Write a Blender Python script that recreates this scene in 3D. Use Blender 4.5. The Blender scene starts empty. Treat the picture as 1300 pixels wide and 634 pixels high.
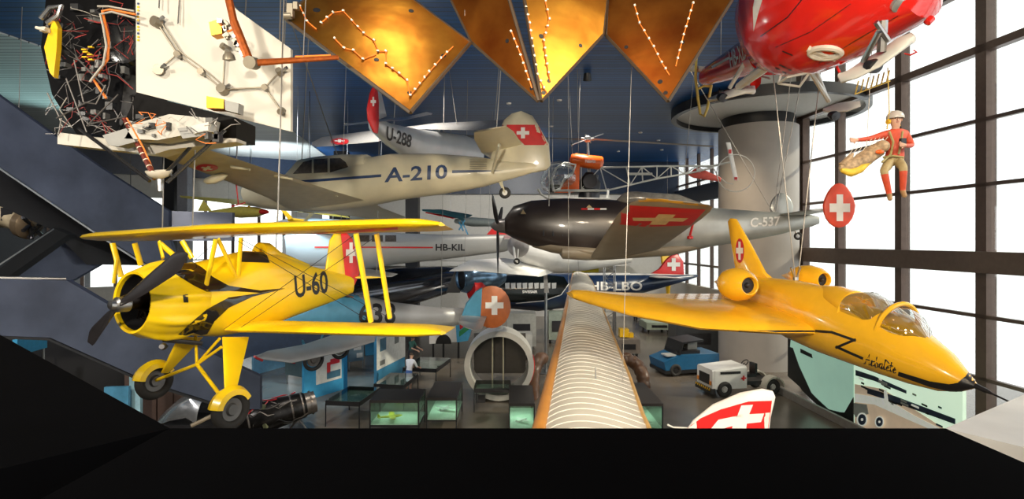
import bpy, bmesh, math, random
from mathutils import Vector, Matrix, noise
from mathutils.bvhtree import BVHTree
random.seed(7)
S = bpy.context.scene
COL = S.collection
# ---------------------------------------------------------------- camera
F, CX, CY, EYE = 700.0, 650.0, 305.0, 6.5
cam = bpy.data.cameras.new('camera'); camo = bpy.data.objects.new('camera', cam); COL.objects.link(camo)
camo.location = (0, 0, EYE); camo.rotation_euler = (math.pi / 2, 0, 0)
cam.sensor_width = 36.0; cam.lens = 36.0 * F / 1300.0; cam.shift_y = -12.0 / 1300.0
cam.clip_start = 0.1; cam.clip_end = 300
S.camera = camo
S.view_settings.view_transform = 'Standard'; S.view_settings.look = 'None'
S.view_settings.gamma = 1.0; S.view_settings.use_curve_mapping = False
S.view_settings.exposure = 0.0
S.cycles.use_denoising = True
S.cycles.max_bounces = 7; S.cycles.diffuse_bounces = 3; S.cycles.glossy_bounces = 3
S.cycles.transparent_max_bounces = 12; S.cycles.transmission_bounces = 4
S.cycles.sample_clamp_indirect = 4.0
S.cycles.caustics_reflective = False; S.cycles.caustics_refractive = False
# ---------------------------------------------------------------- world: bright hazy daylight outside the glass
W_ = bpy.data.worlds.new('world'); S.world = W_; W_.use_nodes = True
bg = W_.node_tree.nodes['Background']; bg.inputs[0].default_value = (1.0, 0.985, 0.96, 1); bg.inputs[1].default_value = 2.3
def lamp(name, kind, loc, target, energy, color, **kw):
    l = bpy.data.lights.new(name, kind); l.energy = energy; l.color = color
    for k, v in kw.items():
        setattr(l, k, v)
    o = bpy.data.objects.new(name, l); COL.objects.link(o); o.location = loc
    o.rotation_euler = (Vector(target) - Vector(loc)).to_track_quat('-Z', 'Y').to_euler()
    return o
def portal(loc, target, sx, sy):
    o = lamp('sky_portal', 'AREA', loc, target, 1, (1, 1, 1), shape='RECTANGLE', size=sx, size_y=sy)
    o.data.cycles.is_portal = True
# low sun through the right-hand glazing
lamp('sun', 'SUN', (30, 10, 20), (0, 16, 2), 3.2, (1.0, 0.86, 0.66), angle=math.radians(2.0))
portal((16.2, 20, 8), (0, 20, 8), 40, 16)
portal((-24, 42.5, 8), (-14, 20, 8), 18, 6)
WARM = (1.0, 0.80, 0.56); COOL = (0.75, 0.85, 1.0)
# added fill spots under the ceiling, placed to brighten the exhibits: (x, y, z), aim, watts, colour
SPOTS = [((-7.5, -1.0, 11.6), (-3.5, 8.5, 6.0), 2600, (1, .9, .72)), ((3.5, -2.0, 12.2), (4.5, 13, 6.0), 3000, WARM),
         ((-2.2, -3.5, 8.6), (-2.6, 14, 8.0), 4600, (1.0, .88, .70)), ((0.5, -1.5, 11.0), (1.2, 8.5, 10.0), 1700, (1.0, 0.84, 0.62)),
         ((-9.5, 3.5, 9.0), (-6.0, 9.0, 10.5), 420, (1.0, 0.93, 0.82)), ((-4.0, 17, 12.6), (-3.0, 23, 0.0), 1900, (1.0, 0.92, 0.8)),
         ((3.0, 22, 12.8), (3.5, 28, 0.0), 3000, (1.0, 0.92, 0.8)), ((-12.0, 22, 12.4), (-7.0, 28, 3.0), 2400, COOL),
         ((1.0, 31, 12.7), (1.0, 45, 5.5), 4500, (1.0, 0.97, 0.9)), ((9.0, 24, 12.6), (9.0, 30, 3.0), 1600, WARM),
         ((-12.0, 7, 11.5), (-12.5, 15, 6.8), 3600, (1.0, .96, .92)), ((-17.5, 37, 8.5), (-17.0, 40, 13.0), 4500, (.95, 1.0, 1.0)), ((-21.5, 31, 8.5), (-17.8, 22, 13.1), 2600, (.62, 1.0, .95)),  # last two are added uplights standing in for daylight on the ceiling
         ((-9.0, 24.5, 9.0), (-10.5, 27.0, 0.0), 3200, (.35, .72, 1.0)),  # added cyan spot for the glow on the floor
         ((-1.6, 7.3, 12.5), (-1.6, 7.8, 9.2), 90, (1.0, .85, .6), 50), ((4.2, 5.3, 12.7), (.8, 7.6, 8.9), 420, (1.0, .88, .65), 40), ((.5, 5.8, 12.7), (2.1, 8.0, 9.3), 45, (1.0, .6, .35), 45)]  # added narrow spots that put highlights on the solar panels
for a, b, e, c, *z in SPOTS:
    lamp('hall_spotlight', 'SPOT', a, b, e, c, spot_size=math.radians(z[0] if z else 95), spot_blend=0.7, shadow_soft_size=0.30)

# ---------------------------------------------------------------- helpers
def V(*a): return Vector(a)
def P(px, py, D): return Vector(((px - CX) / F * D, D, EYE - (py - CY) / F * D))
def lerp(a, b, t): return a + (b - a) * t

class Frame:
    """a thing's own axes: x forward, y left, z up, placed in the hall"""
    def __init__(s, t, f=(1, 0, 0), l=(0, 1, 0), u=(0, 0, 1)):
        f = Vector(f).normalized(); u = (Vector(u) - f * f.dot(Vector(u))).normalized(); l = u.cross(f)
        s.t, s.f, s.l, s.u = Vector(t), f, l, u
        s.M = Matrix(((f.x, l.x, u.x, t[0]), (f.y, l.y, u.y, t[1]), (f.z, l.z, u.z, t[2]), (0, 0, 0, 1)))
        s.I = s.M.inverted()
    def w(s, *p): return s.M @ Vector(p)
    def on(s, px, py, ax, val):
        """local point where the sight line meets the local plane axis=val"""
        o = s.I @ Vector((0, 0, EYE)); d = (s.I @ P(px, py, 1.0)) - o
        i = 'xyz'.index(ax); k = (val - o[i]) / d[i]
        r = o + d * k; r[i] = val; return r
def yaw(t, deg):
    a = math.radians(deg); return Frame(t, (math.cos(a), math.sin(a), 0))

MATS = {}
def mat(name, color, rough=0.5, metal=0.0, var=0.12, scale=6.0, bump=0.0, bscale=40.0, coat=0.0, stretch=None, spec=0.5, emit=None, estr=0.0):
    if name in MATS: return MATS[name]
    m = bpy.data.materials.new(name); m.use_nodes = True; nt = m.node_tree; b = nt.nodes['Principled BSDF']
    b.inputs['Roughness'].default_value = rough; b.inputs['Metallic'].default_value = metal
    b.inputs['Specular IOR Level'].default_value = spec
    if coat: b.inputs['Coat Weight'].default_value = coat; b.inputs['Coat Roughness'].default_value = 0.08
    tc = nt.nodes.new('ShaderNodeTexCoord'); mp = nt.nodes.new('ShaderNodeMapping')
    if stretch: mp.inputs['Scale'].default_value = stretch
    nt.links.new(tc.outputs['Object'], mp.inputs[0])
    n = nt.nodes.new('ShaderNodeTexNoise'); n.inputs['Scale'].default_value = scale; n.inputs['Detail'].default_value = 5
    nt.links.new(mp.outputs[0], n.inputs['Vector'])
    r = nt.nodes.new('ShaderNodeValToRGB')
    c = Vector(color[:3])
    r.color_ramp.elements[0].position = 0.3; r.color_ramp.elements[1].position = 0.7
    r.color_ramp.elements[0].color = (*(c * (1 - var)), 1); r.color_ramp.elements[1].color = (*[min(1, x * (1 + var * .6)) for x in c], 1)
    nt.links.new(n.outputs[0], r.inputs[0]); nt.links.new(r.outputs[0], b.inputs['Base Color'])
    if bump:
        n2 = nt.nodes.new('ShaderNodeTexNoise'); n2.inputs['Scale'].default_value = bscale; nt.links.new(mp.outputs[0], n2.inputs['Vector'])
        bp = nt.nodes.new('ShaderNodeBump'); bp.inputs['Strength'].default_value = bump; bp.inputs['Distance'].default_value = 0.02
        nt.links.new(n2.outputs[0], bp.inputs['Height']); nt.links.new(bp.outputs[0], b.inputs['Normal'])
    if emit: b.inputs['Emission Color'].default_value = (*emit, 1); b.inputs['Emission Strength'].default_value = estr
    MATS[name] = m; return m
def glassmat(name, tint=(1, 1, 1), clear=0.88, rough=0.03):
    if name in MATS: return MATS[name]
    m = bpy.data.materials.new(name); m.use_nodes = True; nt = m.node_tree; nt.nodes.clear()
    o = nt.nodes.new('ShaderNodeOutputMaterial'); t = nt.nodes.new('ShaderNodeBsdfTransparent'); g = nt.nodes.new('ShaderNodeBsdfGlossy')
    t.inputs[0].default_value = (*tint, 1); g.inputs['Roughness'].default_value = rough
    x = nt.nodes.new('ShaderNodeMixShader'); f = nt.nodes.new('ShaderNodeLayerWeight'); f.inputs[0].default_value = 0.25
    k = nt.nodes.new('ShaderNodeMapRange'); k.inputs[3].default_value = 1 - clear; k.inputs[4].default_value = 0.75
    nt.links.new(f.outputs['Facing'], k.inputs[0]); nt.links.new(k.outputs[0], x.inputs[0])
    nt.links.new(t.outputs[0], x.inputs[1]); nt.links.new(g.outputs[0], x.inputs[2]); nt.links.new(x.outputs[0], o.inputs[0])
    MATS[name] = m; return m

def textris(body):
    """triangles of a line of lettering, normalised to the unit square"""
    cu = bpy.data.curves.new('lettering', 'FONT'); cu.body = body; cu.resolution_u = 3; cu.offset = .022
    o = bpy.data.objects.new('lettering', cu); COL.objects.link(o)
    dg = bpy.context.evaluated_depsgraph_get(); dg.update(); me = o.evaluated_get(dg).to_mesh()
    vs = [v.co.copy() for v in me.vertices]; fs = [tuple(p.vertices) for p in me.polygons]
    o.evaluated_get(dg).to_mesh_clear(); bpy.data.objects.remove(o); bpy.data.curves.remove(cu)
    x0 = min(v.x for v in vs); x1 = max(v.x for v in vs); y0 = min(v.y for v in vs); y1 = max(v.y for v in vs)
    return [[((vs[i].x - x0) / (x1 - x0), (vs[i].y - y0) / (y1 - y0)) for i in f] for f in fs]
def crosspoly(a=0.2, b=0.34):
    q = (1 - 2 * a) ; lo, hi = b, 1 - b
    return [[(a*0, lo), (1, lo), (1, hi), (0, hi)], [(lo, 0), (hi, 0), (hi, lo), (lo, lo)], [(lo, hi), (hi, hi), (hi, 1), (lo, 1)]]
CROSS = crosspoly()
SQ = [[(0, 0), (1, 0), (1, 1), (0, 1)]]
def disc(n=28): return [[(.5 + .5 * math.cos(2 * math.pi * i / n), .5 + .5 * math.sin(2 * math.pi * i / n)) for i in range(n)]]

WM = {}
class MB:
    def __init__(s, fr=None): s.v = []; s.f = []; s.M = fr.M if fr else None
    def add(s, vs, fs):
        k = len(s.v)
        s.v += [s.M @ Vector(v) if s.M else Vector(v) for v in vs]; s.f += [tuple(i + k for i in f) for f in fs]; return s
    def box(s, c, size, R=None):
        x, y, z = size[0] / 2, size[1] / 2, size[2] / 2
        vs = [Vector((a * x, b * y, d * z)) for a in (-1, 1) for b in (-1, 1) for d in (-1, 1)]
        if R is not None: vs = [R @ v for v in vs]
        return s.add([v + Vector(c) for v in vs], [(0, 1, 3, 2), (4, 6, 7, 5), (0, 4, 5, 1), (2, 3, 7, 6), (0, 2, 6, 4), (1, 5, 7, 3)])
    def prism(s, pts, off):
        """polygon pts thickened by the vector off"""
        n = len(pts); off = Vector(off)
        return s.add([Vector(p) for p in pts] + [Vector(p) + off for p in pts],
                     [tuple(range(n))[::-1], tuple(range(n, 2 * n))] + [(i, (i + 1) % n, n + (i + 1) % n, n + i) for i in range(n)])
    def rings(s, rs, cap=True, closed=True):
        n = len(rs[0]); vs = [p for r in rs for p in r]; fs = []
        for j in range(len(rs) - 1):
            for i in range(n if closed else n - 1):
                a = j * n + i; b = j * n + (i + 1) % n; fs.append((a, b, b + n, a + n))
        if cap: fs += [tuple(range(n))[::-1], tuple(range((len(rs) - 1) * n, len(rs) * n))]
        return s.add(vs, fs)
    def tube(s, a, b, r, r2=None, n=8, flat=1.0):
        return s.path([a, b], [r, r if r2 is None else r2], n, flat)
    def path(s, pts, r, n=6, flat=1.0):
        pts = [Vector(p) for p in pts]; rs = r if isinstance(r, (list, tuple)) else [r] * len(pts)
        out = []; ref = None
        for i, p in enumerate(pts):
            d = ((pts[min(i + 1, len(pts) - 1)] - pts[max(i - 1, 0)])).normalized()
            if ref is None: ref = Vector((0, 0, 1)) if abs(d.z) < 0.9 else Vector((1, 0, 0))
            u = (ref - d * ref.dot(d)).normalized(); ref = u; w = d.cross(u)
            out.append([p + (u * math.cos(2 * math.pi * k / n) * flat + w * math.sin(2 * math.pi * k / n)) * rs[i] for k in range(n)])
        return s.rings(out)
    def lathe(s, prof, o, ax, n=24, cap=False, up=None, sx=1.0):
        """prof: (distance along axis, radius)"""
        o = Vector(o); ax = Vector(ax).normalized(); u = Vector(up) if up else (Vector((0, 0, 1)) if abs(ax.z) < 0.9 else Vector((1, 0, 0)))
        u = (u - ax * ax.dot(u)).normalized(); w = ax.cross(u)
        return s.rings([[o + ax * t + (u * math.cos(2 * math.pi * k / n) + w * math.sin(2 * math.pi * k / n) * sx) * max(r, 1e-4) for k in range(n)] for t, r in prof], cap)
    def loft(s, st, n=24, cap=True):
        """st: (x, z centre, half width, half height[, squareness[, y centre]]) along local x"""
        rs = []
        for q in st:
            x, zc, hw, hh = q[:4]; e = q[4] if len(q) > 4 else 2.0; yc = q[5] if len(q) > 5 else 0.0; ring = []
            for k in range(n):
                a = 2 * math.pi * k / n; c, d = math.cos(a), math.sin(a)
                ring.append((x, yc + math.copysign(abs(c) ** (2 / e), c) * hw, zc + math.copysign(abs(d) ** (2 / e), d) * hh))
            rs.append(ring)
        return s.rings(rs, cap)
    def wing(s, secs, n=9, camber=0.25, up=(0, 0, 1)):
        """secs: (leading-edge point, trailing-edge point, thickness)"""
        rs = []
        for q in secs:
            a, b, t = Vector(q[0]), Vector(q[1]), q[2]; u = Vector(q[3]) if len(q) > 3 else Vector(up)
            ring = []
            for k in range(2 * n):
                if k <= n: x = 0.5 * (1 + math.cos(math.pi * k / n)); sg = 1
                else: x = 0.5 * (1 + math.cos(math.pi * (2 * n - k) / n)); sg = -1
                th = t * (1.4845 * math.sqrt(x) - .63 * x - 1.758 * x * x + 1.4215 * x ** 3 - .5075 * x ** 4) + 0.002
                ring.append(a.lerp(b, x) + u * (th * (1 if sg > 0 else camber * 2) * sg))
            rs.append(ring)
        return s.rings(rs)
    def torus(s, c, ax, R, r, n=28, m=10, sx=1.0):
        c = Vector(c); ax = Vector(ax).normalized(); u = ax.orthogonal().normalized(); w = ax.cross(u); rs = []
        for i in range(n + 1):
            a = 2 * math.pi * i / n; d = u * math.cos(a) + w * math.sin(a)
            rs.append([c + d * (R + r * math.cos(2 * math.pi * j / m)) + ax * (r * sx * math.sin(2 * math.pi * j / m)) for j in range(m)])
        return s.rings(rs, False)
    def build(s, name, m, parent=None, smooth=True, kind=None, label=None, angle=40, loc=None):
        me = bpy.data.meshes.new(name)
        if parent is not None: T = WM[parent.name]
        else:
            if loc is None:
                c = sum(s.v, Vector()) / len(s.v); loc = Vector((c.x, c.y, min(v.z for v in s.v)))
            T = Matrix.Translation(loc)
        I = T.inverted()
        me.from_pydata([I @ v for v in s.v], [], s.f); me.validate()
        bm = bmesh.new(); bm.from_mesh(me); bmesh.ops.remove_doubles(bm, verts=bm.verts, dist=1e-5); bmesh.ops.recalc_face_normals(bm, faces=bm.faces)
        if smooth:
            ca = math.radians(angle)
            for f in bm.faces: f.smooth = True
            for e in bm.edges: e.smooth = not (len(e.link_faces) == 2 and e.calc_face_angle(0) > ca)
        bm.to_mesh(me); bm.free()
        me.materials.append(m)
        o = bpy.data.objects.new(name, me); COL.objects.link(o)
        if parent is not None: o.parent = parent
        else: o.matrix_world = T
        WM[o.name] = T
        if kind: o['kind'] = kind
        if label: o['label'] = label
        return o
def tag(o, label, cat, group=None, kind=None):
    o['label'] = label; o['category'] = cat
    if group: o['group'] = group
    if kind: o['kind'] = kind
    return o
def thing(name, label, cat, fr, group=None, kind=None):
    o = bpy.data.objects.new(name, None); COL.objects.link(o); o.empty_display_size = 0.2
    M = fr.M if isinstance(fr, Frame) else Matrix.Translation(Vector(fr)); o.matrix_world = M; WM[o.name] = M
    if label: tag(o, label, cat, group)
    if kind: o['kind'] = kind
    return o
def copy_tree(o, M):
    """copy a thing with its parts and sub-parts, placed by the matrix M"""
    def rec(a, par):
        c = a.copy(); COL.objects.link(c)
        if par is not None: c.parent = par
        WM[c.name] = M
        for ch in [x for x in bpy.data.objects if x.parent == a]: rec(ch, c)
        return c
    c = rec(o, None); c.matrix_world = M
    return c
def bvh_of(objs):
    vs, fs = [], []
    for o in objs:
        T = WM[o.name]; k = len(vs); vs += [T @ v.co for v in o.data.vertices]; fs += [tuple(i + k for i in p.vertices) for p in o.data.polygons]
    return BVHTree.FromPolygons(vs, fs)
def mark(name, m, parent, targets, quad, polys, off=0.006, cuts=10, label=None):
    """paint or lettering laid on a surface: polys in the unit square, mapped into the four corners quad
    (bl, br, tr, tl), each corner given on the photographed face of the target surface"""
    bvh = bvh_of(targets if isinstance(targets, (list, tuple)) else [targets])
    bm = bmesh.new()
    for p in polys:
        try: bm.faces.new([bm.verts.new((x, y, 0)) for x, y in p])
        except ValueError: pass
    for i in range(1, cuts):
        for ax in ((1, 0, 0), (0, 1, 0)):
            g = bm.verts[:] + bm.edges[:] + bm.faces[:]
            bmesh.ops.bisect_plane(bm, geom=g, plane_co=[c * i / cuts for c in ax], plane_no=ax)
    bmesh.ops.triangulate(bm, faces=bm.faces[:])
    bl, br, tr, tl = [Vector(q) for q in quad]; o = Vector((0, 0, EYE)); dead = []
    for v in bm.verts:
        q = bl * (1 - v.co.x) * (1 - v.co.y) + br * v.co.x * (1 - v.co.y) + tr * v.co.x * v.co.y + tl * (1 - v.co.x) * v.co.y
        d = (P(q.x, q.y, 1.0) - o).normalized()
        h, nrm, _, _ = bvh.ray_cast(o, d)
        if h is None: dead.append(v); continue
        if nrm.dot(d) > 0: nrm = -nrm
        v.co = h + nrm * off
    bmesh.ops.delete(bm, geom=dead, context='VERTS')
    I = WM[parent.name].inverted()
    for v in bm.verts: v.co = I @ v.co
    me = bpy.data.meshes.new(name); bm.to_mesh(me); bm.free(); me.materials.append(m)
    for p in me.polygons: p.use_smooth = True
    ob = bpy.data.objects.new(name, me); COL.objects.link(ob); ob.parent = parent; WM[ob.name] = WM[parent.name]
    if label: ob['label'] = label
    return ob
def q4(x0, y0, x1, y1): return [(x0, y1), (x1, y1), (x1, y0), (x0, y0)]
def stripe(name, m, parent, targets, pts, w, **k):
    """a painted line through the points pts"""
    x0 = min(p[0] for p in pts) - 20; x1 = max(p[0] for p in pts) + 20; y0 = min(p[1] for p in pts) - 20; y1 = max(p[1] for p in pts) + 20
    ws = w if isinstance(w, (list, tuple)) else [w] * len(pts); un = lambda q: ((q[0] - x0) / (x1 - x0), (y1 - q[1]) / (y1 - y0)); polys = []
    for i in range(len(pts) - 1):
        p, q = Vector(pts[i]), Vector(pts[i + 1]); d = (q - p).normalized(); nn = Vector((-d.y, d.x)); e = d * ws[i] * .35
        polys.append([un(p - e + nn * ws[i] / 2), un(q + e + nn * ws[i + 1] / 2), un(q + e - nn * ws[i + 1] / 2), un(p - e - nn * ws[i] / 2)])
    return mark(name, m, parent, targets, q4(x0, y0, x1, y1), polys, **k)
def region(name, m, parent, targets, pts, **k):
    x0 = min(p[0] for p in pts); x1 = max(p[0] for p in pts); y0 = min(p[1] for p in pts); y1 = max(p[1] for p in pts)
    return mark(name, m, parent, targets, q4(x0, y0, x1, y1), [[((p[0] - x0) / (x1 - x0), (y1 - p[1]) / (y1 - y0)) for p in pts]], **k)
def wheel(fr_M, parent, c, ax, R, w, mt, mr, name='wheel'):
    """tyre with a hub as its sub-part"""
    m = MB(); m.M = fr_M
    m.torus(c, ax, R - w * .5, w * .5, 28, 10); t = m.build(name, mt, parent)
    h = MB(); h.M = fr_M; h.lathe([(-w * .38, 0), (-w * .38, R * .25), (-w * .15, R * .32), (-w * .2, R * .60), (w * .2, R * .60), (w * .15, R * .32), (w * .38, R * .25), (w * .38, 0)], c, ax, 20)
    hub = h.build('hub', mr, t); return t

# shared paints
WHITE = mat('white_paint', (.80, .79, .76), .4, var=.05)
BLACK = mat('black_paint', (.012, .012, .014), .4, var=.2)
RED = mat('signal_red', (.62, .02, .02), .35, var=.08)
STEEL = mat('bare_steel', (.45, .45, .45), .35, 1.0)
DARKSTEEL = mat('dark_steel', (.06, .06, .065), .4, .8)
RUBBER = mat('tyre_rubber', (.022, .021, .02), .75)
ALU = mat('aluminium_skin', (.52, .52, .51), .38, .75, var=.12, scale=3, stretch=(1, 1, 4))
CABLE = mat('wire_rope', (.35, .33, .3), .4, .8)
YELLOW = mat('warm_yellow_paint', (.88, .52, .012), .28, var=.05, coat=.3)
GLASS = glassmat('clear_glass', (.95, .98, .98), .9)
PLEXI = glassmat('canopy_perspex', (.85, .88, .88), .66)
# ================================================================ the hall
def boards(name, c1, rough, axis, width=0.12, spec=.5, var=.25):
    m = bpy.data.materials.new(name); m.use_nodes = True; nt = m.node_tree; b = nt.nodes['Principled BSDF']
    tc = nt.nodes.new('ShaderNodeTexCoord'); sp = nt.nodes.new('ShaderNodeSeparateXYZ'); nt.links.new(tc.outputs['Object'], sp.inputs[0])
    d = nt.nodes.new('ShaderNodeMath'); d.operation = 'DIVIDE'; d.inputs[1].default_value = width; nt.links.new(sp.outputs['XYZ'.index(axis)], d.inputs[0])
    fr = nt.nodes.new('ShaderNodeMath'); fr.operation = 'FRACT'; nt.links.new(d.outputs[0], fr.inputs[0])
    fl = nt.nodes.new('ShaderNodeMath'); fl.operation = 'FLOOR'; nt.links.new(d.outputs[0], fl.inputs[0])
    wn = nt.nodes.new('ShaderNodeTexWhiteNoise'); wn.noise_dimensions = '1D'; nt.links.new(fl.outputs[0], wn.inputs['W'])
    r = nt.nodes.new('ShaderNodeValToRGB'); e = r.color_ramp.elements
    e[0].position = 0; e[0].color = (*[x * (1 - var) for x in c1], 1); e[1].position = 1; e[1].color = (*[min(1, x * (1 + var)) for x in c1], 1)
    nt.links.new(wn.outputs[0], r.inputs[0]); gap = nt.nodes.new('ShaderNodeMath'); gap.operation = 'GREATER_THAN'; gap.inputs[1].default_value = .12
    nt.links.new(fr.outputs[0], gap.inputs[0]); mx = nt.nodes.new('ShaderNodeMix'); mx.data_type = 'RGBA'
    mx.inputs[6].default_value = (.004, .006, .01, 1); nt.links.new(gap.outputs[0], mx.inputs[0]); nt.links.new(r.outputs[0], mx.inputs[7]); nt.links.new(mx.outputs[2], b.inputs['Base Color'])
    b.inputs['Roughness'].default_value = rough; b.inputs['Specular IOR Level'].default_value = spec
    bp = nt.nodes.new('ShaderNodeBump'); bp.inputs['Strength'].default_value = .4; bp.inputs['Distance'].default_value = .02
    nt.links.new(gap.outputs[0], bp.inputs['Height']); nt.links.new(bp.outputs[0], b.inputs['Normal'])
    return m
CEIL = boards('blue_ceiling_boards', (.010, .075, .24), .36, 'Y', .30, .3)
NAVY = mat('navy_fascia', (.010, .025, .06), .4, var=.2)
WALLW = mat('pale_plaster', (.62, .60, .55), .7, var=.05)
CONC = mat('polished_concrete', (.155, .13, .105), .22, var=.16, scale=.5, bump=.02)
MULL = mat('bronze_frame', (.13, .09, .075), .4, .3)  # frame brown lightened, window bloom put into the colour
STAIR = mat('blue_grey_steel', (.085, .10, .15), .36, .5, var=.35, scale=.9, bump=.05, bscale=3)
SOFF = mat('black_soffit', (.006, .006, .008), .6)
CEILZ, BACKD = 13.1, 47.0
def wx(D, off=0.0): return 16.6 - D * 40.0 / 700.0 + off      # inner face of the glazed wall
# floor
MB().box((-6, 22, -.15), (56, 60, .3)).build('floor', CONC, smooth=False, kind='structure')
# ceiling with a higher bay next to the glazing
MB().box((-9.5, 23, CEILZ + .15), (39, 62, .3)).box((13, 39, CEILZ + .15), (6, 20, .3)).build('ceiling', CEIL, smooth=False, kind='structure', loc=(0, 0, CEILZ))
MB().box((14.5, 10.5, 17.2), (9.5, 38, .3)).box((10.1, 10.5, 15.2), (.25, 38, 3.9)).box((13, 29.3, 15.2), (6.5, .3, 4.0)).build('ceiling_bay', WALLW, smooth=False, kind='structure')
PALE = boards('pale_ceiling_boards', (.50, .55, .56), .45, 'Y', .30, .5, .08)  # boards made pale where daylight brightens the left ceiling
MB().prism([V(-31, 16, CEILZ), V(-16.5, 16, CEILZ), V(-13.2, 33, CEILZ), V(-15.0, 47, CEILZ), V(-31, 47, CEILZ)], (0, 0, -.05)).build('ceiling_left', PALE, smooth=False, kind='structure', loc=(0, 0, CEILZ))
# recessed round canopy over the column
cc = V((962 - CX) / F * 28, 27.2, 12.75)
MB().lathe([(0.32, 4.45), (-.12, 4.45), (-.12, 4.2), (.05, 4.2), (.32, 4.3)], cc, (0, 0, 1), 64).build('ceiling_canopy_rim', BLACK, kind='structure')
MB().lathe([(.14, 0), (.14, 4.22), (.3, 4.22), (.3, 0)], cc, (0, 0, 1), 64).build('ceiling_canopy', WALLW, kind='structure')
# big round column
colc = V((962 - CX) / F * 29, 29, 0)
COLM = mat('column_plaster', (.40, .37, .34), .6, var=.04, scale=2)
c0 = MB().lathe([(0, 1.95), (12.35, 1.95)], colc, (0, 0, 1), 64).build('wall_column', COLM, kind='structure')
MB().lathe([(12.35, 1.8), (12.9, 1.8)], colc, (0, 0, 1), 48).build('trim_column', BLACK, kind='structure')
# far wall: straight part and the oblique part to the left
bwm = MB(); xa = (420 - CX) / F * BACKD
bwm.box(((xa + 14) / 2, BACKD + .15, 5.2), (14 - xa, .3, 10.4)); bwm.build('wall_back', WALLW, smooth=False, kind='structure')
MB().box(((xa + 14) / 2, BACKD - .1, (10.4 + CEILZ) / 2), (14 - xa, .7, CEILZ - 10.4)).build('trim_1', NAVY, smooth=False, kind='structure')
A = V((60 - CX) / F * 37.2, 37.2, 0); B = V(xa, BACKD, 0); dirv = (B - A).normalized(); nrm = V(dirv.y, -dirv.x, 0)
def seg(m, t0, t1, z0, z1, th=.3, off=0):
    a = A.lerp(B, t0) + nrm * off; b = A.lerp(B, t1) + nrm * off
    return m.prism([V(a.x, a.y, z0), V(b.x, b.y, z0), V(b.x, b.y, z1), V(a.x, a.y, z1)], -nrm * th)
seg(MB(), -.25, 1, 11.2, CEILZ, .3, .3).build('trim_2', NAVY, smooth=False, kind='structure')
seg(seg(MB(), -.25, 1, 0, 3.2), -.25, 1, 9.6, 11.2).build('wall_left_back', WALLW, smooth=False, kind='structure')
wfr = MB()
for i in range(13):
    t = -.2 + i * .1; seg(wfr, t - .006, t + .006, 3.2, 9.6, .2, .05)
for z in (5.0, 7.3): seg(wfr, -.25, 1, z - .04, z + .04, .16, .03)
w2 = thing('window_2', None, None, A, kind='structure'); wfr.build('window_frame', MULL, w2, smooth=False)
seg(MB(), -.25, 1, 3.2, 9.6, .02).build('window_glass', GLASS, w2, smooth=False)
# white piers on that facade
for t0, t1 in ((.83, .96),):
    seg(MB(), t0, t1, 3.2, 9.6, .25, .2).build('wall_pier', WALLW, smooth=False, kind='structure')
# side wall closing the hall on the left
MB().box((-31.5, 15, 6.5), (.3, 52, 13)).build('wall_left', mat('dark_wall', (.02, .025, .035), .5), smooth=False, kind='structure')
MB().box((-9, -8.6, 6.5), (48, .3, 13.2)).build('wall_rear', mat('grey_rear_wall', (.16, .16, .17), .7), smooth=False, kind='structure')
# ---- glazed wall on the right
w1 = thing('window_1', None, None, V(wx(20), 20, 0), kind='structure')
g = MB(); m = MB(); b = MB()
def wseg(mb, D0, D1, z0, z1, th, off=0): return mb.prism([V(wx(D0, off), D0, z0), V(wx(D1, off), D1, z0), V(wx(D1, off), D1, z1), V(wx(D0, off), D0, z1)], (th, 0, 0))
for px, hw in ((1015, .30), (1062, .13), (1140, .17), (1245, .20)):
    D = 700 * 16.6 / (px - 610); wseg(m, D - hw, D + hw, 0, 17, .35)
for D in (11.6, 7.4, 3.2): wseg(m, D - .2, D + .2, 0, 17, .35)
for z in (12.9, 15.2): wseg(m, 0, 28.7, z - .16, z + .1, .28)
for z in (10.5, 8.35, 3.97, 1.9): wseg(m, 0, 28.7, z - .07, z + .05, .16)
m.build('mullion', MULL, w1, smooth=False)
wseg(b, -2, 28.9, 5.42, 6.12, .5, -.35).build('transom_beam', mat('bronze_beam', (.15, .11, .09), .45, .2), w1, smooth=False)
wseg(g, -2, 28.9, 0, 17, .03, .15).build('window_glass', GLASS, w1, smooth=False)
# pale sill wall behind the mural, and the glazing that continues behind the column
w3 = thing('window_3', None, None, V(wx(38), 38, 0), kind='structure'); m = MB()
for D in (29.2, 31.2, 33.2, 35.2, 37.4, 39.8, 42.2, 44.6, 46.8): wseg(m, D - .09, D + .09, 3, CEILZ, .2)
for z in (4.6, 7.4, 10.2, 11.0): wseg(m, 29, 47, z - .07, z + .07, .15)
m.build('mullion', MULL, w3, smooth=False); wseg(MB(), 29, 47, 3, CEILZ, .03, .1).build('window_glass', GLASS, w3, smooth=False)
wseg(MB(), 28.9, 47.2, 0, 3.0, .3).build('wall_right', WALLW, smooth=False, kind='structure')
wseg(MB(), 28.9, 47.2, 9.4, 10.6, .25, -.2).build('trim_3', NAVY, smooth=False, kind='structure')
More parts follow.
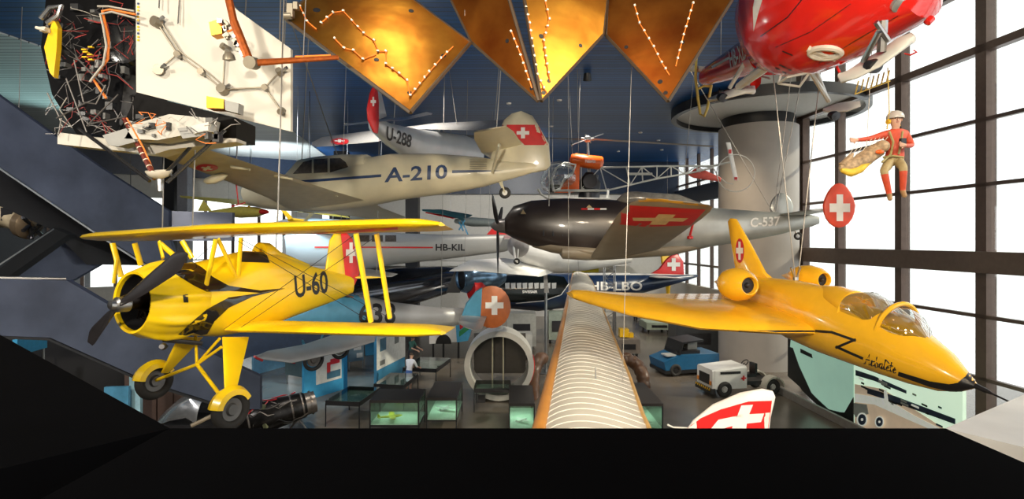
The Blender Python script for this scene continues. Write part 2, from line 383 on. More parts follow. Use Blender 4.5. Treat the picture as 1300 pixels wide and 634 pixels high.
# ---- staircases of blue-grey steel on the left, each parapet a plate of real thickness
STD = {}
def plate(name, pts, pl, th=(0, .16, 0), m=STAIR, **k):
    """upright plate in the plane through depth pl[1] at column pl[0] and depth pl[3] at column pl[2]"""
    x0, d0, x1, d1 = pl; D = lambda x: 1.0 / (1 / d0 + (1 / d1 - 1 / d0) * (x - x0) / (x1 - x0))
    return MB().prism([P(x, y, D(x)) for x, y in pts], th).build(name, m, smooth=False, kind='structure', **k)
PU, PL, PM = (0, 13, 216, 17.5), (0, 11.6, 330, 16.8), (0, 13.4, 130, 16.2)
plate('wall_stair_upper', [(-60, 80), (60, 166), (126, 212), (214, 268), (214, 300), (226, 338), (214, 352), (130, 300), (0, 212), (-60, 172)], PU)
plate('trim_stair_upper', [(-60, 172), (0, 212), (130, 300), (208, 350), (208, 352.5), (130, 302.5), (0, 214.5), (-60, 174.5)], PU, (0, -.05, 0), STEEL)
plate('wall_stair_landing', [(214, 268), (295, 270), (295, 306), (214, 306)], (214, 17.6, 295, 18.4))
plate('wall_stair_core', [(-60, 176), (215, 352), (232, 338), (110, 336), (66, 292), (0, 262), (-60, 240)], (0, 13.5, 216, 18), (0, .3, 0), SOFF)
plate('wall_stair_middle', [(8, 353), (84, 298), (130, 334), (90, 357)], PM)
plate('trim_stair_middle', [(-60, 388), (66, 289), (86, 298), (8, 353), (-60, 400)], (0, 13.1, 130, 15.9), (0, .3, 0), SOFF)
MB().path([P(-60, 378, 12.3), P(0, 336, 13.0), P(68, 291, 14.4)], .018).build('trim_handrail', STEEL, kind='structure')
plate('wall_stair_lower', [(-60, 354), (84, 356), (146, 392), (330, 478), (330, 520), (300, 520), (191, 486), (64, 429), (-60, 424)], PL)
plate('trim_stair_lower', [(-60, 424), (64, 429), (191, 486), (300, 520), (300, 523), (191, 489), (64, 432), (-60, 427)], PL, (0, -.06, 0), BLACK)
MB().path([P(-60, 352, 11.4), P(84, 354, 12.55)], .03).path([P(84, 298, 14.9), P(62, 306, 14.6)], .02).build('trim_handrail', STEEL, kind='structure')
plate('wall_stair_side', [(235, 365), (430, 392), (430, 432), (330, 450), (235, 480)], (300, 20, 430, 22), (0, .2, 0), NAVY)
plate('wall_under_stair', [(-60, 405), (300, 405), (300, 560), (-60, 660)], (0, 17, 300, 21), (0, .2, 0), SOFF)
# bronze-brown door panels under the stair
DOOR = mat('brown_door', (.12, .075, .06), .5)
for i in range(4):
    x = 158 + i * 21; plate('door_%d' % (i + 1), [(x, 472), (x + 19, 472), (x + 19, 552), (x, 552)], (0, 16.9, 300, 20.8), (0, .08, 0), DOOR)
# ---- parapet of the gallery the photographer stands on
PAR = mat('black_parapet', (.0012, .0013, .0018), .9, spec=.02); CAP = mat('pale_sill', (.80, .78, .75), .35)  # pale cap, its colour raised further for the sunlight on it
zt = 6.09
def para(name, pts, w, z0, z1, m):
    n = len(pts); inner = []
    mb = MB()
    for i in range(n - 1):
        a, b = Vector(pts[i]), Vector(pts[i + 1]); d = (b - a).normalized(); o = Vector((d.y, -d.x)) * w
        mb.prism([V(a.x, a.y, z0), V(b.x, b.y, z0), V(b.x, b.y, z1), V(a.x, a.y, z1)], (o.x, o.y, 0))
    return mb.build(name, m, smooth=False, kind='structure')
para('wall_gallery', [(-4.2, 3.99), (-2.22, 2.39), (-.745, 1.2), (.943, 1.2)], .42, 4.9, zt, PAR)
para('wall_gallery_side', [(.943, 1.2), (1.37, 1.47), (2.6, 2.1)], .12, 4.9, zt - .03, PAR)
para('trim_gallery', [(.943, 1.2), (1.37, 1.47), (2.6, 2.1)], .17, zt - .03, zt, CAP)
MB().box((0, -.6, 4.85), (7, 4.2, .3)).build('floor_gallery', CONC, smooth=False, kind='structure')
# housings and stems added so the fill spots hang from the ceiling
for i, (a, b, e, c, *z) in enumerate(SPOTS):
    d = (Vector(b) - Vector(a)).normalized(); a = Vector(a) - d * .12
    t = thing('ceiling_spotlight', None, None, a)
    MB().lathe([(-.32, 0), (-.32, .11), (-.05, .16), (.06, .17), (.06, .15), (-.02, .14)], a, d, 16).build('lamp_housing', BLACK, t)
    MB().tube(a - d * .2, (a.x, a.y, CEILZ + .02), .02).build('stem', BLACK, t)
    tag(t, ['black ceiling spotlight over the gallery aimed at the yellow biplane', 'black ceiling spotlight over the gallery aimed at the yellow jet', 'black ceiling spotlight over the gallery aimed at the cream monoplane',
            'black ceiling spotlight over the gallery aimed at the gold solar panels', 'black spotlight on a long stem beside the spacecraft', 'black ceiling spotlight above the glass showcases',
            'black ceiling spotlight above the aisle of the hall floor', 'black ceiling spotlight above the blue exhibition panels', 'black ceiling spotlight facing the white far wall',
            'black ceiling spotlight above the airport tugs', 'black ceiling spotlight above the steel staircase', 'black ceiling spotlight near the left windows aimed up at the pale ceiling',
            'black spotlight aimed up at the pale ceiling above the upper stair',
            'black spotlight with cyan light above the blue display panels',
            'narrow black spotlight above the wide gold solar panel', 'narrow black spotlight above the bright gold solar panel', 'narrow black spotlight above the dark copper solar panel'][i], 'spotlight')
# ================================================================ yellow biplane U-60
def pitchyaw(t, deg, pitch=0.0, roll=0.0):
    a, p, r = math.radians(deg), math.radians(pitch), math.radians(roll)
    f = Vector((math.cos(a) * math.cos(p), math.sin(a) * math.cos(p), math.sin(p))); l = Vector((-math.sin(a), math.cos(a), 0)); u = f.cross(l)
    return Frame(t, f, l, u * math.cos(r) + l * math.sin(r))
def blade(fr_, r0, tip, hubp, w, th, twist=.35, m=None):
    """propeller blade from hub to tip: sections with pitch"""
    mb = m or MB(fr_); hubp, tip = Vector(hubp), Vector(tip); d = (tip - hubp); L = d.length; d.normalize()
    ax = Vector((1, 0, 0)); s = d.cross(ax).normalized(); rs = []
    for i in range(11):
        t = i / 10; r = r0 + (L - r0) * t
        ww = w * (0.28 + .72 * math.sin(min(1, t * 1.9 + .12) * math.pi / 2)) * (1 if t < .8 else math.sqrt(max(.02, 1 - ((t - .8) / .2) ** 2)))
        tt = th * (1 - .75 * t) + .004; an = twist * (1.6 - 1.3 * t)
        cdir = s * math.cos(an) + ax * math.sin(an); n = d.cross(cdir).normalized()
        rs.append([hubp + d * r + cdir * (ww / 2 * math.cos(a)) + n * (tt / 2 * math.sin(a)) for a in [2 * math.pi * k / 12 for k in range(12)]])
    return mb.rings(rs)
YD = mat('yellow_biplane_dope', (.92, .62, .008), .3, var=.04, coat=.25)
OR = mat('amber_varnish', (.62, .27, .02), .35, var=.1)
f = pitchyaw((-3.86, 8.3, 5.75), -115, 3, 0)
U = thing('biplane', 'yellow and black radial-engined biplane marked U-60 hanging on the left', 'aircraft', f)
st = []
for px_t, px_b, hw, e in (((226, 333), (268, 424), .45, 2.2), ((262, 327), (285, 426), .43, 2.3), ((296, 318), (320, 420), .38, 2.5), ((330, 320), (350, 412), .34, 2.6),
                          ((380, 336), (390, 396), .25, 2.5), ((425, 346), (425, 382), .13, 2.3), ((448, 352), (448, 372), .03, 2)):
    a = f.on(*px_t, 'y', 0); b = f.on(*px_b, 'y', 0); x = (a.x + b.x) / 2; st.append((x, (a.z + b.z) / 2, hw, max(.04, (a.z - b.z) / 2), e))
st = [(1.22, -.07, .43, .43, 2)] + st
fus = MB(f).loft(st, 28).build('fuselage', YD, U)
# radial cowling with nine helmet bumps
rs = []
for x, r, bp in ((1.02, .43, 0), (1.1, .46, .02), (1.26, .475, .045), (1.44, .47, .05), (1.58, .45, .035), (1.7, .41, .012), (1.78, .375, 0), (1.77, .345, 0), (1.62, .345, 0), (1.3, .345, 0)):
    rs.append([(x, (r + bp * max(0, math.cos(9 * a)) ** 1.5) * math.sin(a), -.10 + (r + bp * max(0, math.cos(9 * a)) ** 1.5) * math.cos(a)) for a in [2 * math.pi * k / 108 for k in range(108)]])
cowl = MB(f).rings(rs, False).build('cowling', YD, U, angle=60)
MB(f).lathe([(1.30, 0), (1.30, .34), (1.72, .340), (1.73, .335), (1.45, .335), (1.45, 0)], (0, 0, -.10), (1, 0, 0), 32).build('firewall', BLACK, U)
eng = MB(f).lathe([(1.3, .13), (1.62, .14), (1.78, .10), (1.9, .05), (1.9, 0)], (0, 0, -.075), (1, 0, 0), 24)
for k in range(9):
    a = 2 * math.pi * (k + .5) / 9; d = V(0, math.sin(a), math.cos(a))
    for j in range(6): eng.lathe([(.14 + j * .030, .062), (.152 + j * .030, .062)], (1.5, 0, -.075), d, 12, True)
    eng.lathe([(.12, .045), (.32, .045)], (1.5, 0, -.075), d, 10, True); eng.tube((1.62, d.y * .13, -.075 + d.z * .13), (1.58, d.y * .31, -.075 + d.z * .31), .011)
eng.build('radial_engine', mat('oily_engine', (.018, .012, .009), .35, .6), U)
hub = f.on(151, 387, 'x', 1.98)
pr = MB(f); PB = mat('black_propeller', (.02, .018, .02), .28, var=.1)
t1 = f.on(238, 323, 'x', 2.0); t2 = f.on(112, 434, 'x', 2.0)
b1 = blade(f, .06, t1, hub, .27, .05).build('propeller_blade', PB, U); b2 = blade(f, .06, t2, hub, .25, .05, -.35).build('propeller_blade', PB, U)
MB(f).lathe([(-.13, .05), (-.1, .09), (.03, .09), (.05, .06), (.10, .05), (.11, 0)], hub, (1, 0, 0), 20).build('propeller_hub', STEEL, U)
# wings
def secs(zr, zt, half, xr, ct, sweep, th, y0=0.0, n=7, side=1, cr=1.25):
    out = []
    for i in range(n + 1):
        t = i / n; y = lerp(y0, half, t); z = lerp(zr, zt, t); c = cr; le = xr - sweep * t
        if t > .8: k = math.sqrt(max(0.0, 1 - ((t - .8) / .2) ** 2)); c = cr * (.12 + .88 * k); le -= cr * (1 - k) * .18
        out.append(((le, y * side, z), (le - c, y * side, z), th * (1 if t < .8 else .35 + .65 * k)))
    return out
up = secs(.85, .93, 3.35, .95, 1, .5, .19, 0, 12); upm = [((a[0], -a[1], a[2] - .10 * abs(a[1]) / 3.3), (b[0], -b[1], b[2] - .10 * abs(b[1]) / 3.3), t) for a, b, t in secs(.85, .87, 3.75, .95, 1, .3, .19, 0, 12)]
uw = MB(f).wing(upm[::-1] + up[1:]).build('upper_wing', YD, U)
lw = MB(f).wing(secs(-.52, -.44, 3.22, .75, 1, .62, .19, .15, 12)).build('lower_wing', YD, U)
MB(f).wing(secs(-.52, -.44, 2.6, .75, 1, .5, .19, .15, 12, -1)).build('lower_wing', YD, U)
# struts
def strut(a, b, r=.022, name='interplane_strut', m=YD, fr_=f, par=U, flat=1.9): return MB(fr_).path([a, b], r, 10, flat).build(name, m, par)
for (p, q) in (((452, 297), (471, 409)), ((478, 297), (495, 404))): strut(f.on(*p, 'y', 2.3), f.on(*q, 'y', 2.3), .024)
strut(f.on(143, 309, 'y', -2.3), f.on(154, 352, 'y', -2.2), .024); strut(f.on(171, 309, 'y', -2.1), f.on(179, 337, 'y', -2.1), .024); strut(f.on(148, 330, 'y', -2.2), f.on(144, 360, 'y', -2.2), .016)
for p, q, s_ in (((202, 307), (207, 328), -.5), ((203, 309), (232, 334), -.45), ((231, 306), (244, 328), -.4), ((274, 304), (261, 366), .55), ((277, 304), (301, 355), .5), ((306, 302), (302, 355), .5)):
    strut(f.on(*p, 'y', s_), f.on(*q, 'y', s_ * .72), .018, 'cabane_strut')
wires = MB(f)
for p, q, y0, y1 in (((452, 297), (285, 418), 2.3, .45), ((478, 300), (300, 420), 2.3, .45), ((300, 305), (471, 409), .5, 2.3), ((306, 304), (495, 404), .5, 2.3), ((276, 306), (248, 330), .5, 0)):
    wires.tube(f.on(*p, 'y', y0), f.on(*q, 'y', y1), .004, n=5)
wires.build('bracing_wire', DARKSTEEL, U)
# tail
a = f.on(418, 352, 'y', 0); fin = [f.on(x, y, 'y', .0) for x, y in ((412, 350), (419, 305), (424, 297), (432, 297), (438, 352))]
rud = [f.on(x, y, 'y', .0) for x, y in ((432, 297), (440, 296), (447, 303), (456, 348), (450, 362), (439, 372), (436, 352))]
def slab(pts, th, fr_, name, m, par, ax=(0, 1, 0)):
    """tail surface: outline with a rounded edge"""
    c = sum((Vector(p) for p in pts), Vector()) / len(pts); ax = Vector(ax)
    ring = lambda s, o: [c + (Vector(p) - c) * s + ax * o for p in pts]
    return MB(fr_).rings([ring(.9, -th / 2), ring(.985, -th * .3), ring(1, 0), ring(.985, th * .3), ring(.9, th / 2)]).build(name, m, par, angle=50)
slab(fin, .05, f, 'fin', YD, U); rd = slab(rud, .045, f, 'rudder', RED, U)
mark('swiss_cross', WHITE, U, rd, q4(439, 308, 452, 334), CROSS, off=.004)
tp = f.on(507, 349, 'z', .18)
tl = MB(f).wing([((-2.15, .05, .16), (-2.95, .05, .16), .06), ((-2.3, tp.y * .75, .17), (-2.95, tp.y * .75, .17), .05), ((-2.55, tp.y, .18), (-2.85, tp.y, .18), .02)]).build('tailplane', YD, U)
MB(f).wing([((-2.15, -.05, .16), (-2.95, -.05, .16), .06), ((-2.3, -.9, .17), (-2.95, -.9, .17), .05), ((-2.55, -1.15, .18), (-2.85, -1.15, .18), .02)]).build('tailplane', YD, U)
# cockpit, headrest and windscreen
c0 = f.on(322, 326, 'y', 0)
MB(f).loft([(c0.x - .1, .52, .17, .20), (c0.x - .25, .52, .17, .20), (c0.x - .45, .46, .12, .14), (c0.x - 1.1, .35, .03, .05)], 18).build('headrest', BLACK if 0 else YD, U)
region('cockpit_opening', BLACK, U, fus, [(303, 333), (305, 324), (312, 318), (322, 316), (332, 318), (339, 325), (342, 334)], cuts=8)
# undercarriage
def wheelset(px, y, hubpx, tag_):
    c = f.on(*px, 'y', y); wheel(f.M, U, c, (0, 1, 0), .265, .13, RUBBER, mat('grey_hub', (.14, .14, .14), .4, .5))
    sp = MB(f); rs = []
    for i in range(13):
        a = math.radians(10 + 140 * i / 12); r = .28
        rs.append([c + V(math.cos(a) * (r + d), w_, math.sin(a) * (r + d)) for w_, d in ((-.1, -.09), (-.09, -.02), (0, .02), (.09, -.02), (.1, -.09), (.08, -.07), (0, -.0), (-.08, -.07))])
    sp.rings(rs).build('mudguard', YD, U); return c
wa = wheelset((293, 520), .85, None, 0); wb = wheelset((196, 484), -.85, None, 1)
def fairing(pts, y0, y1, name='leg_fairing'):
    q = [f.on(p[0], p[1], 'y', y) for p, y in zip(pts, (y0, y0, y1, y1))]; a, b, c, d = q
    return MB(f).wing([(a, b, .05, (0, 1, 0)), (d, c, .035, (0, 1, 0))]).build(name, YD, U)
fairing([(282, 428), (316, 428), (299, 500), (285, 500)], .35, .78); fairing([(226, 428), (258, 428), (214, 474), (204, 474)], -.35, -.78)
k0 = f.on(250, 463, 'y', 0)
for p, y in (((248, 422), -.2), ((279, 430), .4), ((281, 441), .45)): strut(f.on(*p, 'y', y), k0, .02, 'undercarriage_strut', flat=1)
strut(wa, k0, .026, 'undercarriage_strut', flat=1); strut(wb, k0, .024, 'undercarriage_strut', flat=1)
ex = f.on(222, 434, 'y', .1); MB(f).tube(ex + V(.15, 0, .04), ex + V(-.3, .1, -.05), .03).lathe([(0, .03), (.2, .045), (.34, .03)], f.on(210, 440, 'y', .1), (.5, .6, .1), 10, True).build('exhaust_pipe', DARKSTEEL, U)
# black flash, letters
BK = mat('black_flash', (.008, .007, .007), .12, var=.1, coat=.5)
region('black_flash', BK, U, [fus, cowl], [(214, 342), (232, 333), (243, 332), (256, 340), (270, 352), (290, 363), (330, 369), (362, 366), (330, 372), (290, 369.5), (262, 371), (244, 362), (228, 352)], cuts=14)
region('black_flash', BK, U, [fus, cowl], [(362, 366.5), (325, 373), (290, 378), (262, 393), (240, 412), (226, 425), (250, 427), (263, 424), (272, 408), (290, 391), (320, 377)], cuts=14)
mark('registration', BLACK, U, fus, [(375, 379), (417, 372), (415, 343), (373, 350)], textris('U-60'), off=.004)
region('inspection_panel', WHITE, U, fus, [(241, 346), (252, 357), (241, 360)], cuts=3); region('inspection_panel', BLACK, U, cowl, [(232, 375), (238, 374), (239, 384), (233, 384)], cuts=2)
region('wing_badge', RED, U, uw, [(385, 297), (505, 288), (505, 291), (385, 300)], cuts=12)
# ================================================================ cream monoplane A-210
def stations(fr_, rows):
    """rows: (top px, bottom px, half width, squareness) read on the plane of symmetry"""
    out = []
    for t, b, hw, e in rows:
        a = fr_.on(*t, 'y', 0); c = fr_.on(*b, 'y', 0); out.append(((a.x + c.x) / 2, (a.z + c.z) / 2, hw, max(.02, abs(a.z - c.z) / 2), e))
    return out
CREAM = mat('cream_enamel', (.66, .61, .44), .32, var=.04, coat=.2)
BLUEL = mat('deep_blue_paint', (.02, .05, .14), .4)
f = Frame((-4.713, 13.79, 7.487), (-.976, .138, -.168), None, (-.155, .099, .983)) if 0 else Frame((-4.713, 13.79, 7.487), (-.976, .138, -.168), (0, 0, 0), (-.155, .099, .983))
A2 = thing('monoplane', 'cream cabin monoplane marked A-210 hanging above the yellow biplane', 'aircraft', f)
st = stations(f, [((318, 236), (318, 262), .38, 2.2), ((335, 228), (335, 266), .5, 2.4), ((365, 223), (372, 268), .55, 2.6), ((410, 221), (420, 268), .58, 2.7), ((455, 204), (465, 262), .56, 2.5),
                  ((500, 196), (505, 254), .50, 2.2), ((560, 195), (560, 247), .38, 2), ((610, 199), (610, 238), .25, 2), ((650, 205), (650, 227), .13, 2), ((685, 205), (688, 216), .05, 2)])
fu = MB(f).loft(st, 28).build('fuselage', CREAM, A2)
# nose opening with the engine taken out
x0, z0 = st[0][0], st[0][1]
MB(f).loft([(x0 + .02, z0, .30, .24), (x0 - .3, z0, .30, .24)], 24).build('nose_intake', BLACK, A2)
# canopy glazing with frames
cs = stations(f, [((366, 223), (372, 240), .30, 3), ((386, 205), (392, 240), .48, 3), ((410, 201), (415, 240), .52, 3), ((441, 198), (445, 240), .50, 3), ((470, 198), (475, 240), .48, 3)])
ca = MB(f).loft(cs, 28).build('canopy_frame', CREAM, A2)
WIN = mat('smoked_window', (.10, .085, .07), .12, var=.3, scale=12, coat=.4)
region('canopy_window', WIN, A2, ca, [(372, 221), (385, 206), (396, 203), (396, 220)], cuts=6); region('canopy_window', WIN, A2, ca, [(398.5, 202.5), (416, 201.5), (416, 219), (398.5, 220)], cuts=6)
region('canopy_window', WIN, A2, ca, [(419, 201.5), (432, 201), (439, 206), (442, 212), (441, 217.5), (419, 219)], cuts=6)
# wings: the near one sweeps out over the staircase
def wloc(fr_, px, ax, v): return fr_.on(px[0], px[1], ax, v)
near = [((.80, .35, -.10), (-1.2, .35, -.26), .22), ((.64, 1.4, -.02), (-.95, 1.4, -.17), .19), ((.5, 3.0, .05), (-.7, 3.0, -.05), .15), ((.42, 4.4, .10), (-.48, 4.4, .06), .11), ((.36, 4.95, .12), (-.40, 4.95, .09), .08), ((.20, 5.2, .13), (-.25, 5.2, .12), .04), ((.05, 5.27, .13), (-.05, 5.27, .13), .01)]
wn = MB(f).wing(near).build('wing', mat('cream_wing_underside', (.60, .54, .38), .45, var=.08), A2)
MB(f).wing([((a[0], -a[1], a[2]), (b[0], -b[1], b[2]), t) for a, b, t in near]).build('wing', CREAM, A2)
mark('roundel', RED, A2, wn, [(243, 213), (262, 219), (283, 213), (262, 206)], disc(), off=.006)
mark('roundel_cross', WHITE, A2, wn, [(252, 214.5), (266, 217), (273, 212), (259, 209)], CROSS, off=.012)
MB(f).loft([(.5, -.13, .0, .0), (.42, -.13, .07, .08), (.1, -.13, .10, .12), (-.3, -.13, .07, .08), (-.5, -.13, .0, .0)], 14).build('x', CREAM, A2) if 0 else None
q = f.on(272, 228, 'y', 3.6)
mb = MB(f); mb.loft([(q.x + .22, q.z, .01, .01, 2, q.y), (q.x + .16, q.z, .06, .06, 2, q.y), (q.x, q.z, .09, .08, 2, q.y), (q.x - .18, q.z + .02, .06, .06, 2, q.y), (q.x - .27, q.z + .03, .01, .01, 2, q.y)], 16)
mb.build('float_fairing', CREAM, A2)
for px in ((300, 212), (355, 224), (415, 246)):
    h = f.on(*px, 'z', -.10); MB(f).tube(h + V(.1, 0, .02), h + V(-.25, 0, -.1), .03, .02).build('aileron_hinge', CREAM, A2)
MB(f).tube((.45, 2.75, .0), (.45, 2.75, -.42), .012).tube((.3, 2.75, -.4), (.6, 2.75, -.42), .012).build('pitot_tube', RED, A2)
# tail
def pxslab(name, m, fr_, par, pts, y, th, ax=(0, 1, 0)): return slab([fr_.on(a, b, 'y', y) for a, b in pts], th, fr_, name, m, par, ax)
fn = pxslab('fin', CREAM, f, A2, [(622, 205), (628, 180), (640, 152), (650, 144), (662, 141), (676, 147), (684, 160), (697, 183), (699, 210), (694, 216), (680, 219), (640, 224)], 0, .12)
region('fin_band', RED, A2, fn, [(630, 173), (637, 158.5), (683, 158.5), (695, 184.5), (666, 184.5), (654, 172)], cuts=8)
mark('swiss_cross', WHITE, A2, fn, q4(656, 162, 672, 176), CROSS, off=.014)
s0 = [(615, 172), (660, 168), (671, 183), (668, 185), (640, 194), (619, 193)]
zt = .62
hp = [f.on(612, 173, 'y', 1.5), f.on(650, 168, 'y', 1.5)]
MB(f).wing([((-4.15, .0, .42), (-5.15, .0, .42), .12), ((-4.2, 1.0, .48), (-5.1, 1.0, .48), .1), ((-4.3, 1.45, .5), (-5.0, 1.45, .5), .05)]).build('tailplane', CREAM, A2)
MB(f).wing([((-4.15, .0, .42), (-5.15, .0, .42), .12), ((-4.2, -1.0, .48), (-5.1, -1.0, .48), .1), ((-4.3, -1.45, .5), (-5.0, -1.45, .5), .05)]).build('tailplane', CREAM, A2)
MB(f).tube(f.on(634, 184, 'y', .9), f.on(625, 219, 'y', .25), .03, n=8, flat=1.6).build('tailplane_strut', CREAM, A2)
w = f.on(641, 245, 'y', 0); wheel(f.M, A2, w, (0, 1, 0), .14, .08, RUBBER, WHITE, 'tail_wheel')
MB(f).tube(f.on(634, 230, 'y', 0), w, .03).tube(f.on(637, 230, 'y', .06), w + V(0, .06, 0), .015).build('tail_wheel_leg', CREAM, A2)
mark('registration', BLUEL, A2, fu, [(488, 232), (568, 227), (568, 209), (490, 213)], textris('A-210'), off=.008)
region('cheat_line', BLUEL, A2, fu, [(372, 230), (484, 221.5), (484, 225), (395, 231.5)], cuts=10); region('cheat_line', BLUEL, A2, fu, [(574, 216.5), (600, 216), (640, 217), (600, 219), (574, 220)], cuts=8)
mk = MB(f)
for i in range(5): a = f.on(596, 203 + i * 2.8, 'y', .3); mk.tube(a, f.on(618, 203 + i * 2.8, 'y', .22), .008, n=4)
mk.build('louvre', mat('dull_cream', (.4, .37, .28), .5), A2)

# ================================================================ yellow jet with ARBALETE lettering
f = pitchyaw((5.2, 10.4, 5.2), -80, -5, 0)
YJ = mat('yellow_jet_paint', (.86, .46, .018), .24, var=.04, coat=.5)
J = thing('jet_aeroplane', 'yellow swept-wing jet with black lightning line with a name in script on the nose', 'aircraft', f)
st = stations(f, [((1240, 489), (1240, 493), .03, 2), ((1222, 470), (1222, 498), .14, 2), ((1200, 446), (1195, 497), .27, 2.1), ((1170, 424), (1165, 489), .38, 2.2), ((1135, 398), (1130, 477), .45, 2.3), ((1090, 386), (1088, 462), .47, 2.3),
                  ((1055, 366), (1050, 449), .45, 2.3), ((1010, 356), (1010, 432), .40, 2.2), ((975, 352), (975, 412), .32, 2.2), ((945, 350), (945, 392), .22, 2.1), ((920, 350), (920, 375), .08, 2)])
fu = MB(f).loft(st, 32).build('fuselage', YJ, J)
nz = f.on(1240, 491, 'y', 0)
MB(f).lathe([(-.02, .035), (.12, .03), (.2, .012), (.55, .01), (.56, 0)], nz, (1, 0, -.12), 12).build('pitot_probe', BLACK, J)
# wing from its outline on the chord plane
zc = -.12
LE = [f.on(*p, 'z', zc) for p in ((1052, 421), (990, 423), (890, 417), (800, 399), (750, 384), (733, 378))]
TE = [V(-2.2, 0, zc), V(-2.25, -.7, zc), V(-2.35, -1.5, zc), V(-2.65, -2.5, zc), V(-2.9, -3.15, zc), V(-2.75, -3.5, zc)]
LE[0] = V(LE[0].x + .15, -.1, zc)
sc = [(LE[i], TE[i], t) for i, t in enumerate((.36, .36, .34, .32, .30, .24))]; sc.append((LE[5].lerp(TE[5], .12) + V(0, -.07, 0), TE[5].lerp(LE[5], .12) + V(0, -.07, 0), .12))
wg = MB(f).wing(sc, 12, .3).build('wing', YJ, J)
MB(f).wing([(V(a.x, -a.y, a.z - .1), V(b.x, -b.y, b.z - .1), t) for a, b, t in sc], 12, .3).build('wing', YJ, J)
# engine pods
def pod(nose, tail, y, r):
    a = f.on(*nose, 'y', y); b = f.on(*tail, 'y', y); L = (a - b).length; d = (a - b).normalized()
    p = MB(f).lathe([(0, r * .3), (L * .12, r * .62), (L * .35, r * .95), (L * .6, r * 1.02), (L * .85, r * .86), (L * .97, r * .64), (L, r * .56), (L * .99, r * .50), (L * .9, r * .46)], b, d, 32).build('engine_pod', YJ, J)
    MB(f).lathe([(L * .9, 0), (L * .9, r * .47)], b, d, 24).build('intake', BLACK, p); MB(f).lathe([(L * .88, r * .2), (L * .95, r * .1), (L * .96, 0)], b, d, 16).build('intake_bullet', DARKSTEEL, p)
    MB(f).lathe([(-.3, 0), (-.1, r * .22), (.05, r * .32)], b, d, 16).build('exhaust_cone', mat('buff_cone', (.6, .45, .25), .5), p)
    return p
pod((952, 363), (917, 359), -1.1, .30); pod((1047, 356), (1003, 351), 1.1, .27)
# fin
fp = [f.on(x, y, 'y', 0) for x, y in ((938, 362), (931, 320), (925, 281), (928, 277), (934, 278), (955, 315), (973, 350), (985, 360))]
fin = slab(fp, .10, f, 'fin', YJ, J)
mark('fin_roundel', RED, J, fin, q4(934, 303, 945, 334), disc(), off=.006); mark('swiss_cross', WHITE, J, fin, q4(935, 307, 944, 330), CROSS, off=.012)
# cockpit: fairing, tub, canopy and windscreen
fa = stations(f, [((1062, 362), (1062, 380), .20, 2), ((1074, 366), (1078, 400), .32, 2), ((1089, 369), (1092, 412), .35, 2), ((1093, 373), (1096, 412), .34, 2)])
MB(f).loft(stations(f, [((1045, 362), (1048, 380), .1, 2), ((1062, 363), (1066, 395), .28, 2), ((1086, 371), (1090, 410), .33, 2)]), 24).build('canopy_fairing', YJ, J)
cp = stations(f, [((1087, 371), (1090, 412), .33, 2.1), ((1100, 370), (1103, 420), .35, 2.1), ((1115, 379), (1118, 426), .35, 2.1), ((1126, 395), (1130, 432), .34, 2.1)])
MB(f).loft(cp, 28, False).build('canopy', PLEXI, J)
ws = stations(f, [((1131, 396), (1128, 430), .335, 2.1), ((1146, 386), (1140, 438), .34, 2.1), ((1160, 400), (1156, 444), .30, 2.1), ((1175, 424), (1172, 446), .14, 2)])
ws = stations(f, [((1146, 387), (1130, 436), .34, 2.1), ((1157, 397), (1150, 442), .31, 2.1), ((1168, 411), (1164, 446), .23, 2.1), ((1178, 428), (1175, 448), .06, 2)])
MB(f).loft(ws, 28, False).build('windscreen', PLEXI, J)
def hoop(a, hw, m='windscreen_frame', r=.022):
    t, b = f.on(*a[0], 'y', 0), f.on(*a[1], 'y', 0); c = (t + b) / 2; pts = []
    for k in range(17):
        an = math.pi * k / 16; pts.append(c + (t - c) * math.sin(an) + V(0, math.cos(an) * hw, 0))
    return MB(f).path(pts, r, 8).build(m, YJ, J)
hoop(((1146, 386), (1130, 462)), .36, r=.035); hoop(((1087, 371), (1090, 440)), .36, r=.02)
seat = f.on(1110, 420, 'y', 0); MB(f).box(seat + V(-.15, 0, .05), (.12, .34, .5)).box(seat + V(.05, 0, -.15), (.4, .34, .08)).build('pilot_seat', mat('pale_seat', (.45, .43, .38), .6), J)
MB(f).box(f.on(1160, 432, 'y', 0), (.25, .3, .12)).build('instrument_coaming', BLACK, J)
# lightning line, nose tip, name
stripe('lightning_line', BLACK, J, wg, [(800, 402), (860, 414), (900, 419.5), (960, 421), (1040, 421)], 2.2, cuts=16)
for sg in ([(1036, 420.5), (1056, 422), (1086, 432.5)], [(1086, 431.5), (1062, 441.5)], [(1062, 440.5), (1095, 455)]): stripe('lightning_line', BLACK, J, [fu, wg], sg, 3.2, cuts=12)
region('lightning_line', BLACK, J, fu, [(1141, 472), (1180, 484), (1205, 488), (1218, 486), (1228, 477), (1234, 474), (1244, 489), (1244, 494), (1232, 498), (1205, 497), (1180, 491), (1140, 477)], cuts=14)
region('nose_tip', BLACK, J, fu, [(1204, 489), (1216, 486), (1226, 478), (1229, 473), (1238, 483), (1246, 487), (1246, 497), (1230, 500), (1204, 499)], cuts=10, off=.004)
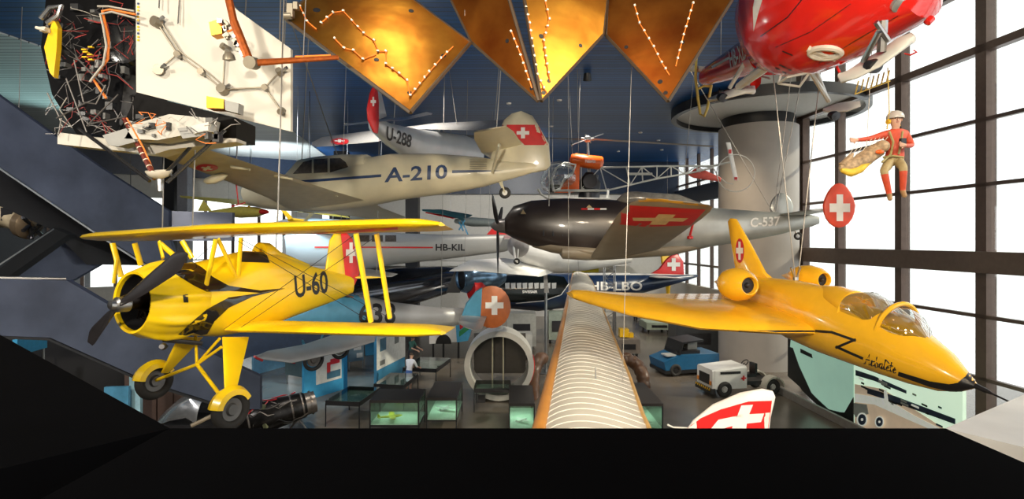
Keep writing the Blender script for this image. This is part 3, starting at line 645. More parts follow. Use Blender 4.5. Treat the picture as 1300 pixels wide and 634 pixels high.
# flowing script for the name: strokes on the fuselage side
def script(strokes, x0, y0, sx, sy, shear, drop):
    out = []
    for s_ in strokes:
        pts = []
        for i, (x, y) in enumerate(s_): pts.append((x0 + x * sx + y * shear, y0 - y * sy + x * drop))
        out.append(pts)
    return out
LET = {'A': [[(0, 0), (.12, .05), (.5, 1), (.62, 0), (.75, .1)], [(.15, .45), (.6, .45)]], 'r': [[(0, .1), (.1, .5), (.25, .42), (.4, .5)], [(.1, .5), (.1, 0), (.35, .1)]],
       'b': [[(0, .1), (.15, 1), (.12, 0), (.35, .05), (.4, .35), (.15, .45)]], 'a': [[(.4, .5), (.1, .45), (.05, .1), (.3, .05), (.42, .5), (.42, 0), (.55, .1)]],
       'l': [[(0, .1), (.2, 1), (.12, .95), (.12, .05), (.3, .1)]], 'e': [[(0, .2), (.35, .35), (.22, .52), (.05, .3), (.15, .0), (.42, .12)]], 't': [[(.1, .9), (.1, .05), (.3, .1)], [(-.05, .55), (.3, .6)]]}
fb_ = bvh_of([fu])
def ink(pts):
    o = Vector((0, 0, EYE)); w = []
    for x, y in pts:
        h, n_, _, _ = fb_.ray_cast(o, (P(x, y, 1) - o).normalized())
        if h is not None: w.append(h - (h - o).normalized() * .006)
    MB().path(w, .0085, 5).build('name_lettering', BLACK, J)
ink([(1126, 458), (1129, 462)])
xx = 0
for ch, wdt in (('A', .8), ('r', .48), ('b', .5), ('a', .58), ('l', .34), ('e', .46), ('t', .36), ('e', .46)):
    for k, s_ in enumerate(script(LET[ch], 1097 + xx * 10.2, 462 + xx * 3.25, 10.2, 13.5, 2, 3.2)):
        ink(s_)
    xx += wdt
# ================================================================ dark fighter C-537
f = Frame((3.823, 16.962, 6.907), (-.995, .096, -.011), (0, 0, 0), (-.006, .047, .999))
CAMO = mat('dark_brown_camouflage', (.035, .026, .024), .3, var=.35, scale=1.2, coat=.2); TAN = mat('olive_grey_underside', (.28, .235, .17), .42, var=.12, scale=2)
SILV = mat('dull_silver_dope', (.46, .47, .44), .35, .55, var=.15, scale=2)
K = thing('fighter', 'dark-nosed silver fighter with twin tail marked C-537', 'aircraft', f)
st = stations(f, [((640, 278), (640, 296), .12, 2), ((652, 262), (652, 303), .34, 2), ((675, 255), (675, 313), .46, 2.2), ((720, 252), (715, 322), .50, 2.4), ((775, 254), (775, 330), .52, 2.4), ((830, 257), (830, 326), .48, 2.3)])
fr_f = MB(f).loft(st, 30).build('engine_cowling', CAMO, K)
st2 = stations(f, [((822, 257), (822, 326), .50, 2.3), ((880, 262), (880, 317), .42, 2.2), ((930, 266), (930, 309), .33, 2.1), ((985, 270), (985, 299), .20, 2), ((1030, 273), (1030, 288), .08, 2), ((1040, 276), (1040, 284), .02, 2)])
fr_r = MB(f).loft(st2, 30).build('fuselage', SILV, K)
MB(f).loft(stations(f, [((708, 315), (708, 320), .2, 2.5), ((714, 312), (714, 329), .42, 3), ((745, 312), (745, 331), .44, 3), ((785, 314), (785, 329), .4, 3), ((805, 316), (805, 322), .2, 2.5)]), 24).build('radiator', TAN, K)
MB(f).loft(stations(f, [((676, 306), (676, 314), .1, 2), ((700, 306), (700, 321), .35, 2), ((760, 312), (760, 331), .5, 2), ((850, 310), (850, 325), .4, 2), ((900, 305), (900, 314), .1, 2)]), 24).build('belly_fairing', TAN, K)
tn, tt = f.on(800, 248, 'y', 4.6), f.on(914, 262, 'y', 4.6); rl, rt = f.on(750, 326, 'y', .5), f.on(836, 317, 'y', .5)
sn = []
for i, t in enumerate((0, .25, .5, .75, .9, .97, 1.0)):
    a, b = rl.lerp(tn, t), rt.lerp(tt, t); k = (0, 0, 0, 0, .05, .14, .30)[i]
    sn.append((a.lerp(b, k), b.lerp(a, k * .4), lerp(.30, .16, t) * (1, 1, 1, 1, .9, .6, .1)[i], (0, -.15, 1)))
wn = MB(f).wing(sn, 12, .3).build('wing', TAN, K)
sm = [(V(a.x, -a.y, a.z + .0), V(b.x, -b.y, b.z), t, (0, .15, 1)) for a, b, t, u in sn]; MB(f).wing(sm, 12, .3).build('wing', TAN, K)
region('wing_band', RED, K, wn, [(767, 283), (787, 260), (896, 266), (877, 286), (820, 288)], cuts=12)
CR = mat('buff_cross', (.70, .55, .28), .5)
region('cross_bar', CR, K, wn, [(803, 276), (874, 276.5), (867, 281), (804, 280)], cuts=8, off=.012); region('cross_bar', CR, K, wn, [(836, 271.5), (858, 272), (845, 285), (824, 285)], cuts=6, off=.013)
region('leading_edge_stripe', mat('ochre_stripe', (.50, .27, .03), .4), K, wn, [(792, 256), (797, 252), (845, 252), (905, 260), (895, 262), (840, 256)], cuts=12, off=.009)  # ochre camouflage edge with the wing tip highlight put into its colour
mark('registration', WHITE, K, fr_r, [(952, 289), (990, 287), (990, 275), (953, 277)], textris('C-537'), off=.01)
for i in range(4): region('rescue_stripe', RED if i % 2 == 0 else WHITE, K, fr_f, [(738 + i * 8, 264.5), (746 + i * 8, 264.5), (746 + i * 8, 266.7), (738 + i * 8, 266.7)], cuts=2)
region('warning_triangle', CR, K, fr_f, [(744, 264), (752, 264), (748, 260)], cuts=2); region('warning_triangle', CR, K, fr_f, [(661, 272), (668, 272), (664, 266)], cuts=2)
# low canopy
MB(f).loft(stations(f, [((778, 258), (780, 262), .1, 2), ((790, 245), (793, 262), .3, 2.4), ((800, 243), (803, 262), .34, 2.4), ((860, 247), (862, 268), .3, 2.2), ((900, 262), (900, 268), .1, 2)]), 20).build('canopy', mat('greenhouse_canopy', (.20, .19, .17), .2, var=.3, coat=.4), K)
# propeller: three blades, one pointing straight down across the scene
pc = f.on(640, 287, 'y', 0); MB(f).lathe([(-.05, .24), (.15, .21), (.32, .13), (.42, .04), (.43, 0)], pc, (1, 0, 0), 24).build('spinner', mat('grey_spinner', (.16, .15, .15), .35, .4), K)
PH = pc + V(.2, 0, 0)
for an in (0, 120, 240):
    a = math.radians(an + 178); blade(f, .15, PH + V(0, math.sin(a) * 1.55, math.cos(a) * 1.55), PH, .2, .07, .5).build('propeller_blade', PB, K)
# tail: tailplane with a fin on each end
MB(f).wing([((-4.3, -1.95, .35), (-5.0, -1.95, .35), .06), ((-4.2, 0, .3), (-5.1, 0, .3), .1), ((-4.3, 1.95, .25), (-5.0, 1.95, .25), .06)]).build('tailplane', SILV, K)
def rfin(cx, cy, w, h, y, m, nm):
    pts = []
    for k in range(20):
        a = 2 * math.pi * k / 20; e = 1 if math.cos(a) < 0 else .8
        pts.append(f.on(cx + w / 2 * math.sin(a) * (1 - .22 * max(0, math.cos(a))), cy - h / 2 * math.cos(a), 'y', y))
    return slab(pts, .09, f, nm, m, K)
rfin(992, 262, 30, 34, -2.0, SILV, 'fin')
rf = rfin(1065, 261, 41, 57, 2.0, mat('orange_red_paint', (.72, .07, .03), .4), 'rudder')
mark('swiss_cross', WHITE, K, rf, q4(1053, 247, 1079, 281), CROSS, off=.01)
w = f.on(1013, 300, 'y', 0); wheel(f.M, K, w, (0, 1, 0), .12, .07, RUBBER, STEEL, 'tail_wheel'); MB(f).tube(f.on(1008, 290, 'y', 0), w, .03).build('tail_wheel_leg', STEEL, K)
MB(f).tube(f.on(880, 283, 'y', .9), f.on(876, 299, 'y', .8), .035).lathe([(0, .03), (.03, .09), (.1, .09), (.12, .03)], f.on(876, 299, 'y', .8), (0, 0, -1), 10, True).build('gear_leg', RED, K)
for i in range(5): MB(f).tube(f.on(690 + i * 12, 292, 'y', .45), f.on(690 + i * 12, 300, 'y', .45), .03).build('exhaust_stub', DARKSTEEL, K)
# ================================================================ small bubble helicopter with lattice boom
f = Frame(P(740, 232, 22), (-1, .06, .02), (0, 0, 0), (0, 0, 1))
OR2 = mat('orange_enamel', (.78, .12, .01), .35, var=.05); TUBE = mat('pale_grey_tube', (.62, .62, .58), .45)
H1 = thing('helicopter', 'orange and grey helicopter with glass bubble and open lattice tail boom', 'aircraft', f)
L = lambda x, y, v=0.0: f.on(x, y, 'y', v)
bub = MB(f).loft([(L(686, 230).x, L(686, 232).z, .05, .05), (L(689, 230).x, L(689, 230).z, .45, .35), (L(697, 228).x, L(697, 226).z, .68, .6), (L(710, 225).x, L(710, 225).z, .72, .65), (L(722, 225).x, L(722, 226).z, .62, .60), (L(732, 226).x, L(732, 228).z, .45, .5)], 32).build('bubble', glassmat('bubble_perspex', (.9, .92, .92), .8), H1)
ps = [(703, 245), (711, 243), (713, 236), (719, 229), (728, 222), (731, 212), (736, 208), (735, 243), (722, 245)]
MB(f).prism([L(x, y, .42) for x, y in ps], (0, .06, 0)).build('door_panel', OR2, H1); MB(f).prism([L(x, y, -.48) for x, y in ps], (0, .06, 0)).build('door_panel', OR2, H1)
fr = MB(f); fr.path([L(x, y, .45) for x, y in ((703, 243), (700, 228), (706, 214), (717, 207), (731, 209), (728, 219), (717, 227), (711, 240), (703, 243))], .05); fr.build('door_frame', WHITE, H1)
MB(f).box(L(716, 241), (1.2, .9, .3)).box(L(722, 232), (.15, .8, .6)).build('seat', mat('dark_seat', (.05, .05, .05), .7), H1)
MB(f).lathe([(-.05, 0), (0, .2), (.06, .25), (1.12, .25), (1.2, .2), (1.25, 0)], L(763, 208, .3), (1, 0, .12), 20).build('fuel_tank', OR2, H1)
MB(f).lathe([(-.05, 0), (0, .2), (.06, .25), (1.12, .25), (1.2, .2), (1.25, 0)], L(765, 207, -.35), (1, 0, .12), 20).build('fuel_tank', OR2, H1)
MB(f).lathe([(-.6, .42), (.1, .45), (.3, .3), (.5, .15)], L(748, 235), (0, 0, 1), 16, True).lathe([(-.55, .28), (.55, .28)], L(748, 232), (0, 1, 0), 14, True).tube(L(752, 243, .3), L(757, 222, .3), .1).build('engine', DARKSTEEL, H1)
MB(f).tube(L(748, 222), L(746, 180), .07, .05).lathe([(-.12, .08), (-.05, .16), (.08, .14), (.15, .05)], L(746, 177), (0, 0, 1), 14, True).tube(L(738, 176), L(754, 177), .05).tube(L(743, 171), L(750, 182), .03).build('rotor_mast', STEEL, H1)
BL = mat('grey_rotor_blade', (.25, .23, .2), .4, .4)
MB(f).wing([(L(752, 177) + V(0, -.12, 0), L(752, 177) + V(0, .16, 0), .05), (L(905, 186, 1.2) + V(0, -.15, 0), L(905, 186, 1.2) + V(0, .16, 0), .04)], up=(0, 0, 1)).build('rotor_blade', BL, H1)
MB(f).wing([(L(740, 177) + V(0, -.12, 0), L(740, 177) + V(0, .16, 0), .05), (L(560, 172, -1.2) + V(0, -.15, 0), L(560, 172, -1.2) + V(0, .16, 0), .04)]).build('rotor_blade', BLACK, H1)
MB(f).tube(L(726, 184, .9), L(766, 170, -.9), .015).lathe([(-.05, 0), (0, .05), (.15, .05), (.2, 0)], L(726, 184, .9), (0, 1, 0), 8).build('stabiliser_bar', STEEL, H1)
# lattice boom: four longerons, frames and diagonals
bm_ = MB(f); tops = [(738, 211), (762, 213), (795, 212), (815, 212), (834, 211), (852, 211), (869, 211), (885, 211), (905, 211)]; bots = [(738, 240), (770, 242), (800, 235), (816, 231), (834, 227), (852, 224), (869, 221), (885, 218), (905, 213)]
for s_ in (-1, 1):
    w = lambda i: (.35, .34, .28, .25, .2, .17, .13, .1, .05)[i] * s_
    T = [L(*p, w(i)) for i, p in enumerate(tops)]; B_ = [L(*p, w(i)) for i, p in enumerate(bots)]
    bm_.path(T, .035, 6); bm_.path(B_, .035, 6)
    for i in range(len(T)):
        bm_.tube(T[i], B_[i], .025, n=5)
        if i < len(T) - 1: bm_.tube(*((T[i], B_[i + 1]) if i % 2 else (B_[i], T[i + 1])), .022, n=5)
for i, p in enumerate(tops): bm_.tube(L(*p, (.35, .34, .28, .25, .2, .17, .13, .1, .05)[i]), L(*p, -(.35, .34, .28, .25, .2, .17, .13, .1, .05)[i]), .02, n=5)
bm_.tube(L(797, 221, .25), L(828, 221, .22), .05); bm_.build('tail_boom', TUBE, H1)
MB(f).tube(L(905, 211), L(931, 205), .04).path([L(905, 213), L(912, 224), L(922, 232), L(931, 234)], .02).torus(L(934, 220, .3), (0, 1, 0), .72, .02, 24, 6).build('tail_guard', TUBE, H1)
tr = MB(f).wing([(L(924, 181, .3) + V(.08, 0, 0), L(924, 181, .3) + V(-.1, 0, 0), .03, (0, 1, 0)), (L(934, 229, .3) + V(.08, 0, 0), L(934, 229, .3) + V(-.1, 0, 0), .03, (0, 1, 0))]).build('tail_rotor_blade', WHITE, H1)
for a, b in ((181, 186), (190, 195), (217, 222), (225, 229)): region('rotor_stripe', RED, H1, tr, [(921, a), (936, a), (936, b), (921, b)], cuts=4, off=.01)
RS = mat('faded_red', (.70, .10, .07), .5)
fs = slab([L(873, 222), L(882, 214), (L(888, 213)), L(916, 226), L(915, 231), L(880, 226)], .06, f, 'tail_surface', RS, H1)
mark('swiss_cross', WHITE, H1, fs, q4(884, 212, 892, 219), CROSS, off=.01)
sk = MB(f)
for v in (-.9, .9):
    sk.path([L(683, 240, v), L(687, 247, v), L(695, 252, v), L(775, 253, v)], .045, 8)
for px in (722, 771):
    sk.path([L(px, 253, .9), L(px + 1, 243, .5), L(px + 1, 241, 0), L(px + 1, 243, -.5), L(px, 253, -.9)], .05, 8)
sk.tube(L(705, 242, .5), L(770, 242, .5), .05).tube(L(705, 242, -.5), L(770, 242, -.5), .05); sk.build('landing_skid', TUBE, H1)
mark('lettering', WHITE, H1, [bpy.data.objects['fuel_tank']], q4(743, 202, 756, 207), textris('Heliswiss'), off=.01, cuts=4)

# ================================================================ red rescue helicopter HB-XDF overhead
RH = mat('red_helicopter_paint', (.66, .018, .012), .16, var=.10, scale=4, coat=.6)
f = Frame(P(1065, 20, 9.0), (.62, -.76, .14), (0, 0, 0), (-.22, .03, .97))
H2 = thing('helicopter', 'large red rescue helicopter marked HB-XDF hanging at the upper right', 'aircraft', f)
L = lambda x, y, v=0.0: f.on(x, y, 'y', v)
def WP(x, y, D): return f.I @ P(x, y, D)
def blob(name, rows, m, n=32, par=H2, e=2.2, asp=1.0, side=None):
    """hull through upper and lower outline points at given depths"""
    rs = []
    for (tx, ty, bx, by, D, hw) in rows:
        a = P(tx, ty, D); b = P(bx, by, D); c = (a + b) / 2; up = (a - b) / 2; rs.append((c, up, hw))
    out = []
    for i, (c, up, hw) in enumerate(rs):
        d = (rs[min(i + 1, len(rs) - 1)][0] - rs[max(0, i - 1)][0]).normalized(); sd = d.cross(up).normalized() * hw
        out.append([c + up * math.copysign(abs(math.sin(t)) ** (2 / e), math.sin(t)) + sd * math.copysign(abs(math.cos(t)) ** (2 / e), math.cos(t)) for t in [2 * math.pi * k / n for k in range(n)]])
    return MB().rings(out).build(name, m, par)
# cabin hull, seen from below: tail end at the left, nose at the right
hull = blob('hull', [(956, 22, 976, 72, 10.6, .35), (958, -15, 990, 90, 10.3, .6), (970, -50, 1013, 97, 9.9, .75), (1000, -80, 1043, 92, 9.3, .8), (1045, -100, 1083, 76, 8.7, .8), (1090, -100, 1128, 53, 8.2, .75), (1125, -90, 1163, 34, 7.9, .6), (1150, -70, 1182, 22, 7.7, .45), (1172, -40, 1190, 0, 7.6, .15)], RH)
boom = blob('tail_boom', [(897, 86, 893, 108, 14.0, .16), (915, 74, 915, 104, 13.2, .26), (950, 48, 958, 95, 12.0, .38), (975, 25, 985, 95, 11.0, .5)], RH)
mark('registration', WHITE, H2, boom, [(928, 86), (952, 72), (949, 50), (925, 66)], textris('HB-XDF'), off=.01)
stripe('registration_line', WHITE, H2, boom, [(905, 85), (925, 74)], 3, cuts=6)
region('white_band', WHITE, H2, hull, [(956, 10), (962, -20), (974, -20), (964, 14), (957, 40)], cuts=8)
stripe('panel_seam', BLACK, H2, hull, [(966, 46), (1000, 22), (1018, 0)], 1.2, cuts=12); stripe('panel_seam', DARKSTEEL, H2, hull, [(1040, 80), (1085, 52), (1140, 20)], .8, cuts=14); stripe('panel_seam', DARKSTEEL, H2, hull, [(985, 60), (1030, 40), (1080, 5)], .8, cuts=14)
for a, b in (((990, 82), (1004, 89)), ((985, 86), (998, 93)), ((994, 65), (1006, 70))): stripe('cooling_slot', BLACK, H2, hull, [a, b], 1.6, cuts=3)
lampm = MB(); c = P(1139, 5, 7.65); lampm.lathe([(0, .10), (.05, .10), (.06, .085)], c, (0.1, -.7, -.7), 20, True); lampm.build('landing_light', mat('lamp_glass', (.5, .52, .5), .1, .6), H2)
MB().tube(P(1004, 20, 8.9), P(1012, 11, 8.9), .012).tube(P(1012, 11, 8.9), P(1030, 16, 8.6), .012).tube(P(1004, 20, 8.9), P(1022, 25, 8.6), .012).path([P(1030, 16, 8.6), P(1037, 12, 8.5)], .012).build('step', mat('pink_step', (.8, .3, .25), .5), H2)
# cargo hook ring, struts and pontoon skis
hb = bvh_of([hull]); o_ = Vector((0, 0, EYE)); hit = lambda x, y: hb.ray_cast(o_, (P(x, y, 1) - o_).normalized())[0]
HK = mat('ivory_metal', (.62, .58, .5), .4)
MB().path([hit(1048 + 19 * math.cos(a), 67 - 6.5 * math.sin(a)) for a in [2 * math.pi * k / 28 for k in range(29)]], .055, 8).build('hook_ring', HK, H2)
MB().tube(hit(1026, 61), hit(1062, 74), .06).tube(hit(1040, 73), hit(1066, 70), .05).build('cargo_hook', HK, H2)
IV = mat('ivory_ski', (.66, .66, .62), .35, var=.06)
for (a, b, c_, d, D0, D1, nm) in ((None,) * 7,): pass
def ski(pts, hole, nm):
    """curved ski: (x, y, depth, half width)"""
    rs = []
    for i, (x, y, D, w) in enumerate(pts):
        c = P(x, y, D); d = (P(*pts[min(i + 1, len(pts) - 1)][:3]) - P(*pts[max(0, i - 1)][:3])).normalized(); s_ = V(.35, .75, .55); s_ = (s_ - d * s_.dot(d)).normalized(); n_ = d.cross(s_)
        rs.append([c + s_ * (w * math.cos(t)) + n_ * (.05 * math.sin(t)) for t in [2 * math.pi * k / 20 for k in range(20)]])
    o = MB().rings(rs).build('ski', IV, H2, angle=60)
    h = P(*hole); MB().lathe([(-.10, .0), (-.09, .07), (.0, .10), (.05, .09), (.06, .0)], h, (.3, -.8, -.4), 20, sx=1.3).build('ski_wheel', DARKSTEEL, o)
    return o
ski([(1066, 97, 8.1, .04), (1074, 97, 8.0, .15), (1092, 88, 7.8, .24), (1118, 74, 7.6, .26), (1140, 58, 7.4, .24), (1155, 50, 7.3, .18), (1160, 50, 7.25, .04)], (1109, 84, 7.6), 0)
ski([(900, 127, 12.2, .04), (920, 121, 12.0, .22), (940, 115, 11.8, .26), (952, 114, 11.7, .22), (957, 117, 11.6, .05)], (917, 124, 11.85), 0)
ski([(1046, 140, 12.0, .04), (1060, 137, 11.8, .2), (1078, 135, 11.6, .24), (1092, 132, 11.5, .1)], (1059, 147, 11.6), 0)
st_ = MB(); st_.tube(P(1121, 26, 7.4), P(1119, 66, 7.5), .06).tube(P(1112, 28, 7.3), P(1128, 52, 7.4), .035).tube(P(1116, 40, 7.3), P(1096, 78, 7.7), .04).build('undercarriage_leg', STEEL, H2)
MB().tube(P(973, 84, 10.2), P(938, 110, 11.8), .10, .08).build('undercarriage_leg', IV, H2); MB().tube(P(950, 72, 11.4), P(926, 112, 11.9), .045).build('undercarriage_leg', IV, H2)
MB().tube(P(1028, 88, 9.6), P(1052, 128, 11.4), .05).tube(P(1035, 86, 9.5), P(1048, 118, 11), .03).build('undercarriage_leg', IV, H2)
MB().prism([P(957, 95, 12.3), P(967, 93, 12.2), P(966, 106, 12.2), P(958, 116, 12.3), P(952, 112, 12.3)], (0, .06, 0)).build('tail_fin', RH, H2)
MB().tube(P(862, 86, 14), P(905, 89, 13.9), .09, .07).build('tailplane', IV, H2)
MB().prism([P(944, 30, 12.3), P(949, 21, 12.3), P(956, 24, 12.2), P(956, 36, 12.2), P(950, 40, 12.3)], (0, .06, 0)).build('tail_fin', RH, H2)
mb = MB(); mb.path([P(897, 108, 14), P(930, 98, 13.4), P(958, 95, 12.4), P(978, 100, 11)], .02)
mb.build('tail_guard', IV, H2)
ylw = mat('yellow_rope', (.75, .55, .12), .6)
MB().path([P(884, 70, 13.8), P(883, 100, 13.8), P(886, 125, 13.8), P(889, 145, 13.8), P(894, 148, 13.8), P(898, 138, 13.8), P(903, 108, 13.8)], .035).path([P(886, 113, 13.8), P(894, 109, 13.8), P(903, 110, 13.8)], .03).build('tail_skid_loop', ylw, H2)
mb = MB(); q = [P(988, 106, 9.8), P(1015, 110, 9.6), P(1028, 92, 9.3), P(1000, 98, 9.5)]; [mb.tube(q[i], q[(i + 1) % 4], .02) for i in range(4)]; mb.tube(q[0], P(992, 94, 9.8), .02).tube(q[2], P(1032, 84, 9.3), .02); mb.build('rescue_platform', TUBE, H2)
mb = MB(); mb.path([P(1160, 64, 7.9), P(1164, 66, 7.9), P(1156, 70, 7.95), P(1148, 68, 8)], .012).tube(P(1066, 80, 8.8), P(1100, 62, 8.5), .03).tube(P(1066, 92, 8.9), P(1062, 84, 8.9), .02); mb.build('side_rail', RH, H2)
MB().lathe([(0, .0), (.03, .05), (.12, .05), (.15, 0)], P(1175, 31, 7.6), (.5, 0, .5), 12).build('marker_lamp', RH, H2)
mb = MB()
for i in range(7): mb.tube(P(1090 + i * 6.5, 103 - i * 2.2, 9.3), P(1086 + i * 6.6, 119 - i * 2.5, 9.5), .012, n=5)
mb.path([P(1085, 120, 9.5), P(1130, 103, 9.5)], .01); mb.build('rope_ladder', ylw, H2)
# hoist line carrying the rescuer
tag(MB().tube(P(1127, 86, 9.1), P(1129, 141, 9.1), .008, n=6).build('hoist_rope', ylw), 'yellow hoist rope from the red helicopter down to the hanging figure', 'rope')

# ================================================================ silver parasol-wing aircraft U-288, nose away from the viewer
SIL2 = mat('bright_silver_dope', (.60, .61, .62), .32, .35, var=.08, scale=2)
U8 = thing('parasol_monoplane', 'silver braced monoplane with red rudder marked U-288 seen from behind', 'aircraft', V(*P(520, 185, 17)))
def blob2(name, rows, m, par, n=24, e=2.1): return blob(name, rows, m, n, par, e)
fz = blob2('fuselage', [(470, 148, 469, 152, 13.2, .05), (478, 150, 474, 168, 13.8, .16), (500, 158, 494, 186, 15, .27), (530, 164, 522, 205, 16.5, .38), (560, 168, 552, 216, 18, .45), (590, 172, 580, 224, 19.5, .5), (606, 178, 598, 222, 20.4, .4)], SIL2, U8)
mark('registration', BLACK, U8, fz, [(490, 177), (521, 188), (523, 172), (491, 160)], textris('U-288'), off=.012)
def wslab(pts, D, th, name, m, par): return MB().prism([P(x, y, d) for (x, y), d in zip(pts, D)], th).build(name, m, par, smooth=False)
def tslab(name, m, par, pts, D0, D1, th=.03):
    xs = [p[0] for p in pts]; x0, x1 = min(xs), max(xs)
    q = [P(x, y, 1 / (1 / D0 + (1 / D1 - 1 / D0) * (x - x0) / (x1 - x0))) for x, y in pts]; nn = (q[1] - q[0]).cross(q[2] - q[0]).normalized(); c = sum(q, Vector()) / len(q)
    ring = lambda s, o: [c + (p - c) * s + nn * o for p in q]
    return MB().rings([ring(.93, -th), ring(1, -th * .4), ring(1, th * .4), ring(.93, th)]).build(name, m, par, angle=50)
tslab('fin', SIL2, U8, [(478, 110), (483, 118), (490, 148), (480, 152), (478, 130)], 13.5, 14)
rr = tslab('rudder', RED, U8, [(474, 109), (478, 110), (480, 130), (480, 160), (479, 170), (474, 168), (467, 152), (466, 138), (470, 118)], 13, 13.5)
mark('swiss_cross', WHITE, U8, rr, q4(470, 123, 477, 135), CROSS, off=.008)
MB().wing([(P(480, 153, 14.6), P(478, 155, 13.6), .07), (P(515, 150, 14.4), P(512, 153, 13.3), .07), (P(541, 143, 14.1), P(545, 146, 13.4), .05), (P(549, 144, 13.9), P(548, 146, 13.5), .02)]).build('tailplane', SIL2, U8)
MB().wing([(P(476, 154, 14.8), P(474, 156, 13.8), .06), (P(440, 158, 15.2), P(436, 160, 14.2), .04)]).build('tailplane', SIL2, U8)
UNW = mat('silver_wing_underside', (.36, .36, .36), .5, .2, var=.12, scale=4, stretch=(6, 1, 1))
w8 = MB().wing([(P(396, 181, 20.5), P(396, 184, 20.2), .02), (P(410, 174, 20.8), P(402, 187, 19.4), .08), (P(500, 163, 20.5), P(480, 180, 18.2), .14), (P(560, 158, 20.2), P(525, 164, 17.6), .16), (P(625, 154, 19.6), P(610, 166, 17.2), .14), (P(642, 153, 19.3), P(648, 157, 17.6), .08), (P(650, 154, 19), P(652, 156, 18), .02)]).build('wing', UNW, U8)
mark('roundel', RED, U8, w8, q4(420, 176, 443, 184), disc(), off=.015); mark('roundel_cross', WHITE, U8, w8, q4(425, 178, 438, 182), CROSS, off=.03)
for a, b in (((558, 163), (532, 182)), ((558, 165), (545, 195)), ((566, 170), (552, 197)), ((556, 164), (540, 180))): MB().tube(P(*a, 18), P(*b, 17.4), .03).build('wing_strut', SIL2, U8)
# ================================================================ silver cabin plane HB-KIL
G1 = mat('pale_silver_paint', (.42, .42, .40), .4, .25, var=.06, scale=1.5)
KI = thing('monoplane', 'silver-grey light aeroplane with a red line marked HB-KIL', 'aircraft', V(*P(560, 345, 27)))
kf = blob2('fuselage', [(360, 300, 362, 335, 25.0, .3), (385, 292, 388, 350, 25.5, .65), (430, 289, 432, 349, 26, .75), (500, 296, 500, 336, 26.6, .6), (560, 298, 560, 330, 27.2, .45), (640, 298, 640, 320, 28, .22), (668, 299, 668, 310, 28.4, .08)], G1, KI, e=3.2)
mark('registration', BLACK, KI, kf, q4(553, 310, 590.5, 318.5), textris('HB-KIL'), off=.015)
stripe('red_line', RED, KI, kf, [(400, 314), (500, 314.3), (549, 314.5)], [2, 2, 1.8], off=.012, cuts=14)
for i in range(3): region('cabin_window', WIN, KI, kf, [(455 + i * 17, 299), (469 + i * 17, 299), (469 + i * 17, 307), (455 + i * 17, 307)], cuts=3, off=.012)
tslab('fin', RED, KI, [(616, 300), (630, 284), (640, 282), (652, 298), (652, 301)], 27.8, 28.2, .04)
MB().wing([(P(590, 300, 29.5), P(612, 302, 29.5), .05), (P(640, 300, 27.9), P(655, 301, 27.9), .08), (P(640, 304, 26), P(662, 305, 26), .05)]).build('tailplane', G1, KI)
# ================================================================ white light aircraft with grey propeller disc hub behind the fighter's nose
WL = thing('light_aeroplane', 'white low-wing light aircraft with a small nosewheel under the fighter nose', 'aircraft', V(*P(680, 345, 25)))
blob2('fuselage', [(648, 312, 648, 322, 24, .2), (660, 306, 662, 332, 24.3, .5), (690, 300, 694, 346, 25, .65), (740, 306, 742, 344, 26, .55), (800, 318, 800, 334, 27, .2)], WHITE, WL)
MB().wing([(P(570, 345, 21.5), P(598, 330, 23.5), .05), (P(600, 344, 22), P(640, 328, 24.5), .2), (P(682, 351, 24), P(720, 338, 26), .3)]).build('wing', WHITE, WL)
MB().lathe([(-.1, .5), (.0, .52), (.25, .42), (.5, .1)], P(658, 312, 24), (-.5, -.8, 0), 20, True).build('cowling', mat('grey_cowl', (.30, .28, .27), .5), WL)
wheel(None, WL, P(656, 332, 23.4), (0, 1, 0), .14, .09, RUBBER, STEEL); MB().tube(P(652, 312, 23.6), P(654, 332, 23.4), .05).tube(P(658, 316, 23.6), P(657, 332, 23.4), .03).build('nose_leg', WHITE, WL)
# ================================================================ blue and silver monoplane 638
BL5 = mat('light_blue_paint', (.10, .34, .52), .4, var=.08); G2 = mat('silver_dope', (.42, .42, .42), .4, .35, var=.1, scale=2)
P6 = thing('parasol_monoplane', 'light blue and silver monoplane numbered 638 with rust-red rudder', 'aircraft', V(*P(500, 400, 18)))
fb = blob2('fuselage_nose', [(352, 388, 350, 420, 15.4, .42), (372, 378, 368, 424, 15.8, .55), (410, 372, 405, 422, 16.4, .55), (452, 375, 446, 418, 17.0, .5), (462, 378, 456, 416, 17.2, .48)], BL5, P6)
fc = blob2('fuselage', [(454, 374, 448, 418, 17.1, .50), (500, 384, 498, 420, 17.8, .42), (550, 390, 550, 418, 18.6, .32), (600, 392, 600, 410, 19.4, .14), (620, 393, 620, 402, 19.7, .04)], G2, P6)
mark('lettering', BLACK, P6, [fc, fb], [(455, 410), (502, 412), (502, 386), (456, 386)], textris('638'), off=.01) if 0 else None
for i, ch in enumerate('638'): mark('digit', BLACK, P6, [fc, fb], [(455 + i * 16.5, 411), (469 + i * 16.5, 411.5), (469 + i * 16.5, 385.5), (456 + i * 16.5, 385.5)], textris(ch), off=.012)
r6 = tslab('rudder', mat('rust_red_paint', (.50, .13, .03), .45), P6, [(622 + 24 * math.cos(a) + 2, 390 - 27 * math.sin(a)) for a in [2 * math.pi * k / 24 for k in range(24)]], 19, 19.8, .05)
tslab('fin', BL5, P6, [(586, 402), (592, 385), (604, 370), (612, 365), (610, 402)], 18.7, 19.0, .05)
mark('swiss_cross', WHITE, P6, r6, q4(616, 376, 639, 400), CROSS, off=.012)
MB().wing([(P(575, 396, 20.5), P(600, 398, 20.5), .06), (P(585, 400, 19.2), P(618, 402, 19.2), .1), (P(582, 411, 16.9), P(612, 418, 16.9), .08), (P(590, 416, 16.6), P(604, 420, 16.6), .02)]).build('tailplane', G2, P6)
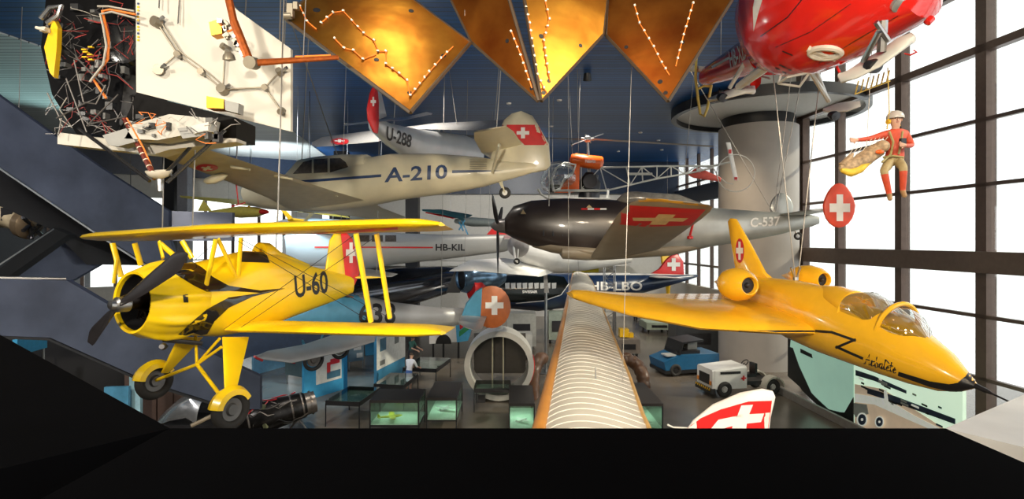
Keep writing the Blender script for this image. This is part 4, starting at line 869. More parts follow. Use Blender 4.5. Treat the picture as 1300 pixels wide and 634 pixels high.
MB().wing([(P(323, 452, 12.6), P(328, 453, 12.7), .02), (P(328, 456, 12.8), P(340, 446, 13.4), .1), (P(370, 461, 13.6), P(385, 438, 14.9), .2), (P(430, 448, 15.3), P(440, 420, 17.0), .24), (P(475, 434, 16.6), P(480, 414, 18), .24)]).build('wing', G2, P6)
MB().path([P(323, 453, 12.6), P(326, 455, 12.7), P(333, 458, 12.9)], .03).build('wing_tip_lamp', RED, P6)
for a, b in (((400, 352), (416, 380)), ((392, 354), (405, 385)), ((362, 391), (372, 412)), ((377, 390), (384, 412)), ((384, 433), (389, 445)), ((371, 392), (374, 405))): MB().tube(P(*a, 16), P(*b, 15.6), .04).build('wing_strut', BL5, P6)
MB().wing([(P(365, 392, 19), P(390, 380, 21), .02), (P(395, 372, 16.5), P(440, 345, 18.8), .2), (P(430, 372, 14.6), P(492, 352, 15.4), .12), (P(480, 356, 14.6), P(496, 352, 15), .02)]).build('upper_wing', G2, P6) if 0 else None
MB().wing([(P(300, 348, 15), P(330, 342, 16), .02), (P(370, 352, 15.4), P(400, 338, 17.5), .18), (P(440, 352, 15.2), P(470, 342, 16.5), .16), (P(497, 352, 15), P(505, 348, 15.5), .03)]).build('upper_wing', G2, P6)
for (x, y, R_, D) in ((398, 457, .33, 16.0), (432, 443, .33, 17.2)): wheel(None, P6, P(x, y, D), (.75, -.66, .0), R_, .11, RUBBER, mat('brown_wheel_cover', (.10, .085, .075), .45))
MB().tube(P(398, 457, 16), P(432, 443, 17.2), .035).tube(P(398, 457, 16), P(410, 425, 16.6), .03).tube(P(432, 443, 17.2), P(418, 425, 16.9), .03).build('undercarriage', BL5, P6)
MB().lathe([(0, .3), (.02, .32), (.04, .27)], P(432, 372, 16.6) + V(0, 0, -.02), (0, 0, 1), 20, True).build('cockpit_opening', BLACK, P6)
MB().path([P(421, 376, 16.3), P(432, 373, 16.2), P(452, 379, 16.9)], .03).build('cockpit_rim', mat('leather_rim', (.30, .10, .03), .5), P6)
# ================================================================ translucent ribbed wing in the middle
RW = mat('translucent_fabric', (.60, .57, .50), .42, var=.07, scale=2, coat=.15); SP = mat('varnished_spar', (.55, .24, .05), .3, var=.12, scale=3)
GW = thing('glider_wing', 'long ribbed fabric wing of an old glider with orange edges in the middle', 'aircraft', V(*P(752, 500, 9)))
edge = [(676, 590, 845, 590, 6.0), (690, 527, 816, 527, 7.6), (700, 480, 800, 480, 9.4), (709, 440, 784, 440, 11.6), (716, 405, 770, 405, 14.5), (722, 375, 759, 375, 18.5), (725, 358, 752, 358, 22), (727, 348, 745, 348, 24.5)]
rs_ = []
for lx, ly, rx, ry, D in edge: rs_.append((P(lx, ly, D), P(rx, ry, D * .985)))
body = MB(); ring = []
for a, b in rs_:
    c = []; w = (b - a).length
    for k in range(13): t = k / 12; c.append(a.lerp(b, t) + V(0, 0, w * .16 * math.sin(math.pi * t ** .7)))
    for k in range(11, 0, -1): c.append(a.lerp(b, k / 12) + V(0, 0, -w * .02))
    ring.append(c)
wb = body.rings(ring).build('covering', RW, GW, angle=60)
def on_wing(t, s_):
    """point on top of the covering: t across, s_ along (0 near)"""
    i = min(int(s_), len(ring) - 2); u = s_ - i; x = t * 12; j = min(int(x), 11); v = x - j
    return ring[i][j].lerp(ring[i][j + 1], v).lerp(ring[i + 1][j].lerp(ring[i + 1][j + 1], v), u)
RIB = mat('rib_tape', (.70, .68, .62), .45); s_ = .15; k = 0
while s_ < 6.9 and k < 70:
    MB().path([on_wing(t / 12, s_) + V(0, 0, -.002) for t in range(0, 13)], .010, 5).build('rib', RIB, GW); k += 1
    i = int(s_); s_ += .24 / (rs_[i + 1][0] - rs_[i][0]).length
MB().path([a + V(.01, 0, .0) for a, b in rs_], [.125 * (1 - i * .1) for i in range(8)], 10).build('leading_edge', SP, GW)
MB().path([b for a, b in rs_], [.035 * (1 - i * .08) for i in range(8)], 8).build('trailing_edge', mat('light_spar', (.62, .38, .14), .4), GW)
for i in range(7):
    pass
MB().tube(on_wing(.55, 1.6), on_wing(.55, 1.6) + V(0, 0, .12), .01).torus(on_wing(.55, 1.6) + V(0, 0, .14), (1, 0, 0), .03, .008, 12, 6).build('lifting_eye', STEEL, GW)
# ================================================================ rudder poking up at the lower right
RR = thing('aircraft_rudder', 'white rudder tip with a red panel and white cross in the lower right', 'aircraft', V(*P(930, 600, 5)))
ro = tslab('rudder', mat('ivory_paint', (.74, .70, .66), .4), RR, [(862, 560), (880, 534), (905, 514), (940, 499), (968, 494), (981, 497), (984, 504), (978, 530), (970, 600), (880, 600)], 5.2, 5.0, .035)
region('red_panel', RED, RR, ro, [(873, 544), (890, 531), (915, 520), (950, 510), (980, 509), (973, 560), (873, 560)], cuts=8, off=.003)
region('white_cross', WHITE, RR, ro, [(902, 545), (912, 533), (936, 528), (941, 515), (956, 514), (951, 526), (970, 525), (966, 536), (948, 538), (945, 560), (925, 560), (930, 541), (912, 546)], cuts=8, off=.006)
MB().path([P(848, 540, 5.3), P(855, 543, 5.3), P(875, 544, 5.25)], .008).lathe([(-.01, 0), (0, .012), (.02, 0)], P(848, 540, 5.3), (1, 0, 0), 10).build('aerial', TUBE, RR)
# ================================================================ dark blue airliner along the back
NV = mat('navy_airliner_paint', (.015, .035, .09), .3, var=.1, coat=.3)
AL = thing('airliner', 'navy blue airliner with black nose and white lettering along the far wall', 'aircraft', V(*P(730, 420, 38)))
af = blob2('fuselage', [(590, 362, 590, 366, 34.5, .3), (600, 356, 600, 378, 34.6, 1.0), (625, 350, 625, 390, 35, 1.5), (680, 347, 680, 395, 36, 1.6), (740, 347, 740, 388, 37, 1.5), (800, 347, 800, 376, 38, 1.1), (860, 348, 860, 360, 39.5, .4), (885, 349, 885, 352, 40, .1)], NV, AL, 28)
region('black_nose', mat('gloss_black_nose', (.004, .006, .006), .2, var=.1), AL, af, [(600, 376), (606, 358), (640, 350), (690, 349), (716, 352), (722, 362), (712, 374), (690, 381), (655, 384), (620, 382)], cuts=14, off=.02)
stripe('pale_line', WHITE, AL, af, [(722, 361), (712, 374.5), (690, 382), (655, 385)], .9, cuts=12, off=.03); region('white_roof', WHITE, AL, af, [(740, 340), (880, 340), (880, 349.6), (740, 350)], cuts=14, off=.02)
for i in range(9): region('cabin_window', mat('grey_window', (.35, .36, .36), .3), AL, af, [(641 + i * 7.4, 360), (647 + i * 7.4, 359.5), (646.5 + i * 7.4, 366.5), (641.5 + i * 7.4, 367)], cuts=3, off=.03)
mark('lettering', WHITE, AL, af, q4(663, 369, 682, 372.5), textris('SWISSAIR'), off=.03, cuts=5); mark('registration', WHITE, AL, af, q4(748, 358, 815, 369), textris('HB-LBO'), off=.03)
at = tslab('fin', RED, AL, [(824, 349), (836, 342), (845, 330), (853, 323), (860, 323), (867, 332), (868, 349)], 38.5, 39.5, .1)
mark('swiss_cross', WHITE, AL, at, q4(847, 328, 863, 344), CROSS, off=.03)
MB().wing([(P(830, 352, 36), P(850, 353, 36), .1), (P(820, 352, 39), P(870, 354, 39.5), .3)]).build('tailplane', WHITE, AL)
# supports under it
for px in (620, 700, 780): MB().tube(V(P(px, 385, 36.5).x, 36.5, 0), P(px, 382, 36.5), .12).build('stand', STEEL, AL)
# yellow aircraft tail beside it
MB().path([P(932, 590, 5.1), V(P(932, 590, 5.1).x, 5.1, 0)], .05).build('stand', STEEL, RR)
tg = thing('aircraft_tail', 'small yellow tail fin above the airliner with the red rudder', 'aircraft', V(*P(846, 330, 42)))
tslab('fin', YELLOW, tg, [(838, 316), (850, 313), (856, 322), (850, 330), (846, 345), (840, 335)], 42, 42.5, .1)
MB().lathe([(0, .3), (2.4, .1)], P(848, 340, 42), (0, 0, -1), 12, True).build('tail_cone', YELLOW, tg); MB().tube(P(848, 342, 42), V(P(848, 340, 42).x, 42, 0), .08).build('stand', STEEL, tg)
# ================================================================ polished airliner section with black panel and its engine
PO = mat('polished_dark_skin', (.16, .165, .19), .14, .9, var=.25, scale=.8, stretch=(1, 1, 3))
PF = thing('airliner', 'polished grey airliner fuselage with a blue engine nacelle behind the light blue monoplane', 'aircraft', V(*P(500, 420, 27)))
pf = blob2('fuselage', [(392, 374, 392, 392, 27, .7), (410, 360, 412, 402, 28, 1.2), (440, 350, 446, 402, 29, 1.5), (500, 340, 506, 392, 30.5, 1.5), (560, 338, 564, 374, 31.5, 1.3), (585, 340, 585, 360, 32, .7)], PO, PF)
region('black_panel', BLACK, PF, pf, [(435, 370), (442, 352), (480, 336), (568, 330), (566, 344), (556, 347), (490, 360)], cuts=10, off=.02)
nc = MB().lathe([(0, .6), (.1, .72), (.6, .85), (1.9, .8), (2.5, .5)], P(584, 354, 28.5), (.85, .5, .05), 28).build('engine_nacelle', mat('blue_polished_nacelle', (.16, .26, .38), .2, .8, var=.3), PF)
MB().lathe([(.15, 0), (.15, .6)], P(584, 354, 28.5), (.85, .5, .05), 24).build('engine_face', DARKSTEEL, nc)
MB().lathe([(0, .5), (.4, .55), (.8, .3)], P(598, 368, 28.3), (.85, .5, -.1), 20, True).build('nacelle_fairing', RED, PF)
MB().prism([P(566, 372, 29.5), P(580, 338, 29.5), P(590, 338, 29.5), P(584, 372, 29.5)], (0, .3, 0)).build('black_fairing', BLACK, PF)
# ================================================================ gold solar panels folded like an accordion under the ceiling
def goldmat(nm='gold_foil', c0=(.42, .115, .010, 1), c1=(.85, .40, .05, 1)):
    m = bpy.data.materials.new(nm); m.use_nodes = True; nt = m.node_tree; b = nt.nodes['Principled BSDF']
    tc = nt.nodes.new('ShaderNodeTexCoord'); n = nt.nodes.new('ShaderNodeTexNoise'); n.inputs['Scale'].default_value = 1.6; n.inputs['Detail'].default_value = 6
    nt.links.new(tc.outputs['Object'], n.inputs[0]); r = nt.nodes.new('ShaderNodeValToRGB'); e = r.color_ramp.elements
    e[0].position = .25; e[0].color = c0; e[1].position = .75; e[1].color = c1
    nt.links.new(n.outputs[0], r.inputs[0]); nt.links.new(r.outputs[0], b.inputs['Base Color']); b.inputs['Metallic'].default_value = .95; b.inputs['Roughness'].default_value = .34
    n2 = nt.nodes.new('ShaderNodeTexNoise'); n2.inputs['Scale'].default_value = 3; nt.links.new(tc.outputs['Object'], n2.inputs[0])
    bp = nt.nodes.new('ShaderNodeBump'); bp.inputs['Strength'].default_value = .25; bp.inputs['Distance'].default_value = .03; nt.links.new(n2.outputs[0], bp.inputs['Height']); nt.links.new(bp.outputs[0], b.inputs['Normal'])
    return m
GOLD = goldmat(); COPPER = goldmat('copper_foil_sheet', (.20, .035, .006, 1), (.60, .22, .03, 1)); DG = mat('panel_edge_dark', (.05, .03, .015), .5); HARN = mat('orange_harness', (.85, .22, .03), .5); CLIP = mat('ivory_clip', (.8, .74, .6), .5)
def gpanel(label, pts, harness=(), holes=(), th=.05):
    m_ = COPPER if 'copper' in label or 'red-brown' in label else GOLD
    q = [P(*p) for p in pts]; nn = (q[1] - q[0]).cross(q[2] - q[0]).normalized()
    if nn.y < 0: nn = -nn
    # keep the four corners in one plane
    d = q[0].dot(nn); q = [x - nn * (x.dot(nn) - d) for x in q]
    t = thing('solar_panel', label, 'solar panel', sum(q, Vector()) / len(q), 'gold solar panels folded in a zigzag')
    face = MB().prism(q, nn * th).build('panel_sheet', m_, t, smooth=False)
    fr_ = MB(); c = sum(q, Vector()) / len(q)
    for i in range(len(q)): fr_.tube(q[i] + nn * th * .5, q[(i + 1) % len(q)] + nn * th * .5, th * .62, n=6)
    fr_.build('edge_frame', DG, t)
    bv = bvh_of([face]); o = Vector((0, 0, EYE))
    def hit(x, y, off):
        h, n_, _, _ = bv.ray_cast(o, (P(x, y, 1) - o).normalized())
        return None if h is None else h - nn * off
    for line in harness:
        w = [hit(x, y, .012) for x, y in line]; w = [x for x in w if x is not None]
        if len(w) > 1: MB().path(w, .009, 5).build('cable_harness', HARN, t)
        for i in range(len(line) - 1):
            L_ = math.hypot(line[i + 1][0] - line[i][0], line[i + 1][1] - line[i][1]); k = max(1, int(L_ / 9))
            for j in range(k):
                h = hit(lerp(line[i][0], line[i + 1][0], j / k), lerp(line[i][1], line[i + 1][1], j / k), .02)
                if h is not None: MB().box(h, (.030, .035, .022), Matrix.Rotation(random.uniform(0, 1.5), 3, 'Y')).build('clip', CLIP, t, smooth=False)
    for x, y, r in holes:
        h = hit(x, y, .006)
        if h is not None: MB().lathe([(0, 0), (0, r), (.01, r), (.012, 0)], h, nn, 16).build('grommet', BLACK, t)
    return t
gpanel('wide gold solar panel at the left end of the zigzag with a winding cable', [(362, 22, 7.7), (521, 141, 7.1), (597, 53, 8.1), (448, -70, 8.7)],
       [[(408, 30), (423, 17), (436, 15), (447, 27), (462, 43), (475, 52), (480, 66), (490, 66), (490, 82), (507, 94), (517, 103), (520, 120)], [(521, 122), (533, 107), (545, 92), (560, 75), (575, 60)],
        [(425, 50), (437, 62), (449, 65), (461, 76), (477, 70)], [(381, 9), (390, 28), (402, 38)]], [(402, 13, .05), (522, 14, .04), (478, 76, .035), (563, 71, .035), (520, 118, .03)])
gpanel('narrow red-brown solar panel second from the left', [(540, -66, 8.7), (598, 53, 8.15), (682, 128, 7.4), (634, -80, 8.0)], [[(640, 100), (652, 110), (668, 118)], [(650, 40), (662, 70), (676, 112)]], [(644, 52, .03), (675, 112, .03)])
gpanel('bright gold solar panel third in the zigzag above the ribbed wing', [(654, -80, 8.1), (688, 127, 7.45), (766, 43, 8.2), (772, -75, 9.1)], [[(665, 0), (672, 30), (676, 60), (682, 95), (690, 112), (694, 118)], [(692, 2), (697, 25), (690, 52), (694, 82), (698, 104)]], [(687, 46, .035), (737, 58, .03), (697, 103, .03), (690, 118, .03)])
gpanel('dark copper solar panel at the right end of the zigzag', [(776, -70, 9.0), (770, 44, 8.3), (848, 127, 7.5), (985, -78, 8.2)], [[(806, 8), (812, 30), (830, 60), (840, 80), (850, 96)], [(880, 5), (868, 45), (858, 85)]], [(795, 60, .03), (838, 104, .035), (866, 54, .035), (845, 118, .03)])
for i in range(0): pass
# ================================================================ spacecraft with a white radiator panel, upper left
SPX = thing('spacecraft', 'dark spacecraft full of cables with a large white radiator panel at the upper left', 'spacecraft', V(*P(200, 120, 8)))
DK = mat('dark_structure', (.007, .0065, .007), .38, .5, var=.4, scale=8); IVP = mat('ivory_panel', (.56, .535, .48), .5, var=.04, scale=1.5)
def P2(x, y, D=8.0): return P(x, y, D)
MB().prism([P2(62, -40, 8.6), P2(176, -40, 8.3), P2(176, 122, 8.3), P2(150, 168, 8.3), P2(98, 172, 8.6), P2(66, 120, 8.7), P2(52, 60, 8.7)], (0, .7, 0)).build('equipment_bay', DK, SPX, smooth=False)
wp_ = MB().prism([P2(172, -60, 7.75), P2(232, -60, 7.85), P2(300, 12, 8.0), P2(369, 62, 8.2), P2(369, 167, 8.2), P2(173, 117, 7.75)], (.01, .06, 0)).build('radiator_panel', IVP, SPX, smooth=False)
MB().prism([P2(173, 118, 7.78), P2(300, 150, 7.98), P2(300, 176, 8.1), P2(150, 176, 7.9)], (0, .6, 0)).build('lower_bay', DK, SPX, smooth=False)
MB().prism([P2(73, 168, 7.9), P2(200, 184, 7.95), P2(300, 172, 8.1), P2(300, 180, 8.1), P2(215, 190, 7.97), P2(195, 196, 7.95), P2(73, 183, 7.9)], (0, .3, .0)).build('base_plate', IVP, SPX, smooth=False)
WB = mat('white_box', (.5, .485, .44), .5)
def fb_(name, pts, D, th, m): return MB().prism([P(x, y, D) for x, y in pts], (0, th, 0)).build(name, m, SPX, smooth=False)
fb_('electronics_box', [(168, 158), (215, 145), (265, 150), (262, 166), (200, 178), (158, 176)], 7.6, .3, WB); fb_('electronics_box', [(130, 172), (160, 163), (172, 180), (150, 186), (138, 184)], 7.6, .2, mat('grey_box', (.30, .30, .29), .5))
fb_('electronics_box', [(225, 163), (262, 158), (263, 172), (232, 176)], 7.55, .2, mat('grey_box', (.3, .3, .3), .5)); fb_('electronics_box', [(242, 160), (265, 155), (264, 166), (245, 170)], 7.5, .2, mat('light_box', (.55, .55, .52), .5))
fb_('gold_unit', [(262, 122), (284, 126), (284, 138), (262, 137)], 7.5, .2, GOLD); fb_('electronics_box', [(285, 127), (303, 131), (302, 144), (286, 140)], 7.5, .15, mat('grey_box', (.3, .3, .3), .5))
fb_('gold_unit', [(265, 28), (279, 24), (282, 42), (268, 45)], 7.3, .15, GOLD)
yp = fb_('yellow_bracket', [(68, 24), (73, 34), (72, 60), (68, 98), (63, 92), (56, 60), (62, 40)], 7.6, .08, YELLOW)
MB().box(P(57, 38, 7.55), (.08, .08, .06)).tube(P(46, 35, 7.5), P(58, 38, 7.5), .022).build('thruster', mat('ivory_metal', (.6, .6, .6), .4), SPX)
MB().path([P(52, 24, 7.6), P(64, 10, 7.6), P(78, 8, 7.6), P(74, 20, 7.6), P(60, 30, 7.6)], .035, 8).build('foil_blanket', mat('silver_foil', (.6, .6, .6), .2, .9), SPX)
MB().lathe([(0, 0), (-.03, .2), (.0, .32), (.1, .34), (.12, 0)], P(156, 52, 7.9), (0, 1, 0), 24).build('tank', mat('black_tank', (.012, .012, .013), .2, coat=.4), SPX)
rnd = random.Random(11)
CO = {'red': mat('red_cable', (.30, .015, .012), .45), 'org': HARN, 'wht': mat('pale_cable', (.40, .37, .32), .45), 'gry': mat('grey_rod', (.16, .15, .145), .35, .6), 'blk': BLACK}
def cable(pts, c, r=.012, name='cable', D=7.6): return MB().path([P(p[0], p[1], p[2] if len(p) > 2 else D) for p in pts], r, 6).build(name, CO[c], SPX)
cable([(172, 18), (140, 12), (130, 14), (133, 28), (138, 50), (137, 75), (126, 90), (118, 100), (128, 115), (135, 125)], 'org', .018, D=7.65)
cable([(172, 23), (142, 15), (127, 18), (131, 34), (135, 58), (131, 82), (120, 96), (114, 104)], 'wht', .015); cable([(170, 14), (138, 8), (124, 8)], 'wht', .014)
for k in range(52):
    x, y = rnd.uniform(66, 165), rnd.uniform(4, 160); pts = [(x, y)]
    for j in range(4): x = min(169, max(58, x + rnd.uniform(-22, 26))); y = min(170, max(0, y + rnd.uniform(-16, 24))); pts.append((x, y))
    cable(pts, rnd.choice(['red', 'gry', 'wht', 'gry', 'red', 'gry', 'blk']), rnd.uniform(.003, .007), D=rnd.uniform(7.7, 8.0))
for k in range(16):
    x, y = rnd.uniform(160, 290), rnd.uniform(140, 178); pts = [(x, y)]
    for j in range(3): x += rnd.uniform(-14, 16); y = min(182, max(138, y + rnd.uniform(-8, 9))); pts.append((x, y))
    cable(pts, rnd.choice(['red', 'org', 'org', 'gry', 'wht']), rnd.uniform(.004, .008), D=rnd.uniform(7.35, 7.55))
BXM = [mat('dim_grey_box', (.12, .12, .115), .45), mat('black_box', (.02, .02, .022), .35), mat('steel_box', (.16, .16, .155), .35, .7), mat('grey_box', (.3, .3, .29), .45)]
for k in range(44):
    x, y = rnd.uniform(66, 164), rnd.uniform(2, 158)
    if k >= 34: x, y = rnd.uniform(175, 290), rnd.uniform(148, 176)
    MB().box(P(x, y, rnd.uniform(7.8, 8.05) if k < 34 else 7.6), (rnd.uniform(.03, .12), .1, rnd.uniform(.03, .12))).build('instrument', BXM[rnd.choice((0, 1, 1, 2, 1, 3) if k % 3 == 0 else (0, 1, 2, 1))], SPX, smooth=False)
for k in range(6): MB().box(P(108 + rnd.uniform(-4, 8), 60 + k * 3.2, 7.7), (.06, .04, .018)).build('yellow_connector', YELLOW, SPX, smooth=False)
for a, b in (((96, 72), (134, 112)), ((94, 76), (106, 130)), ((106, 130), (122, 132)), ((122, 132), (134, 108)), ((60, 118), (75, 148)), ((72, 150), (110, 130)), ((110, 160), (150, 120)), ((78, 150), (74, 172)), ((112, 158), (160, 148)), ((84, 100), (110, 168))):
    MB().tube(P(*a, 7.6), P(*b, 7.6), .010).build('truss_rod', CO['gry'], SPX)
# tripod legs meeting at a round feed
jt = (200, 231)
def leg(a, b, D0, D1, r, cabled=False):
    lg = MB().tube(P(*a, D0), P(*b, D1), r).build('leg', mat('cabled_leg', (.16, .03, .02), .35, coat=.3) if cabled else mat('black_leg', (.02, .02, .022), .2, coat=.4), SPX)
    if cabled:
        for i in range(9):
            c = P(*a, D0).lerp(P(*b, D1), .1 + i * .1); d = (P(*b, D1) - P(*a, D0)).normalized()
            MB().lathe([(0, r * 1.08), (.014, r * 1.08)], c, d, 10, True).build('collar', CLIP, lg)
        cable([(a[0] + 3, a[1]), ((a[0] + b[0]) / 2 + 5, (a[1] + b[1]) / 2), (b[0] + 2, b[1])], 'org', .012, D=(D0 + D1) / 2 - .05)
leg((100, 163), (190, 230), 7.9, 7.5, .026); leg((158, 150), (197, 227), 7.8, 7.5, .034, True); leg((286, 165), (212, 232), 7.9, 7.5, .026); leg((250, 178), (207, 224), 8.2, 7.5, .026)
MB().lathe([(0, .02), (-.04, .12), (-.10, .16), (-.12, .16), (-.06, .10), (-.02, 0)], P(203, 226, 7.5) + V(0, 0, -.02), (0, .2, -1), 28).build('feed_dish', mat('ivory_metal', (.6, .56, .5), .3, .6), SPX)
MB().tube(P(203, 228, 7.5), P(203, 243, 7.5), .05, .035).build('feed_horn', STEEL, SPX); MB().tube(P(190, 222, 7.5), P(218, 222, 7.5), .02).build('feed_bracket', STEEL, SPX)
# thruster fittings standing on the white panel
TH = mat('dull_fitting', (.25, .22, .17), .4, .5)
bv = bvh_of([wp_]); hp_ = lambda x, y, o=.05: bv.ray_cast(Vector((0, 0, EYE)), (P(x, y, 1) - Vector((0, 0, EYE))).normalized())[0] + V(0, -o, 0)
fit = {'a': (202, 30), 'b': (228, 70), 'c': (204, 90), 'd': (258, 92), 'e': (285, 115), 'f': (338, 112), 'g': (357, 93), 'h': (359, 142), 'i': (288, 62)}
for k_, (x, y) in fit.items():
    c = hp_(x, y); r = .07 if k_ in 'ace' else .045
    MB().lathe([(-.06, 0), (-.06, r), (.04, r * 1.1), (.06, r * .6), (.06, 0)], c, (rnd.uniform(-.6, .6), 1, rnd.uniform(-.5, .5)), 12).build('panel_fitting', TH, SPX)
    MB().tube(c, c + V(.13, -.06, .05) if k_ in 'aceg' else c + V(.05, -.03, -.06), .018, .026).build('nozzle', STEEL, SPX)
for a, b in ('ab', 'bd', 'cb', 'de', 'ef', 'fg', 'fh', 'ei'):
    p, q = hp_(*fit[a]), hp_(*fit[b]); MB().tube(p, q, .012, n=6).build('pipe', TH, SPX)
    if (a + b) in ('ab', 'bd', 'de'): MB().tube(p + V(.04, 0, .03), q + V(.04, 0, .03), .010, n=6).build('pipe', TH, SPX)
for i in range(12): MB().box(hp_(176, 5 + i * 4.2, .01), (.025, .01, .025)).build('label_tab', YELLOW if i % 3 else BLUEL, SPX, smooth=False)
# gold arm across the panel
GA = mat('copper_foil', (.42, .10, .02), .35, .6, var=.3, scale=20)
BOOM = thing('robot_manipulator', 'copper-coloured jointed manipulator in front of the white radiator panel', 'manipulator', V(*P(320, 80, 7)))
MB().tube(P(286, -20, 7.0), P(297, 28, 7.0), .05).tube(P(297, 28, 7.0), P(317, 78, 7.0), .055).build('upper_arm', GA, BOOM)
MB().tube(P(320, 80, 7.0), P(430, 73, 7.2), .045, .03).build('forearm', GA, BOOM); MB().tube(P(375, 73, 7.1), P(420, 71, 7.2), .022).build('forearm_rib', HARN, BOOM)
MB().lathe([(-.08, 0), (-.08, .08), (.08, .08), (.08, 0)], P(320, 80, 7), (0, 1, .2), 14).build('elbow', TH, BOOM)
for k in range(16):
    x = 283 + k * 2.1 + rnd.uniform(-5, 4); y = 30 + k * 3.1 + rnd.uniform(-4, 4)
    MB().box(P(x, y, 7.1), (rnd.uniform(.03, .08), .06, rnd.uniform(.03, .08)), Matrix.Rotation(rnd.uniform(0, 1.5), 3, 'Y')).build('mechanism', TH if k % 3 else STEEL, BOOM, smooth=False)
MB().path([P(278, 30, 7.15), P(286, 36, 7.15), P(290, 40, 7.1), P(300, 36, 7.1)], .014).build('cable', HARN, BOOM)
MB().lathe([(0, .03), (.04, .07), (.10, .08), (.12, 0)], P(290, 66, 7.2), (0, .2, -1), 14).build('clamp', TH, BOOM)
c_ = MB(); c_.lathe([(-.05, 0), (-.05, .05), (.05, .05), (.05, 0)], P(366, 20, 7.6), (1, 0, 0), 10); c_.box(P(369, 14, 7.6), (.08, .08, .18)); c_.box(P(376, 8, 7.6), (.06, .08, .1))
tag(c_.build('panel_hinge', TH), 'metal hinge fitting at the left corner of the wide gold solar panel', 'hinge')

# ================================================================ hanging rescuer
def skin_body(joints, edges, root, mats, classify, name, parent=None, sub=2):
    me = bpy.data.meshes.new(name); names = list(joints); me.from_pydata([joints[k][0] for k in names], [(names.index(a), names.index(b)) for a, b in edges], [])
    o = bpy.data.objects.new(name, me); COL.objects.link(o); o.modifiers.new('s', 'SKIN'); sd = o.modifiers.new('d', 'SUBSURF'); sd.levels = sub; sd.render_levels = sub
    sv = me.skin_vertices[0].data
    for i, k in enumerate(names): r = joints[k][1]; sv[i].radius = (r, r) if not isinstance(r, tuple) else r; sv[i].use_root = (k == root)
    dg = bpy.context.evaluated_depsgraph_get(); dg.update(); m2 = bpy.data.meshes.new_from_object(o.evaluated_get(dg)); m2.name = name
    bpy.data.objects.remove(o); m2.materials.clear()
    for m in mats: m2.materials.append(m)
    segs = [(Vector(joints[a][0]), Vector(joints[b][0]), a, b) for a, b in edges]
    for p in m2.polygons:
        c = p.center; best = None
        for a, b, na, nb in segs:
            d = b - a; t = max(0, min(1, (c - a).dot(d) / max(d.dot(d), 1e-9))); q = a + d * t; v = (c - q).length - lerp(max(joints[na][1]) if isinstance(joints[na][1], tuple) else joints[na][1], max(joints[nb][1]) if isinstance(joints[nb][1], tuple) else joints[nb][1], t)
            if best is None or v < best[0]: best = (v, na, nb, t)
        p.material_index = classify(best[1], best[2], best[3]); p.use_smooth = True
    T = WM[parent.name]; m2.transform(T.inverted()); ob = bpy.data.objects.new(name, m2); COL.objects.link(ob); ob.parent = parent; WM[ob.name] = T; return ob
def figure(parent, J, mats, classify, scale=1.0, grip=False, hand_dirs=None):
    """J: joint name -> point; adds radii, hands with fingers, and feet"""
    s = scale; R_ = dict(pelvis=(.155, .12), waist=(.125, .10), chest=(.165, .115), neck=.052, chin=.07, head=(.082, .095), crown=(.06, .07), sl=.075, sr=.075, el=.046, er=.046, wl=.031, wr=.031, hl=.09, hr=.09, kl=.062, kr=.062, al=.042, ar=.042, fl=.035, fr=.035)
    R_.update({'hml': .034, 'hmr': .034})
    joints = {}; 
    for k, p in J.items():
        r = R_[k]; joints[k] = (Vector(p), tuple(x * s for x in r) if isinstance(r, tuple) else r * s)
    edges = [('pelvis', 'waist'), ('waist', 'chest'), ('chest', 'neck'), ('neck', 'chin'), ('chin', 'head'), ('head', 'crown'), ('chest', 'sl'), ('chest', 'sr'), ('sl', 'el'), ('el', 'wl'), ('wl', 'hml'), ('sr', 'er'), ('er', 'wr'), ('wr', 'hmr'),
             ('pelvis', 'hl'), ('pelvis', 'hr'), ('hl', 'kl'), ('hr', 'kr'), ('kl', 'al'), ('kr', 'ar'), ('al', 'fl'), ('ar', 'fr')]
    for sd in 'lr':
        w = Vector(J['w' + sd]); h = Vector(J['hm' + sd]); d = (h - w).normalized(); side = d.cross(V(0, 1, 0)); side = side.normalized() if side.length > .1 else V(1, 0, 0); cur = d.cross(side).normalized()
        for k, off in enumerate((-.03, -.01, .01, .03)):
            L_ = (.065, .075, .07, .055)[k] * s; a = h + side * off * s + d * .03 * s; b = a + d * L_ * .6 + cur * .01 * s; c = b + d * L_ * .3 + cur * .03 * s
            for nm, p, pr in (('f%da' % k, a, 'hm'), ('f%db' % k, b, 'f%da' % k), ('f%dc' % k, c, 'f%db' % k)): joints[nm + sd] = (p, .0095 * s); edges.append((pr + sd, nm + sd))
        a = w.lerp(h, .5) + side * .035 * s; b = a + side * .02 * s + d * .03 * s; joints['ta' + sd] = (a, .012 * s); joints['tb' + sd] = (b, .010 * s); edges += [('hm' + sd, 'ta' + sd), ('ta' + sd, 'tb' + sd)]
    return skin_body(joints, edges, 'pelvis', mats, classify, 'body', parent)
SKIN = mat('skin', (.62, .36, .25), .5, var=.06); HAIR = mat('brown_hair', (.06, .035, .02), .7)
